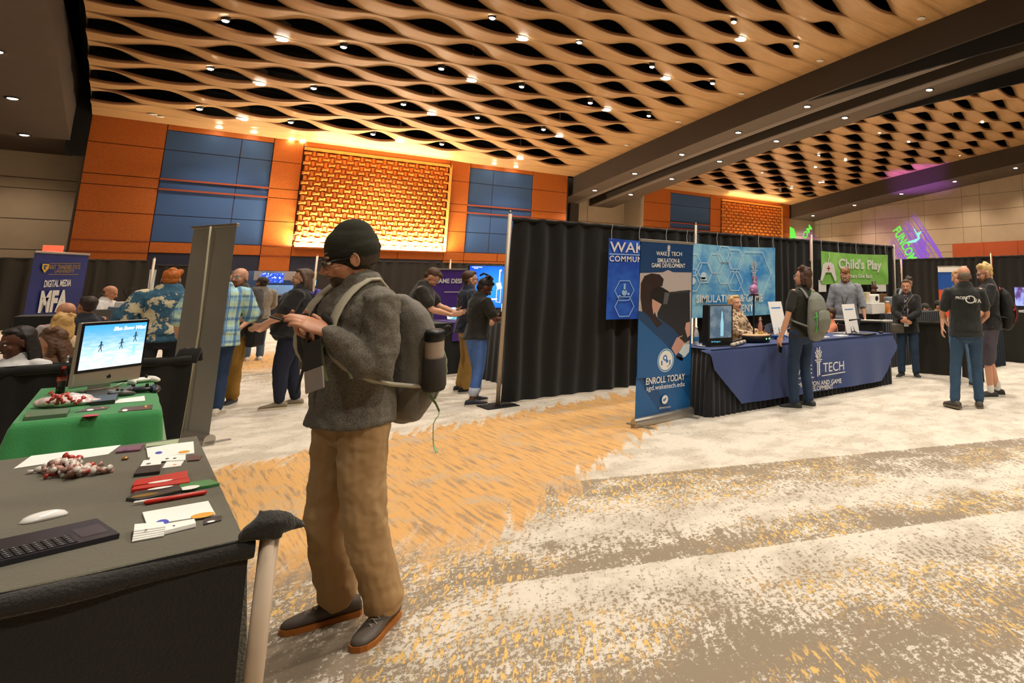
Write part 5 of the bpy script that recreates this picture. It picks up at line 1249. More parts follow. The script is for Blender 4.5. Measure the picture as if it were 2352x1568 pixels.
# ------------------------------------------------------------------ near tables at the left
def cloth_table(label, x0, x1, y0, y1, h, m, drops, seed=0, name='draped_table', topm=None, waves=.02, flare=.05, per=.35):
    """table with a fitted cloth: rounded edges and folds; drops = hang length on front(y0), right(x1), back, left"""
    t = thing(name, label, 'table', ((x0+x1)/2, (y0+y1)/2, 0)); a, b = (x1-x0)/2, (y1-y0)/2
    rings = []; N = 160
    def perim(k):
        s_ = k/N*4; q = int(s_) % 4; f = s_-int(s_)
        P = [(-a, -b), (a, -b), (a, b), (-a, b)]; p, r = P[q], P[(q+1) % 4]
        nx, ny = [(0, -1), (1, 0), (0, 1), (-1, 0)][q]
        x, y = p[0]+(r[0]-p[0])*f, p[1]+(r[1]-p[1])*f
        e = min(f, 1-f); bl = max(0, .06-e)/.06*.5
        px_, py_ = [(0, -1), (1, 0), (0, 1), (-1, 0)][(q-1) % 4 if f < .5 else (q+1) % 4]
        nx, ny = nx*(1-bl)+px_*bl, ny*(1-bl)+py_*bl; L = hypot(nx, ny)
        return x, y, nx/L, ny/L, drops[q], s_
    vs = []; rows = 9
    for j in range(rows+1):
        v = j/rows
        ring = []
        for k in range(N):
            x, y, nx, ny, dr, s_ = perim(k)
            w = waves*v*(sin(k*2*pi/N*int(2*(a+b)*2/per)+seed)+.6*noise.noise(Vector((x*3, y*3, seed+v))))+flare*v+.008*min(1, j)
            ring.append((x+nx*w, y+ny*w, h-dr*v if j else h))
        vs.append(ring)
    mb = MB(); inner = [(p[0]*.97, p[1]*.985, h+.001) for p in vs[0]]
    mb.loft([inner]+vs, False, closed=True); k0 = len(mb.v)
    mb.add(inner, [tuple(range(N))])
    mb.build('cloth', m, t, True, fix=False)
    lg = MB()
    for sx_ in (-1, 1):
        for sy in (-1, 1): MB().tube([(sx_*(a-.08), sy*(b-.12), 0), (sx_*(a-.08), sy*(b-.12), h-.03)], .014, 8, caps=False).build('leg', M_PIPE, t, True)
    return t
cloth_table('near table covered with a black cloth to the floor, bottom left', -.42, .335, 2.54, 4.40, .755, mat('black_cloth_near', '5a5644', .85, sheen=.3, bump=.5, bscale=140), (.74, .74, .74, .74), 1, waves=.015, flare=.10)
drape('black side drape hung across the near end of the black table', (-1.4, 2.475), (.35, 2.475), .02, .775, mat('black_drape_near', '1c1a14', .85, sheen=.3, bump=.5, bscale=140), amp=.012, per=.5, seed=20, ruffle=.06)
cp = at(597, 1240, .74)
t = thing('drape_pole', 'pale scuffed drape post at the near corner of the black table', 'pole', (.385, 2.475, 0))
MB().tube([(0, 0, 0), (0, 0, .80)], .024, 16, caps=False).build('upright', M_TAN, t, True)
b = MB(); b.tube([(-.06, -.005, .785), (-.03, -.01, .80), (.0, -.01, .805), (.03, .0, .80), (.06, .005, .785), (.085, .0, .775)], [(.018, .02), (.028, .03), (.034, .034), (.030, .030), (.018, .018), (.006, .006)], 14, sub=3)
for k in range(4): b.tube([(-.04+.02*k, -.03, .785-.005*k), (-.03+.02*k, .0, .842-.005*k), (-.01+.02*k, .028, .79)], .010, 8, sub=2)
tag(remesh(b.build('bunched_cloth', mat('black_drape_near', '1c1a14', .85), None, True, (.385, 2.475, 0)), .008, 3, .012, .03), 'bunched end of black drape cloth over the pale post at the table corner', 'cloth')
gt = cloth_table('second table with a bright green cloth carrying the all-in-one computer', -.36, .235, 5.5, 7.2, .755, M_GREEN, (.30, .34, .3, .34), 2, waves=.012, flare=.06)
drape('low black drape behind the green table with ruffled top', (-1.9, 7.45), (.47, 7.60), .02, .90, M_DRAPE, amp=.02, per=.22, seed=21, ruffle=.07)
drape('low black drape running along the right side of the green table', (.42, 7.6), (.42, 4.6), .02, .86, M_DRAPE, amp=.015, per=.3, seed=22, ruffle=.07) if False else None
t = thing('drape_pole', 'short drape post wrapped in ruffled black cloth behind the green table', 'pole', (.46, 7.70, 0))
MB().tube([(0, 0, 0), (0, 0, .88)], .02, 12, caps=False).build('upright', M_POLE, t, True)
b = MB()
for k in range(6): b.tube([(-.08+.025*k, -.03, .84), (-.06+.025*k, 0, .94+.01*(k % 2)), (-.04+.025*k, .04, .85)], .018, 8, sub=2)
remesh(b.build('ruffle', M_DRAPE, t, True), .01, 2)

def quad(name, label, cat, pts, z, th, m, group=None, parts=None):
    """thin flat thing from four picture points lying on a table top of height z"""
    P_ = [at(p[0], p[1], z) for p in pts]; c = sum(P_, Vector())/len(P_)
    pl = [(p.x-c.x, p.y-c.y) for p in P_]
    o = MB().prism(pl, 0, th).build(name, m, None, False, (c.x, c.y, z)); tag(o, label, cat, group)
    return o, c, pl
zc = lambda x, y: (x/2.579, 960+y/2.579)
zT = .757
quad('paper_sheet', 'blank white paper sheet at the far left of the black table', 'paper', [zc(80, 300), zc(640, 215), zc(715, 160), zc(185, 225)], zT, .0015, M_PAPER)
def card(lab, q, z, th=.004, blobs=(), grp=None, m=M_PAPER, name='flyer', cat='flyer'):
    o, c, pl = quad(name, lab, cat, [zc(*p) for p in q], z, th, m, grp)
    if blobs:
        g = MB()
        for (bx, by, rx, ry, mm_) in blobs:
            p = at(*zc(bx, by), z+th); g.mat(mm_); kk = 14
            g.add([(p.x-c.x+rx*cos(2*pi*i/kk), p.y-c.y+ry*sin(2*pi*i/kk), th+.0006) for i in range(kk)], [tuple(range(kk))])
        g.build('printed_patch', None, o)
    return o
M_PB, M_PG, M_PD = mat('ink_blue', '3a4cc0', .5), mat('ink_gold', 'e0a23a', .5), mat('ink_dark', '3a3030', .5)
card('white card with blue and gold drawing at the far end of the black table', [(875, 240), (1150, 215), (1145, 145), (865, 178)], zT, .006, [(940, 205, .012, .03, M_PB), (1090, 200, .02, .03, M_PG)])
card('white card with small dark marks overlapping the blue and gold card', [(880, 262), (1098, 250), (1100, 218), (890, 232)], zT+.004, .003, [(990, 240, .006, .012, M_PD), (1035, 238, .006, .012, M_PD)])
card('white business card beside the dark packet', [(830, 290), (950, 280), (960, 245), (850, 255)], zT+.004, .004, [(880, 270, .008, .012, M_PD)], name='business_card', cat='card')
card('white business card right of the dark packet', [(960, 300), (1070, 286), (1090, 255), (985, 262)], zT, .003, [(1035, 275, .006, .010, M_PG)], name='business_card', cat='card')
card('glossy dark packet in the middle of the black table', [(790, 350), (945, 332), (955, 290), (820, 305)], zT, .012, name='packet', cat='packet', m=mat('packet_dark', '2a2526', .3))
card('small dark packet at the right end of the far cards', [(1110, 258), (1180, 252), (1198, 225), (1120, 230)], zT, .005, name='packet', cat='packet', m=mat('packet_brown', '5a3c3c', .4))
card('purple and white candy strip beyond the cards', [(685, 210), (830, 195), (850, 165), (700, 185)], zT, .008, [(740, 190, .01, .02, mat('ink_purple', '6a2a5a', .5))], name='candy_strip', cat='candy', m=mat('wrap_mauve', '7a5064', .4))
card('pale green striped stick candy at the far right of the black table', [(860, 185), (1050, 155), (1060, 130), (865, 158)], zT, .006, name='candy_stick', cat='candy', m=mat('wrap_pale_green', 'a8b898', .4))
c_o = MB().ell((0, 0, .006), (.012, .014, .007), 10, 6).build('coin_button', mat('brass', 'a87a3a', .35, metal=.6), None, True, at(*zc(740, 246), zT)); tag(c_o, 'small round brass-coloured button lying alone on the black table', 'button')
for k, (q, m_, lab) in enumerate((([(780, 420), (1110, 372), (1108, 328), (800, 385)], M_RED, 'red and white candy packet, rear one of the pair'), ([(775, 445), (1120, 398), (1118, 372), (790, 425)], M_RED, 'red and white candy packet, front one of the pair'))):
    o = card(lab, q, zT, .012, [(950, 375+38*k, .035, .016, M_WHITE)], name='candy_packet', cat='candy', m=m_)
card('dark snack bar with gold lettering among the red packets', [(745, 490), (830, 500), (1080, 440), (1050, 408), (800, 452)], zT, .010, [(860, 455, .035, .02, mat('ink_gold_dark', '8a6a1c', .4))], name='snack_bar', cat='snack', m=mat('wrap_dark', '33302e', .35))
card('green-tipped candy wrapper lying beside the dark snack bar', [(1060, 440), (1240, 412), (1300, 398), (1240, 375), (1060, 405)], zT, .009, [(1120, 412, .03, .03, M_PAPER)], name='candy_packet', cat='candy', m=mat('wrap_green', '3f8a4c', .35))
for k, (a, b, c_1, lab) in enumerate(((( 870, 498), (1210, 440), M_RED, 'red and white striped pen nearest the business cards'), ((800, 500), (1100, 455), M_PAPER, 'thin white straw beside the dark snack bar'))):
    A, B = at(*zc(*a), zT+.008), at(*zc(*b), zT+.008); c = (A+B)/2
    tag(MB().tube([A-c, B-c], .008 if k == 0 else .005, 8).build('pen', c_1, None, True, c), lab, 'pen')
card('white card with blue and orange drawing near the table edge', [(870, 645), (1275, 580), (1232, 500), (842, 568)], zT, .006, [(960, 618, .016, .035, M_PB), (1200, 575, .03, .03, M_PG)])
for k in range(5): card('white business card in the left stack near the table edge, '+('bottom one', 'second from the bottom', 'middle one', 'second from the top', 'top one')[k], [(780+3*k, 735-15*k), (972+2*k, 700-13*k), (970-k, 672-13*k), (800-k, 686-13*k)], zT+.001+.0037*k, .0035, [(865, 662, .003, .006, M_PD)] if k == 4 else (), name='business_card', cat='card')
for k in range(3): card('white business card in the right stack near the table edge, '+('bottom one', 'middle one', 'top one')[k], [(975, 690-8*k), (1160, 645-8*k), (1150, 612-5*k), (965, 645-5*k)], zT+.001+.0035*k, .0035, [(1030, 638, .003, .006, M_PD)] if k == 2 else (), name='business_card', cat='card')
card('small dark folded leaflet beside the white cards at the table edge', [(1205, 635), (1310, 608), (1315, 580), (1210, 600)], zT, .003, [(1250, 612, .01, .01, M_PAPER)], name='leaflet', cat='leaflet', m=mat('leaflet_dark', '3a3334', .5))
# heap of wrapped candies
random.seed(11)
cc = at(*zc(400, 325), zT)
M_WR = [mat('wrap_clear_pink', 'b08478', .25, spec=.8), mat('wrap_white', 'd8cec4', .25, spec=.8), mat('wrap_red', 'b8382a', .3, spec=.8), mat('wrap_brown', '8a6a5e', .3)]
proto = {}
for k in range(52):
    r_ = random.random(); px_ = random.gauss(0, .33); px_ = max(-.9, min(.9, px_))
    p = at(*zc(400+px_*250, 325+random.uniform(-.8, .8)*48*(1-.6*abs(px_))), zT); p.z += .010+random.random()*.032*(1-abs(px_))
    mi = random.choice((0, 0, 1, 1, 1, 2, 3))
    if mi not in proto:
        b = MB(); b.ell((0, 0, 0), (.012, .009, .008), 10, 6); b.lathe([(.002, .009), (.010, .022), (.001, .0225)], 8, M=Matrix.Rotation(pi/2, 4, 'Y')); b.lathe([(.002, .009), (.010, .022), (.001, .0225)], 8, M=Matrix.Rotation(-pi/2, 4, 'Y'))
        o = b.build('wrapped_candy', M_WR[mi], None, True, p); proto[mi] = o
    else:
        o = proto[mi].copy(); COL.objects.link(o); o.location = p
    o.rotation_euler = (random.uniform(-.6, .6), random.uniform(-.6, .6), random.uniform(0, 6.28)); o.scale = (1.25, 1.25, 1.25)
    tag(o, 'small twist-wrapped candy in the heap on the black table beside the paper sheet', 'candy', 'wrapped candies in the near heap')
# mouse
A, B = at(*zc(100, 630), zT), at(*zc(415, 560), zT); c = (A+B)/2; dd = B-A
b = MB(); rings = []
for k in range(11):
    f = k/10; x = (f-.5)*.112; w = .029*(max(0, 1-(2*f-1)**4))**.5+.001; hz = .021*(max(0, 1-(2*f-1)**2))**.55+.002
    rings.append([Vector((x, w*cos(a_), max(0, hz*sin(a_)) if sin(a_) > 0 else 0)) for a_ in [2*pi*j/16 for j in range(16)]])
b.loft(rings, True); mo = b.build('computer_mouse', mat('glossy_white', 'ebe9e4', .15), None, True, c, atan2(dd.y, dd.x)); tag(mo, 'smooth white computer mouse on the black table above the laptop', 'mouse')
# laptop at the picture's left edge
la_, lb_, lc_, ld_ = at(*zc(38, 872), zT), at(*zc(705, 712), zT), at(*zc(480, 592), zT), at(*zc(30, 655), zT)
t = thing('laptop', 'dark open laptop at the near left corner of the black table', 'laptop', (lb_.x, lb_.y, zT), 0)
q = [Vector((p.x-lb_.x, p.y-lb_.y)) for p in (la_, lb_, lc_)]
e1 = (q[0]-q[1]).normalized(); e2 = Vector((-e1.y, e1.x)); e2 = e2 if e2.dot(q[2]-q[1]) > 0 else -e2
W_l, D_l = .33, min(.235, (q[2]-q[1]).length)
def lp(u_, v_, z): w = e1*u_+e2*v_; return Vector((w.x, w.y, z))
M_LAP = mat('laptop_slate', '34343c', .35, metal=.3)
b = MB(); b.add([lp(u_, v_, z) for z in (.0, .014) for u_, v_ in ((0, 0), (W_l, 0), (W_l, D_l), (0, D_l))], [(3, 2, 1, 0), (4, 5, 6, 7), (0, 1, 5, 4), (1, 2, 6, 5), (2, 3, 7, 6), (3, 0, 4, 7)]); b.build('base', M_LAP, t)
b = MB()
for i in range(5):
    for j in range(12):
        u0 = .085+j*.020; v0 = .012+i*.020
        if u0+.017 < W_l: b.add([lp(u_, v_, z) for z in (.014, .0165) for u_, v_ in ((u0, v0), (u0+.017, v0), (u0+.017, v0+.016), (u0, v0+.016))], [(4, 5, 6, 7), (0, 1, 5, 4), (1, 2, 6, 5), (2, 3, 7, 6), (3, 0, 4, 7)])
kb_ = b.build('keyboard', mat('key_black', '1e1e22', .5), t)
b = MB()
for i in range(5):
    for j in range(12):
        u0 = .092+j*.020; v0 = .018+i*.020
        if u0 < W_l-.01: b.add([lp(u_, v_, .0168) for u_, v_ in ((u0, v0), (u0+.004, v0), (u0+.004, v0+.004), (u0, v0+.004))], [(0, 1, 2, 3)])
b.build('key_letters', mat('key_letter', 'b8b4b4', .5), kb_)
b = MB(); b.add([lp(u_, v_, .0146) for u_, v_ in ((.012, .05), (.07, .05), (.07, .16), (.012, .16))], [(0, 1, 2, 3)]); b.build('trackpad', mat('trackpad', '3f3f48', .25), t)
sx0 = at(*zc(8, 640), zT+.1)
b = MB(); b.add([lp(W_l+dx_, v_, z) for dx_ in (0, .01) for v_, z in ((-.02, .014), (D_l, .014), (D_l, .20), (-.02, .20))], [(0, 1, 2, 3), (7, 6, 5, 4), (0, 4, 5, 1), (1, 5, 6, 2), (2, 6, 7, 3), (3, 7, 4, 0)]); b.build('screen_lid', M_BLACKM, t)

# things on the green table (zoom scale 3.136, origin (0,560))
zg = lambda x, y: (x/3.136, 560+y/3.136)
def gpt(x, y, z=zT): return at(*zg(x, y), z)
# all-in-one computer: bottom corners of the casing on the picture
bl, br = aty(*zg(540, 1065), 6.55), aty(*zg(1052, 940), 6.95)
t = thing('computer_monitor', 'silver all-in-one computer showing a bright snowy game scene on the green table', 'computer', (bl.x, bl.y, 0), atan2(br.y-bl.y, br.x-bl.x))
LM = hypot(br.x-bl.x, br.y-bl.y)
MiM = (Matrix.Translation(Vector((bl.x, bl.y, 0)))@Matrix.Rotation(atan2(br.y-bl.y, br.x-bl.x), 4, 'Z')).inverted()
def mon(px_, py_):
    """picture point on the monitor plane, in its own coordinates"""
    r = CM.T @ np.array([(px_-CX)/FOC, (py_-CY)/FOC, 1.0]); o3 = MiM@Vector((0, 0, H)); d3 = MiM.to_3x3()@Vector(r); k = -o3.y/d3.y
    p = o3+d3*k; return (p.x, p.z)
cs = [mon(*zg(*p)) for p in ((558, 568), (1040, 545), (1052, 940), (540, 1065))]
zlo = (cs[2][1]+cs[3][1])/2; zhi = (cs[0][1]+cs[1][1])/2
x0_, x1_ = (cs[0][0]+cs[3][0])/2, (cs[1][0]+cs[2][0])/2
chz = zlo+(zhi-zlo)*.22
b = MB(); b.rbox(x0_, x1_, .0, .03, zlo, zhi, .012); b.build('casing', M_ALU, t)
MB().box(x0_+.004, x1_-.004, -.004, .0, chz, zhi-.004).build('black_bezel', mat('bezel_black', '101014', .15), t)
n = NT('game_screen', .3); o_ = n.sep(n.tc.outputs['Object']); f = n.ss(o_[2], chz, zhi)
w_ = n.noise(n.comb(n.math('MULTIPLY', o_[0], 6), 0, n.math('MULTIPLY', o_[2], 30)), 2, 3)
cc_ = n.mix(f, n.mix(n.ss(w_, .4, .6), 'c0dde2', 'eef6f4'), '2f9ade'); n.b.inputs['Base Color'].default_value = (.02, .02, .02, 1)
n.t.links.new(cc_, n.b.inputs['Emission Color']); n.b.inputs['Emission Strength'].default_value = .75
scn = MB().box(x0_+.022, x1_-.022, -.006, -.004, chz+.02, zhi-.022).build('screen', n.m, t)
fit_text('Blue Snow Wind', x0_+(x1_-x0_)*.45, x0_+(x1_-x0_)*.95, zhi-(zhi-chz)*.16, .028, -.0066, t, mat('screen_white', 'ffffff', .5, emit=.9), bold=.03, shear=.3)
g = MB(); g.mat(mat('screen_figure_dark', '38607a', .5, emit=.12)); mw_ = x1_-x0_; mh_ = zhi-chz
for fx, fz, m_ in ((.30, .48, 0), (.60, .50, 0), (.80, .62, 0), (.80, .36, 1)):
    if m_: g.mat(mat('screen_figure_cyan', '6ae0e8', .5, emit=.6))
    cx_, cz_ = x0_+mw_*fx, chz+mh_*fz
    disc(g, cx_, cz_+.035, .008, -.0068, 10); stroke(g, (cx_, cz_+.03), (cx_, cz_), .012, -.0068)
    for a_, b_2 in (((-.0, .022), (-.018, .005)), ((0, .022), (.018, .012)), ((0, 0), (-.012, -.03)), ((0, 0), (.012, -.03))): stroke(g, (cx_+a_[0], cz_+a_[1]), (cx_+b_2[0], cz_+b_2[1]), .006, -.0068)
g.build('game_figures', None, scn)
g = MB(); cxm = (x0_+x1_)/2; czm = (zlo+chz)/2; disc(g, cxm-.004, czm, .011, -.0022); disc(g, cxm+.005, czm, .011, -.0022); stroke(g, (cxm+.001, czm+.011), (cxm+.007, czm+.019), .005, -.0022); g.build('logo', M_BLACKM, t)
b = MB(); b.box(cxm-.08, cxm+.08, .05, .06, .775, zlo+.12); b.rbox(cxm-.09, cxm+.09, -.06, .12, zT, .765, .01); b.build('stand', M_ALU, t)
# bottle of cola
p = gpt(430, 1075); t = thing('soda_bottle', 'dark cola bottle with red cap and red label beside the computer', 'bottle', p)
topz = atr(*zg(447, 888), hypot(p.x, p.y)).z-p.z; k_ = topz/.24
M_COLA = mat('cola', '240c08', .1, spec=.8)
MB().lathe([(r_*k_, z*k_) for r_, z in ((.026, 0), (.032, .006), (.031, .05), (.029, .07), (.033, .10), (.033, .15), (.026, .185), (.013, .215), (.012, .225))], 20).build('body', M_COLA, t, True)
MB().lathe([(r_*k_, z*k_) for r_, z in ((.034, .108), (.0345, .11), (.0345, .15), (.034, .152))], 24).build('label', M_RED, t, True)
fit_text('Coca-Cola', -.028*k_, .028*k_, .130*k_, .022*k_, -.036*k_, t, M_WHITE, bold=.01, shear=.3)
MB().lathe([(r_*k_, z*k_) for r_, z in ((.014, .222), (.015, .224), (.015, .242), (.012, .245))], 16).build('cap', mat('cap_red', 'd8362c', .4), t, True)
# candy bag, book, keyboard, controllers
def gquad(name, lab, cat, q, th, m, blobs=(), z=zT, grp=None):
    o, c, pl = quad(name, lab, cat, [zg(*p) for p in q], z, th, m, grp)
    if blobs:
        g = MB()
        for (bx, by, rx, ry, mm_) in blobs:
            p = at(*zg(bx, by), z+th); g.mat(mm_); g.add([(p.x-c.x+rx*cos(2*pi*i/14), p.y-c.y+ry*sin(2*pi*i/14), th+.0006) for i in range(14)], [tuple(range(14))])
        g.build('printed_patch', None, o)
    return o
p = gpt(455, 1165); b = MB(); b.ell((0, 0, .03), (.13, .11, .04), 18, 10); b.ell((.10, -.04, .02), (.07, .05, .02), 12, 8)
o = b.build('candy_bag', mat('bag_film', 'e8cfcb', .2, alpha=.9, spec=.8), None, True, p); remesh(o, .008, 2, .03, .05); tag(o, 'crumpled clear bag of red and white candies on the green table', 'bag')
random.seed(5)
for k in range(9):
    o = proto[2].copy(); COL.objects.link(o); q_ = gpt(455+random.uniform(-90, 110), 1165+random.uniform(-20, 45)); o.location = q_+Vector((0, 0, .055+random.random()*.015)); o.rotation_euler = (random.random(), random.random(), random.random()*6); o.scale = (1.3,)*3
    tag(o, 'red twist-wrapped candy showing on the clear bag on the green table', 'candy', 'red candies of the bag')
gquad('book', 'grey-green book lying at the near left of the green table', 'book', [(170, 1275), (480, 1245), (505, 1205), (190, 1225)], .02, mat('book_grey_green', '5c7258', .5), [(200, 1240, .006, .02, mat('ink_orange', 'c07a40', .5))])
gquad('comic_card', 'small colourful card between the candy bag and the red marker', 'card', [(540, 1215), (770, 1190), (792, 1170), (640, 1178)], .003, mat('card_dark_print', '5a4238', .5), [(650, 1195, .015, .04, M_PAPER), (740, 1178, .008, .02, M_PG)])
gquad('comic_card', 'colourful card at the front right of the green table', 'card', [(850, 1212), (1095, 1190), (1102, 1160), (880, 1180)], .003, mat('card_dark_print', '5a4238', .5), [(900, 1198, .012, .05, M_PAPER), (1050, 1170, .006, .05, M_PG)])
gquad('paper_sheet', 'white paper slip under the controllers on the green table', 'paper', [(805, 1150), (1045, 1130), (1040, 1095), (860, 1118)], .002, M_PAPER)
gquad('red_sticker', 'small red sticker at the front edge of the green table', 'sticker', [(588, 1248), (705, 1238), (712, 1225), (610, 1232)], .002, M_RED)
ko = gquad('keyboard', 'black keyboard in front of the computer', 'keyboard', [(655, 1125), (800, 1105), (770, 1062), (605, 1070)], .014, mat('keyboard_dark', '3a3a36', .5))
gquad('game_case', 'dark grey box standing in front of the black keyboard', 'box', [(655, 1168), (825, 1150), (850, 1105), (665, 1125)], .025, mat('box_dark', '2e2e2c', .4))
def controller(p, rz, m, lab, s_=1.0):
    t = thing('game_controller', lab, 'game controller', p, rz)
    b = MB(); b.ell((0, 0, .02), (.06, .035, .018), 16, 8)
    for q in (-1, 1): b.tube([(q*.045, .005, .02), (q*.065, -.02, .018), (q*.07, -.06, .012)], [.024, .022, .014], 10, sub=2)
    remesh(b.build('shell', m, t, True), .005, 2)
    MB().tube([(-.04, .0, .03), (-.04, .0, .046)], .008, 8).build('stick', M_BLACKM, t, True); MB().tube([(.022, -.015, .03), (.022, -.015, .046)], .008, 8).build('stick', M_BLACKM, t, True)
    b = MB()
    for dx_, dy in ((.04, .012), (.052, .0), (.04, -.012), (.028, 0)): b.ell((dx_, dy, .037), .004, 8, 5)
    b.build('buttons', M_ALU, t, True); t.scale = (s_,)*3
controller(gpt(1010, 1000), .5, M_WHITE, 'white game controller behind the dark one on the green table', 1.1)
controller(gpt(1020, 1070), -.2, mat('controller_dark', '26262a', .35), 'dark game controller at the right edge of the green table', 1.2)
controller(gpt(840, 1095), 2.2, mat('controller_grey', '55524e', .35), 'grey game controller lying beside the black keyboard', .9)
t = thing('cable', 'thin white cable curling in front of the silver computer', 'cable', (0, 0, 0)); pts = [gpt(1010, 900)+Vector((0, -.1, .1)), gpt(940, 985), gpt(870, 1010), gpt(800, 1040), gpt(640, 1060)]
MB().tube([q+Vector((0, 0, .006)) for q in pts], .004, 6, sub=5).build('wire', M_WHITE, t, True)
fo = MB().box(-.01, .01, -.06, .10, 0, .30).build('folder', mat('teal_folder', '2a8ab0', .5), None, False, aty(*zg(520, 1010), 7.25)); fo.location.z = .757; tag(fo, 'teal blue folder standing at the left side of the computer', 'folder')

# ------------------------------------------------------------------ things on and around the navy table
ZN = .768
def npt(px, py, z=ZN): return at(px, py, z)
def xy(px, y): p = aty(px, 780, y); return p.x
# upright hologram display
t = thing('display_screen', 'upright black display showing a pale blue bottle shape at the left of the navy table', 'display', (xy(1646, 6.2), 6.2, ZN), radians(-12))
MB().rbox(-.175, .175, -.10, .06, 0, .50, .012).build('casing', M_BLACKM, t)
n = NT('display_reflection', .15); o_ = n.sep(n.tc.outputs['Object']); w_ = n.noise(n.tc.outputs['Object'], 7, 3)
n.color(n.mix(n.ss(w_, .4, .62), '1a2a38', '6d7c86')); n.b.inputs['Emission Color'].default_value = (.1, .16, .22, 1); n.b.inputs['Emission Strength'].default_value = .35
MB().box(-.15, .15, -.106, -.10, .10, .485).build('screen', n.m, t)
g = MB(); poly(g, [(-.005, .12), (.035, .12), (.038, .27), (.025, .35), (.025, .40), (.015, .43), (.005, .40), (.004, .35), (-.008, .27)], -.108); g.build('bottle_image', mat('glow_ice', '8ac4dc', .4, emit=.3), t)
fit_text('3D Designer', -.13, .0, .055, .02, -.104, t, mat('glow_cyan', '5ac8ee', .4, emit=.6))
MB().rbox(-.16, .16, -.14, .10, -.001, .01, .01).build('foot_plate', M_BLACKM, t)
def bottle(p, lab, lbl):
    t = thing('water_bottle', lab, 'bottle', p); MB().lathe([(.028, 0), (.032, .006), (.031, .1), (.032, .13), (.022, .17), (.013, .19), (.013, .205)], 18).build('body', mat('clear_bottle', 'd8dee0', .1, alpha=.75), t, True)
    MB().lathe([(.0335, .05), (.034, .052), (.034, .10), (.0335, .102)], 18).build('label', mat(lbl, '3a8ac8', .5), t, True); MB().lathe([(.015, .2), (.015, .222), (.01, .224)], 12).build('cap', M_WHITE, t, True)
bottle((5.13, 6.42, ZN), 'clear water bottle with blue label at the left end of the navy table', 'label_blue')
o = MB().prism([(0, 0), (.28, -.02), (.30, .18), (.03, .2)], 0, .004).build('paper_sheet', M_PAPER, None, False, (5.08, 6.2, ZN)); tag(o, 'white paper under the water bottle on the navy table', 'paper')
for k, (a, b, r_, m_) in enumerate((((1663, 797), (1725, 780), .024, 'c8bca8'), ((1660, 790), (1715, 777), .016, '3a3430'))):
    A, B = npt(*a, ZN+r_), npt(*b, ZN+r_); c = (A+B)/2; d = (B-A); L = min(d.length, .5)/2; d.normalize()
    t = thing('rolled_tube', ('pale rolled tube with dark rings lying on the navy table', 'thin dark rolled tube behind the pale tube on the navy table')[k], 'tube', c); MB().tube([-d*L, d*L], r_, 16, caps=False).build('tube_body', mat('tube_'+m_, m_, .6), t, True)
    for q in (-.6, 0, .6): MB().tube([d*(L*q-.01), d*(L*q+.01)], r_*1.05, 16, caps=False).build('band', M_BLACKM, t, True)
px0 = (xy(1736, 6.22), 6.22)
t = thing('turntable', 'black round turntable with a wooden top and green lights on the navy table', 'turntable', (px0[0], px0[1], ZN))
MB().lathe([(.17, 0), (.185, .005), (.185, .075), (.18, .08)], 36).build('drum', M_BLACKM, t, True); MB().lathe([(.18, .08), (.185, .082), (.185, .095), (.178, .1)], 36).build('wooden_top', mat('maple', 'c8a478', .5), t, True)
for a_ in (-1.3, -.9): MB().ell((.186*cos(a_-.2), .186*sin(a_-.2), .05), .008, 8, 6).build('indicator_light', mat('green_led', '60ff60', .4, emit=3), t, True)
t = thing('figurine_stand', 'thin black post with a small square top carrying the pink rabbit', 'stand', (px0[0]-.02, px0[1]+.02, ZN+.1))
MB().tube([(0, 0, 0), (0, 0, .50)], .011, 10).build('post', M_BLACKM, t, True); MB().box(-.05, .05, -.05, .05, .50, .515).build('plate', M_BLACKM, t)
t = thing('rabbit_figurine', 'glossy pink rabbit figurine on top of the black post', 'figurine', (px0[0]-.02, px0[1]+.02, ZN+.615), radians(-60))
b = MB(); b.ell((0, 0, .07), (.055, .085, .065), 16, 10); b.ell((0, .05, .05), (.045, .045, .05), 12, 8); b.ell((0, .06, .15), (.035, .045, .038), 12, 8); b.ell((0, -.075, .05), (.02, .02, .02)); b.ell((0, .02, .01), (.055, .08, .018))
for q in (-1, 1): b.tube([(q*.018, .05, .17), (q*.022, .03, .22), (q*.022, .02, .25)], [.010, .014, .007], 8, sub=2); b.ell((q*.03, .07, .02), (.016, .03, .016))
remesh(b.build('rabbit_body', mat('pink_gloss', 'b078a4', .45), t, True), .006, 2)
t = thing('figurine', 'small pink and yellow clown-like figurine on the turntable', 'figurine', (px0[0]+.10, px0[1]+.02, ZN+.1))
b = MB(); b.tube([(0, 0, .02), (0, 0, .10), (0, 0, .15)], [.025, .03, .018], 10); b.ell((0, 0, .18), .022, 10, 8); b.build('figure_body', mat('figure_pink', 'c88c80', .5), t, True)
b = MB(); b.ell((-.018, -.01, .012), (.02, .03, .014)); b.ell((.018, -.01, .012), (.02, .03, .014)); b.build('shoes', mat('figure_yellow', 'c8b83a', .5), t, True); MB().ell((0, 0, .205), (.016, .016, .012)).build('hat', mat('figure_hat', 'd8b890', .5), t, True)
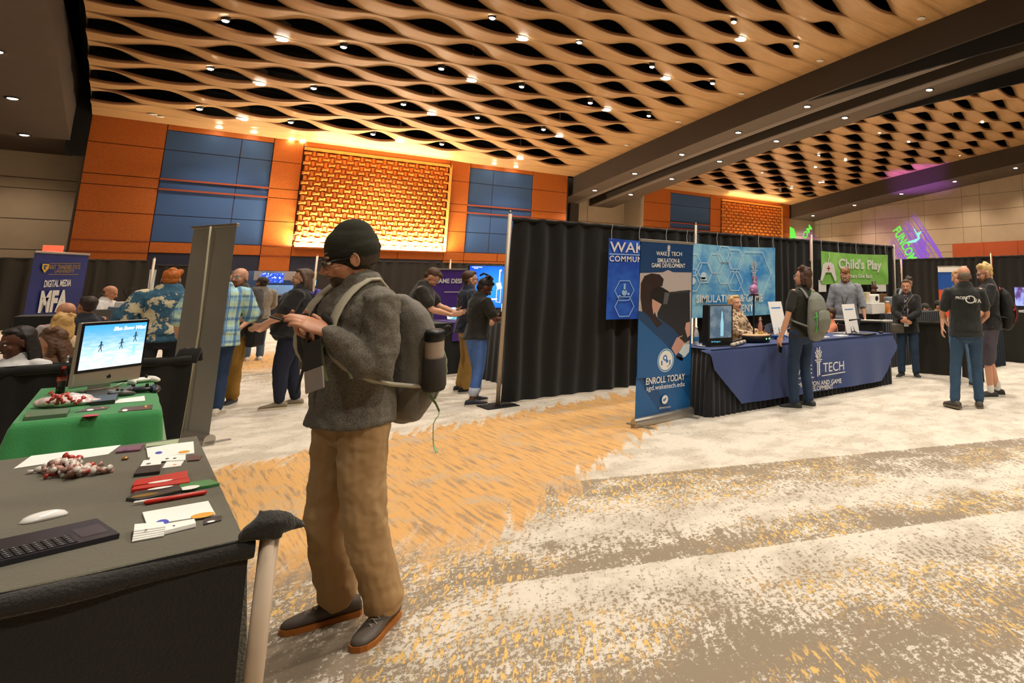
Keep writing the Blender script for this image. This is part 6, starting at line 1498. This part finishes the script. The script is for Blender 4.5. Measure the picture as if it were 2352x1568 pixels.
for k, (px_, yy_, lab) in enumerate(((1788, 6.35, 'scalloped blue bowl of sweets beside the tilted white sign'), (1885, 6.3, 'dark blue bowl behind the backpack on the navy table'))):
    t = thing('bowl', lab, 'bowl', (xy(px_, yy_), yy_, ZN)); b = MB(); rings = []
    for r_, z in ((.05, 0), (.06, .004), (.09, .04), (.10, .055), (.092, .05), (.05, .01)): rings.append([Vector(((r_+(.008*cos(8*2*pi*j/48) if z > .02 else 0))*cos(2*pi*j/48), (r_+(.008*cos(8*2*pi*j/48) if z > .02 else 0))*sin(2*pi*j/48), z)) for j in range(48)])
    b.loft(rings, True); b.build('dish', mat(('bowl_cyan', 'bowl_navy')[k], ('2a86d0', '1a2a5c')[k], .35), t, True)
    if k == 0: tag(remesh(MB().ell((0, 0, .045), (.06, .06, .022)).ell((.02, .02, .06), (.03, .03, .015)).build('sweets', mat('sweets_brown', '8a5a54', .4), None, True, t.location), .008, 0, .02, .02), 'heap of small sweets in the scalloped blue bowl', 'sweets', kind='stuff')
def sign_easel(px_, yy_, w, h, rz, lab, tilt=.22, easel=True):
    t = thing('tabletop_sign', lab, 'sign', (xy(px_, yy_), yy_, ZN+.02), rz); M = Matrix.Rotation(-tilt, 4, 'X')
    MB().box(-w/2, w/2, -.003, .003, 0, h, M).build('board', M_PAPER, t)
    MB().box(-w*.34, w*.34, -.0045, -.003, h*.80, h*.835, M).build('blue_heading', mat('ink_heading', '4a86c8', .5), t)
    if easel:
        b = MB(); b.tube([(-.09, -.04, -.018), (-.04, .0, .03), (-.03, .03, .12)], .007, 8); b.tube([(.09, -.04, -.018), (.04, .0, .03), (.03, .03, .12)], .007, 8); b.tube([(-.05, .0, .025), (.05, 0, .025)], .007, 8); b.tube([(0, .02, .10), (0, .12, -.015)], .006, 8); b.build('easel', M_BLACKM, t, True)
sign_easel(1795, 6.45, .32, .50, radians(8), 'tilted white sign with a blue heading left of the standing man with the backpack', .25)
sign_easel(1960, 6.12, .34, .44, radians(4), 'white sign on a small black easel in front of the man in the grey shirt', .2)
for k, (px_, yy_, w) in enumerate(((1884, 6.02, .30), (1932, 6.0, .22))):
    o = MB().prism([(-w/2, -.07), (w/2, -.05), (w/2-.02, .07), (-w/2+.03, .09)], 0, .02).build('paper_stack', M_PAPER, None, False, (xy(px_, yy_), yy_, ZN)); tag(o, ('stack of white flyers right behind the backpack on the navy table', 'smaller stack of white flyers left of the black easel')[k], 'flyers')
t = thing('laptop', 'closed black laptop lying near the right end of the navy table', 'laptop', (8.03, 5.98, ZN), .1); MB().rbox(-.17, .17, -.11, .11, 0, .012, .01).build('base', M_BLACKM, t); MB().rbox(-.17, .17, -.11, .11, .0125, .02, .01).build('lid', mat('lid_grey', '4a4a4c', .4), t)
t = thing('laptop', 'open laptop seen from behind between the sign and the right end of the navy table', 'laptop', (8.02, 6.35, ZN), pi+.1); MB().rbox(-.17, .17, -.12, .12, 0, .015, .01).build('base', M_ALU, t); MB().box(-.17, .17, -.004, .004, .015, .235, Matrix.Translation((0, .12, 0))@Matrix.Rotation(-.3, 4, 'X')).build('screen_lid', mat('lid_grey', '4a4a4c', .4), t)
o = MB().ell((0, 0, .012), (.03, .05, .018), 12, 8).build('computer_mouse', M_BLACKM, None, True, (8.45, 5.98, ZN)); tag(o, 'dark mouse at the right end of the navy table', 'mouse')
t = thing('water_glass', 'clear glass standing behind the backpack on the navy table', 'glass', (xy(1892, 6.45), 6.45, ZN)); MB().lathe([(.03, 0), (.036, .11), (.034, .11), (.028, .006)], 18).build('glass', mat('clear_glass', 'd8dee0', .05, alpha=.4), t, True)
t = thing('pen_cup', 'black wire cup of pens beside the tilted white sign', 'cup', (xy(1776, 6.5), 6.5, ZN)); b = MB()
for k in range(12): a_ = 2*pi*k/12; b.tube([(.035*cos(a_), .035*sin(a_), 0), (.04*cos(a_), .04*sin(a_), .14)], .0025, 5)
for z in (.005, .07, .14): b.tube([(.037*cos(2*pi*k/16), .037*sin(2*pi*k/16), z) for k in range(17)], .0025, 5, caps=False)
b.build('wire_cup', M_BLACKM, t, True)

# chairs under the seated people: one built, then copied
def make_chair():
    t = thing('folding_chair', 'black padded chair', 'chair')
    b = MB(); b.rbox(-.20, .20, -.20, .20, .42, .455, .03); b.build('seat', mat('chair_black', '1a1a1a', .7), t, True)
    b = MB(); b.rbox(-.19, .19, -.225, -.20, .62, .86, .012); b.build('backrest', mat('chair_black', '1a1a1a', .7), t, True)
    for q in (-1, 1): MB().tube([(q*.19, .18, 0), (q*.19, .15, .42)], .011, 8).build('leg', M_ALU, t, True); MB().tube([(q*.19, -.22, 0), (q*.19, -.18, .42), (q*.19, -.21, .86)], .011, 8).build('leg', M_ALU, t, True)
    return t
chair0 = make_chair(); nch = 0
for pr in [x for x in bpy.data.objects if x.name.startswith('person') and x.get('category') == 'person']:
    lab = pr['label']
    if 'seated' in lab or 'behind the dark counter' in lab or 'navy roll-up' in lab:
        c = chair0 if nch == 0 else copy_tree(chair0); nch += 1
        f_ = Matrix.Rotation(pr.rotation_euler[2], 3, 'Z')@Vector((0, -.02, 0)); c.location = (pr.location.x+f_.x, pr.location.y+f_.y, 0); c.rotation_euler = pr.rotation_euler
        c['label'] = 'chair under the '+' '.join(lab.split()[:11])

# ------------------------------------------------------------------ charity booth and far right
q0 = at(1985, 718, .76)
ct = skirt_table('black-skirted table of the charity booth behind the man in grey', 10.1, 12.3, 7.05, 7.75, .98, M_NAVYSK, M_NAVYSK, per=.07, amp=.012)
def boxy(name, lab, cat, px_, yy_, w, d, h, m, z=.98, rz=0, r=.01):
    o = MB().rbox(-w/2, w/2, -d/2, d/2, 0, h, r).build(name, m, None, False, (aty(px_, 700, yy_).x, yy_, z), rz); return tag(o, lab, cat)
boxy('storage_box', 'white box standing at the left of the charity table', 'box', 2003, 7.3, .42, .3, .20, M_WHITE)
boxy('wooden_crate', 'brown wooden case with a carved front on the charity table', 'crate', 2012, 7.55, .62, .12, .36, mat('walnut', '7a5a34', .5), .98)
t = thing('statue_bust', 'dark carved animal head on top of the wooden case', 'statue', (aty(2008, 700, 7.55).x, 7.55, 1.34)); b = MB(); b.ell((0, 0, .05), (.07, .06, .05)); b.ell((0, 0, .14), (.055, .06, .07)); b.ell((.02, -.05, .12), (.025, .04, .025)); b.tube([(-.03, 0, .18), (-.05, 0, .24)], .016, 8); b.tube([(.03, 0, .18), (.05, 0, .24)], .016, 8); remesh(b.build('carved_head', mat('carved_wood', '5a3a2a', .6), t, True), .01, 1)
t = thing('game_console', 'white curved console box in front of the wooden case', 'console', (aty(2007, 700, 7.3).x, 7.3, 1.18)); b = MB(); b.rbox(-.14, .14, -.05, .05, 0, .16, .03); b.build('shell', M_WHITE, t, True); MB().lathe([(.03, -.002), (.05, 0), (.03, .004)], 16, M=Matrix.Translation((.03, -.052, .08))@Matrix.Rotation(pi/2, 4, 'X')).build('dial', M_BLACKM, t, True)
boxy('book', 'beige upright box at the left end of the charity table', 'box', 1986, 7.4, .12, .2, .40, mat('box_beige', 'd8c8a8', .6))
boxy('plastic_tub', 'grey-blue plastic tub at the right of the charity table', 'tub', 2041, 7.5, .36, .25, .30, mat('tub_grey', '8a949c', .4), r=.03)
t = thing('orange_jug', 'orange plastic jug near the right end of the charity table', 'jug', (aty(2038, 700, 7.2).x, 7.2, .98)); MB().lathe([(.055, 0), (.06, .01), (.06, .15), (.03, .19), (.03, .21)], 18).build('body', mat('orange_plastic', 'd0803a', .4), t, True); MB().lathe([(.034, .2), (.034, .225), (.02, .228)], 14).build('cap', M_WHITE, t, True)
boxy('card_reader', 'small dark card reader with a pale screen at the right of the orange jug', 'card reader', 2051, 7.2, .14, .12, .10, M_BLACKM)
o = MB().prism([(-.12, -.08), (.12, -.06), (.1, .08), (-.1, .07)], 0, .006).build('paper_sheet', M_PAPER, None, False, (aty(2044, 700, 7.15).x+.02, 7.12, .98)); tag(o, 'loose white papers at the front of the charity table', 'paper')
# waist-high drape rail and curved low drape
t = thing('drape_rail', 'silver waist-high rail with a white end cap left of the cardigan woman', 'rail', (0, 0, 0)); A, B = at(1984, 738, .9), at(2062, 742, .9); B = Vector((9.35, 6.55, .9)); A = Vector((8.9, 7.6, .9))
MB().tube([A, B], .018, 10).build('tube', M_ALU, t, True); MB().tube([B, B+(B-A).normalized()*.14], .022, 10).build('end_cap', M_WHITE, t, True)
drape('low black drape hanging under the silver rail beside the navy table', (8.9, 7.6), (9.35, 6.6), .03, .88, M_DRAPE, amp=.015, per=.2, seed=30, ruffle=.03)
c1, c2 = at(2100, 857, 0), at(2206, 867, 0)
drape('low black drape in front of the yellow-shirted person', (9.80, 6.30), (9.92, 5.45), .02, .90, mat('black_drape_olive', '1f1c12', .85, bump=.3, bscale=120), amp=.02, per=.30, seed=31, ruffle=.06)
drape('low black drape continuing behind the man in the black printed T-shirt', (9.92, 5.43), (9.6, 4.9), .02, .90, mat('black_drape_olive', '1f1c12', .85), amp=.02, per=.25, seed=32, ruffle=.06)
skirt_table('narrow table with dark blue pleated skirt behind the man in shorts', 11.45, 12.1, 5.72, 6.4, .76, mat('table_beige', 'a89878', .6), mat('skirt_blue_black', '16222f', .85), per=.11, amp=.025)
skirt_table('black-skirted table at the right picture edge carrying monitors', 12.7, 14.6, 5.1, 6.1, .98, mat('table_grey', '8a8a8a', .6), mat('black_drape_olive', '1f1c12', .85), per=.3, amp=.02)
def monitor(lab, loc, rz, w, h, m, name='monitor', zb=.12):
    t = thing(name, lab, 'monitor', loc, rz); MB().rbox(-w/2, w/2, 0, .04, zb, zb+h, .008).build('casing', M_BLACKM, t); MB().box(-w/2+.015, w/2-.015, -.003, 0, zb+.015, zb+h-.015).build('screen', m, t)
    if zb: MB().box(-.03, .03, .02, .05, 0, zb+.1).build('stem', M_BLACKM, t); MB().rbox(-w*.22, w*.22, -.06, .12, 0, .012, .01).build('foot', M_BLACKM, t)
    return t
def scr(name, a, b, e=.9, sc=3, pos=.5, amt=.1):
    n = NT(name, .3); w_ = n.noise(n.tc.outputs['Object'], sc, 3, .6); n.b.inputs['Base Color'].default_value = (.02, .02, .02, 1)
    n.t.links.new(n.mix(n.ss(w_, pos-amt, pos+amt), a, b), n.b.inputs['Emission Color']); n.b.inputs['Emission Strength'].default_value = e; return n.m
p = atx(2338, 700, 13.0)
monitor('monitor with a purple landscape at the right picture edge', (13.05, 5.55, .98), face_img((13.05, 5.55), 10)+pi, .62, .40, scr('screen_purple', '8a94d8', '4a3060', .9, 4), zb=.10)
pr_ = thing('bowling_pin_charm', 'small white pin-shaped charm with red top hanging on the black backpack', 'charm', (pD['R'].location.x+.47, pD['R'].location.y-.02, 1.12)); MB().lathe([(.005, -.10), (.03, -.07), (.034, -.03), (.018, .02), (.012, .04)], 14).build('pin', M_WHITE, pr_, True); MB().lathe([(.013, .035), (.02, .06), (.008, .085)], 12).build('top', M_RED, pr_, True)
n = NT('banner_blue_red', .5); o_ = n.sep(n.tc.outputs['Object']); n.color(n.mix(n.ss(o_[2], 1.36, 1.40), 'd8502a', '1650a8')); M_BR = n.m
p_ = atr(2197, 606, 17.5); 
bb_, LBb = rollup('blue and orange roll-up banner with a white O behind the bald man', (17.2, 10.05), (17.75, 9.40), 2.06, M_BR)
fit_text('O', .62, .80, 1.72, .17, -.012, bb_, M_WHITE, bold=.02); MB().box(.0, LBb, -.012, -.010, 1.90, 2.05).build('pale_header', M_PAPER, bb_)
rb_ = MB().tube([(0, 0, 0), (.01, -.02, -.25), (.0, -.02, -.5)], [(.012, .003), (.02, .003), (.012, .003)], 8, sub=3).build('pink_ribbon', mat('ribbon_pink', 'c89aa0', .6), None, True, (19.02, 12.58, 2.42)); tag(rb_, 'thin pink ribbon hanging from a pole of the far right curtain', 'ribbon')

# logos on right and recess wall: thin glowing meshes standing in for projected light
M_GOBO_G = mat('projection_glow_green', '000000', .9, emit=.55, emit_color='6ae04a'); M_GOBO_P = mat('projection_glow_purple', '000000', .9, emit=.30, emit_color='b070f0'); M_GOBO_C = mat('projection_glow_cyan', '000000', .9, emit=.55, emit_color='90e0d0')
t = thing('glow_mesh_logo', 'green glowing shapes standing in for projected lettering over purple streaks on the panelled right wall', 'projection', (0, 0, 0))
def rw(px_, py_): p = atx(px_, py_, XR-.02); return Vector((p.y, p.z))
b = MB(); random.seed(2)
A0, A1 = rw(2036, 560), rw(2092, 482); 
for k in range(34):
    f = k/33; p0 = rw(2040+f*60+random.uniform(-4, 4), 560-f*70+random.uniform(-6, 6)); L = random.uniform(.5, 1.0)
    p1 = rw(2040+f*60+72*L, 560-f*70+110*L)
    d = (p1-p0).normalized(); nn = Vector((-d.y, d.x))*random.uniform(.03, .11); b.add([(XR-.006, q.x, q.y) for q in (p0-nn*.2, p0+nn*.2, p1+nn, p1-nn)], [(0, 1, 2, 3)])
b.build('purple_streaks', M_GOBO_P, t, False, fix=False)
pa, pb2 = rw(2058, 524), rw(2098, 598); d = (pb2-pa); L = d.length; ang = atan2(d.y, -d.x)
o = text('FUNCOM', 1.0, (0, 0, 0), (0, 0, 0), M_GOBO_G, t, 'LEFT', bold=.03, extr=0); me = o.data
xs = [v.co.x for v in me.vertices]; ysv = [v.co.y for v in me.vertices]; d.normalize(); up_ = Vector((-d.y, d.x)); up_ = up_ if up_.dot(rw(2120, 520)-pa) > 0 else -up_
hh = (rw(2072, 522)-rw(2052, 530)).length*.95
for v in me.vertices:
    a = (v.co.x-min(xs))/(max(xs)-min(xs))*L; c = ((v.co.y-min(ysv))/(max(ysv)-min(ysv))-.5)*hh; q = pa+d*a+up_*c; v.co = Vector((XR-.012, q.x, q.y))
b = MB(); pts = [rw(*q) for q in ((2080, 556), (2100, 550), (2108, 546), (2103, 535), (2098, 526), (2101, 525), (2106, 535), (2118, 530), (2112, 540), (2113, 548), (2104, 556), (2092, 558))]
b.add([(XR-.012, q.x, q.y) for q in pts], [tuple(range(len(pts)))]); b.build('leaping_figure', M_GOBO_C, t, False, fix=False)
t = thing('glow_mesh_logo', 'cut-off green glowing shapes standing in for projected letters on the recessed wall beside the distant basket-weave wall', 'projection', (0, 0, 0))
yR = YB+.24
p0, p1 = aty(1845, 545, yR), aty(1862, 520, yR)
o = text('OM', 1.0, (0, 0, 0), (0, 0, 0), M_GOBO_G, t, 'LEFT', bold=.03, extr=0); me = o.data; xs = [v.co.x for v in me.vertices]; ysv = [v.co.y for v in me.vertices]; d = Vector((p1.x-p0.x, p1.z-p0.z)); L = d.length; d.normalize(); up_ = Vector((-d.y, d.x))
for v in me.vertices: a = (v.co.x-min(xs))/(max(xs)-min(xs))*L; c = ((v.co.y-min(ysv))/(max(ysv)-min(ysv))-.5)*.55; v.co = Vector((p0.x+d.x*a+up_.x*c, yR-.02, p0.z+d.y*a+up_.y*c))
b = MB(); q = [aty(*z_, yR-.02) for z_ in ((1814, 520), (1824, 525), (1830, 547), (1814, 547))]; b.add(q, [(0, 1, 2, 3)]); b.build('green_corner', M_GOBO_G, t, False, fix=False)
lamp('SPOT', (40.2, 33.5, 5.2), 120, (.5, .15, 1), size=.1, spot=70, rot=(radians(80), 0, radians(-10)))

# ------------------------------------------------------------------ booth with the purple banner and big screen
skirt_table('black-skirted booth table in front of the purple banner', 3.72, 6.0, 11.9, 13.2, .86, M_DRAPE2, M_DRAPE, per=.3, amp=.02)
skirt_table('black table carrying devices behind the woman in cuffed jeans', 4.3, 5.3, 9.9, 11.3, .92, M_DRAPE2, M_DRAPE, per=.2, amp=.02)
pu = thing('tablecloth', 'purple table runner under the laptops of the far booth', 'tablecloth', (0, 0, 0)); MB().box(4.1, 5.4, 12.02, 12.9, .862, .87).box(4.1, 5.4, 11.86, 12.02, .55, .87).build('runner', mat('purple_cloth', '4a2a78', .8), pu)
M_SC1 = scr('screen_white_blue', 'd8ecf4', '3a9ad8', 1.0, 9)
for k, (x, y, rz) in enumerate(((4.42, 12.5, .2), (4.75, 12.3, .3), (5.0, 12.6, .1))):
    t = thing('laptop', ('open laptop with bright screen at the left of the purple runner', 'open laptop with bright screen in the middle of the purple runner', 'open laptop with bright screen at the right of the purple runner')[k], 'laptop', (x, y, .872), rz); MB().rbox(-.17, .17, -.12, .12, 0, .015, .01).build('base', M_ALU, t)
    M = Matrix.Translation((0, .12, .015))@Matrix.Rotation(-.25, 4, 'X'); MB().box(-.17, .17, 0, .008, 0, .23, M).build('lid', M_BLACKM, t); MB().box(-.16, .16, -.003, 0, .01, .22, M).build('screen', M_SC1, t)
pt, LP = rollup('purple roll-up banner with white capitals behind the laptops', (4.55, 14.6), (5.30, 14.4), 1.84, mat('purple_banner', '4a2c86', .5))
fit_text('GAME DESIGN', .05, LP-.05, 1.60, .10, -.012, pt, M_WHITE, bold=.03); MB().box(.25, LP-.06, -.013, -.011, 1.36, 1.375).build('white_rule', M_WHITE, pt)
o = MB().tube([(-.06, 0, 0), (0, 0, .10), (.05, 0, .02)], [.05, .06, .05], 10).build('white_tissue', M_PAPER, None, True, (4.72, 12.75, 1.14)); tag(remesh(o, .01, 2, .03, .05), 'crumpled white paper on top of the laptops at the purple runner', 'paper')
# big screen
tvp = aty(1077, 612, 13.5); tvq = aty(1175, 710, 13.5)
TVX0, TVX1, TVZ0, TVZ1 = 4.88, 6.10, 1.03, 1.92
n = NT('tv_blue', .3); o_ = n.sep(n.tc.outputs['Object']); w_ = n.math('SQRT', n.math('ADD', n.math('POWER', n.math('SUBTRACT', o_[0], .5), 2), n.math('POWER', n.math('SUBTRACT', o_[2], 1.45), 2)))
n.b.inputs['Base Color'].default_value = (.01, .01, .02, 1); n.t.links.new(n.mix(n.ss(w_, .0, .7), '2a86e8', '0a3ec0'), n.b.inputs['Emission Color']); n.b.inputs['Emission Strength'].default_value = .9
t = thing('big_screen', 'large screen with a glowing giraffe-like drawing on blue', 'screen', (TVX0, 13.5, 0), radians(-4)); w_ = TVX1-TVX0
MB().rbox(0, w_, 0, .06, TVZ0, TVZ1, .01).build('casing', M_BLACKM, t); sc_ = MB().box(.02, w_-.02, -.004, 0, TVZ0+.02, TVZ1-.02).build('screen', n.m, t)
MB().tube([(w_/2, .08, 0), (w_/2, .08, TVZ1-.2)], .03, 10, caps=False).build('stand_pole', M_BLACKM, t, True); MB().rbox(w_/2-.35, w_/2+.35, -.2, .3, 0, .02, .01).build('stand_base', M_BLACKM, t)
g = MB(); gx = .62; gz = lambda f: TVZ0+(TVZ1-TVZ0)*f
for a, b_2, ww in (((gx, .90), (gx+.02, .86), .05), ((gx, .88), (gx, .62), .03), ((gx-.02, .60), (gx+.02, .45), .10), ((gx-.04, .45), (gx-.04, .15), .014), ((gx+.04, .45), (gx+.04, .15), .014), ((gx-.04, .16), (gx+.05, .14), .012), ((gx-.2, .22), (gx-.02, .22), .035)): stroke(g, (a[0], gz(a[1])), (b_2[0], gz(b_2[1])), ww, -.0055)
g.build('glowing_drawing', mat('tv_pink', 'c8b0e8', .4, emit=.9), sc_); g = MB(); stroke(g, (.06, gz(.95)), (.26, gz(.95)), .012, -.0055); stroke(g, (.10, gz(.92)), (.18, gz(.92)), .008, -.0055); g.build('caption_lines', mat('tv_white', 'ffffff', .4, emit=.8), sc_)
for k, (x, y) in enumerate(((4.45, 10.4), (4.62, 10.9))):
    t = thing('tablet_stand', ('dark device on a stand at the near end of the table behind the cuffed-jeans woman', 'pale tablet on the table behind the cuffed-jeans woman')[k], 'tablet', (x, y, .922), -.3); MB().box(-.09, .09, -.004, .004, .02, .28, Matrix.Rotation(-.2, 4, 'X')).build('tablet', (M_BLACKM, M_SC1)[k], t); MB().box(-.06, .06, -.03, .07, 0, .02).build('stand', M_BLACKM, t)

# ------------------------------------------------------------------ dark counter at the left, laptops seen from behind
skirt_table('dark counter with a black cloth where the man in the white shirt works', -1.0, .12, 13.0, 13.7, 1.10, M_DRAPE2, M_DRAPE, per=.3, amp=.02)
for k, (px_, py_, m_) in enumerate(((222, 738, 'lid_grey2'), (282, 734, 'lid_blue'))):
    p = aty(px_, py_, 12.6); t = thing('monitor', ('grey back of a monitor in front of the man in the white shirt', 'blue-grey tilted monitor back right of the white-shirted man')[k], 'monitor', (p.x, p.y, p.z-.14), .1-.2*k); MB().rbox(-.20, .20, 0, .03, 0, .30, .02, Matrix.Rotation(.12*k, 4, 'Y')).build('casing', mat(m_, ('5a5650', '55697c')[k], .5), t); MB().box(-.02, .02, .03, .05, -.6, .2).build('stem', M_ALU, t)
p = aty(292, 700, 13.3); o = MB().rbox(-.13, .13, -.06, .06, 0, .17, .01).build('white_box', M_WHITE, None, False, (p.x, p.y, 1.10)); tag(o, 'white box on the dark counter left of the orange-haired person', 'box')
t = thing('desk_lamp', 'thin black bent lamp on the dark counter behind the white box', 'lamp', (p.x-.02, 13.45, 1.10)); MB().tube([(0, 0, 0), (.02, 0, .2), (-.04, 0, .32), (.06, 0, .36)], .008, 8, sub=3).build('arm', M_BLACKM, t, True); MB().lathe([(.06, -.012), (.06, 0), (.0, .01)], 14).build('base', M_BLACKM, t, True)

# ------------------------------------------------------------------ concession stand beyond the opening
t = thing('concession_stand', 'concession stand with pale canopy, dark shelves and counter in the opening of the back wall', 'stand', (0, 0, 0)); yk = 37.6
MB().rbox(1.0, 9.5, yk, yk+.9, 0, 1.05, .03).build('counter', mat('counter_dark', '2a2a30', .5), t)
MB().rbox(.9, 9.6, yk-.1, yk+.95, 1.05, 1.10, .02).build('countertop', mat('counter_top', 'b0a898', .4), t)
MB().box(1.0, 9.5, yk+1.6, yk+1.7, 1.1, 2.3).build('back_shelves', mat('shelf_dark', '1b1d26', .4), t)
for k in range(7):
    MB().box(1.2+k*1.2, 2.2+k*1.2, yk+1.2, yk+1.6, 1.25, 1.28).build('shelf', M_ALU, t)
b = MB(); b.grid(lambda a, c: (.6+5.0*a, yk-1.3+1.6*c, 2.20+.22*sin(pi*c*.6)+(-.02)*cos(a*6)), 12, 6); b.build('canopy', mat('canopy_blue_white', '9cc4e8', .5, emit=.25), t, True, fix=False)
MB().box(4.0, 7.5, yk-1.0, yk-.9, 1.75, 2.2).build('fascia', mat('fascia_beige', 'c8b8a0', .6), t)
for x in (1.3, 3.6, 6.2, 9.0): MB().tube([(x, yk-.9, 0), (x, yk-.9, 2.2)], .04, 10, caps=False).build('post', M_ALU, t, True)
M_MENU = scr('screen_menu', '1a3a9a', 'c8d8f8', 1.2, 12, .6, .05)
p = aty(625, 638, yk-1.05); tag(MB().box(-.42, .42, -.03, .03, -.22, .22).build('menu_screen', M_MENU, None, False, (p.x, yk-1.1, p.z)), 'blue menu screen on the beige fascia of the concession stand', 'screen')
p = aty(707, 648, yk-.5); tag(MB().box(-.4, .4, -.03, .03, -.16, .16).build('menu_screen', mat('glow_blue', '3aa0ff', .4, emit=2.0), None, False, (p.x, yk-.6, p.z)), 'bright blue glowing panel right of the woman in the black T-shirt', 'screen')
for k, (px_, py_) in enumerate(((612, 688), (600, 700))):
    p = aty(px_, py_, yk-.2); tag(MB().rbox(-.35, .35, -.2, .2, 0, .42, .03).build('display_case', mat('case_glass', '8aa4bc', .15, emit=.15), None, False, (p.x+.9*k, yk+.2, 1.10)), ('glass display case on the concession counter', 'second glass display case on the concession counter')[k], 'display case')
t = thing('kiosk_tower', 'pale upright kiosk with arched dark front left of the orange hair', 'kiosk', (aty(388, 640, 34.8).x, 34.8, 0)); MB().rbox(-.35, .35, -.2, .2, 0, 2.2, .03).build('cabinet', mat('kiosk_beige', 'a89c84', .6), t); MB().box(-.2, .2, -.22, -.2, .4, 1.9).build('dark_front', M_BLACKM, t)
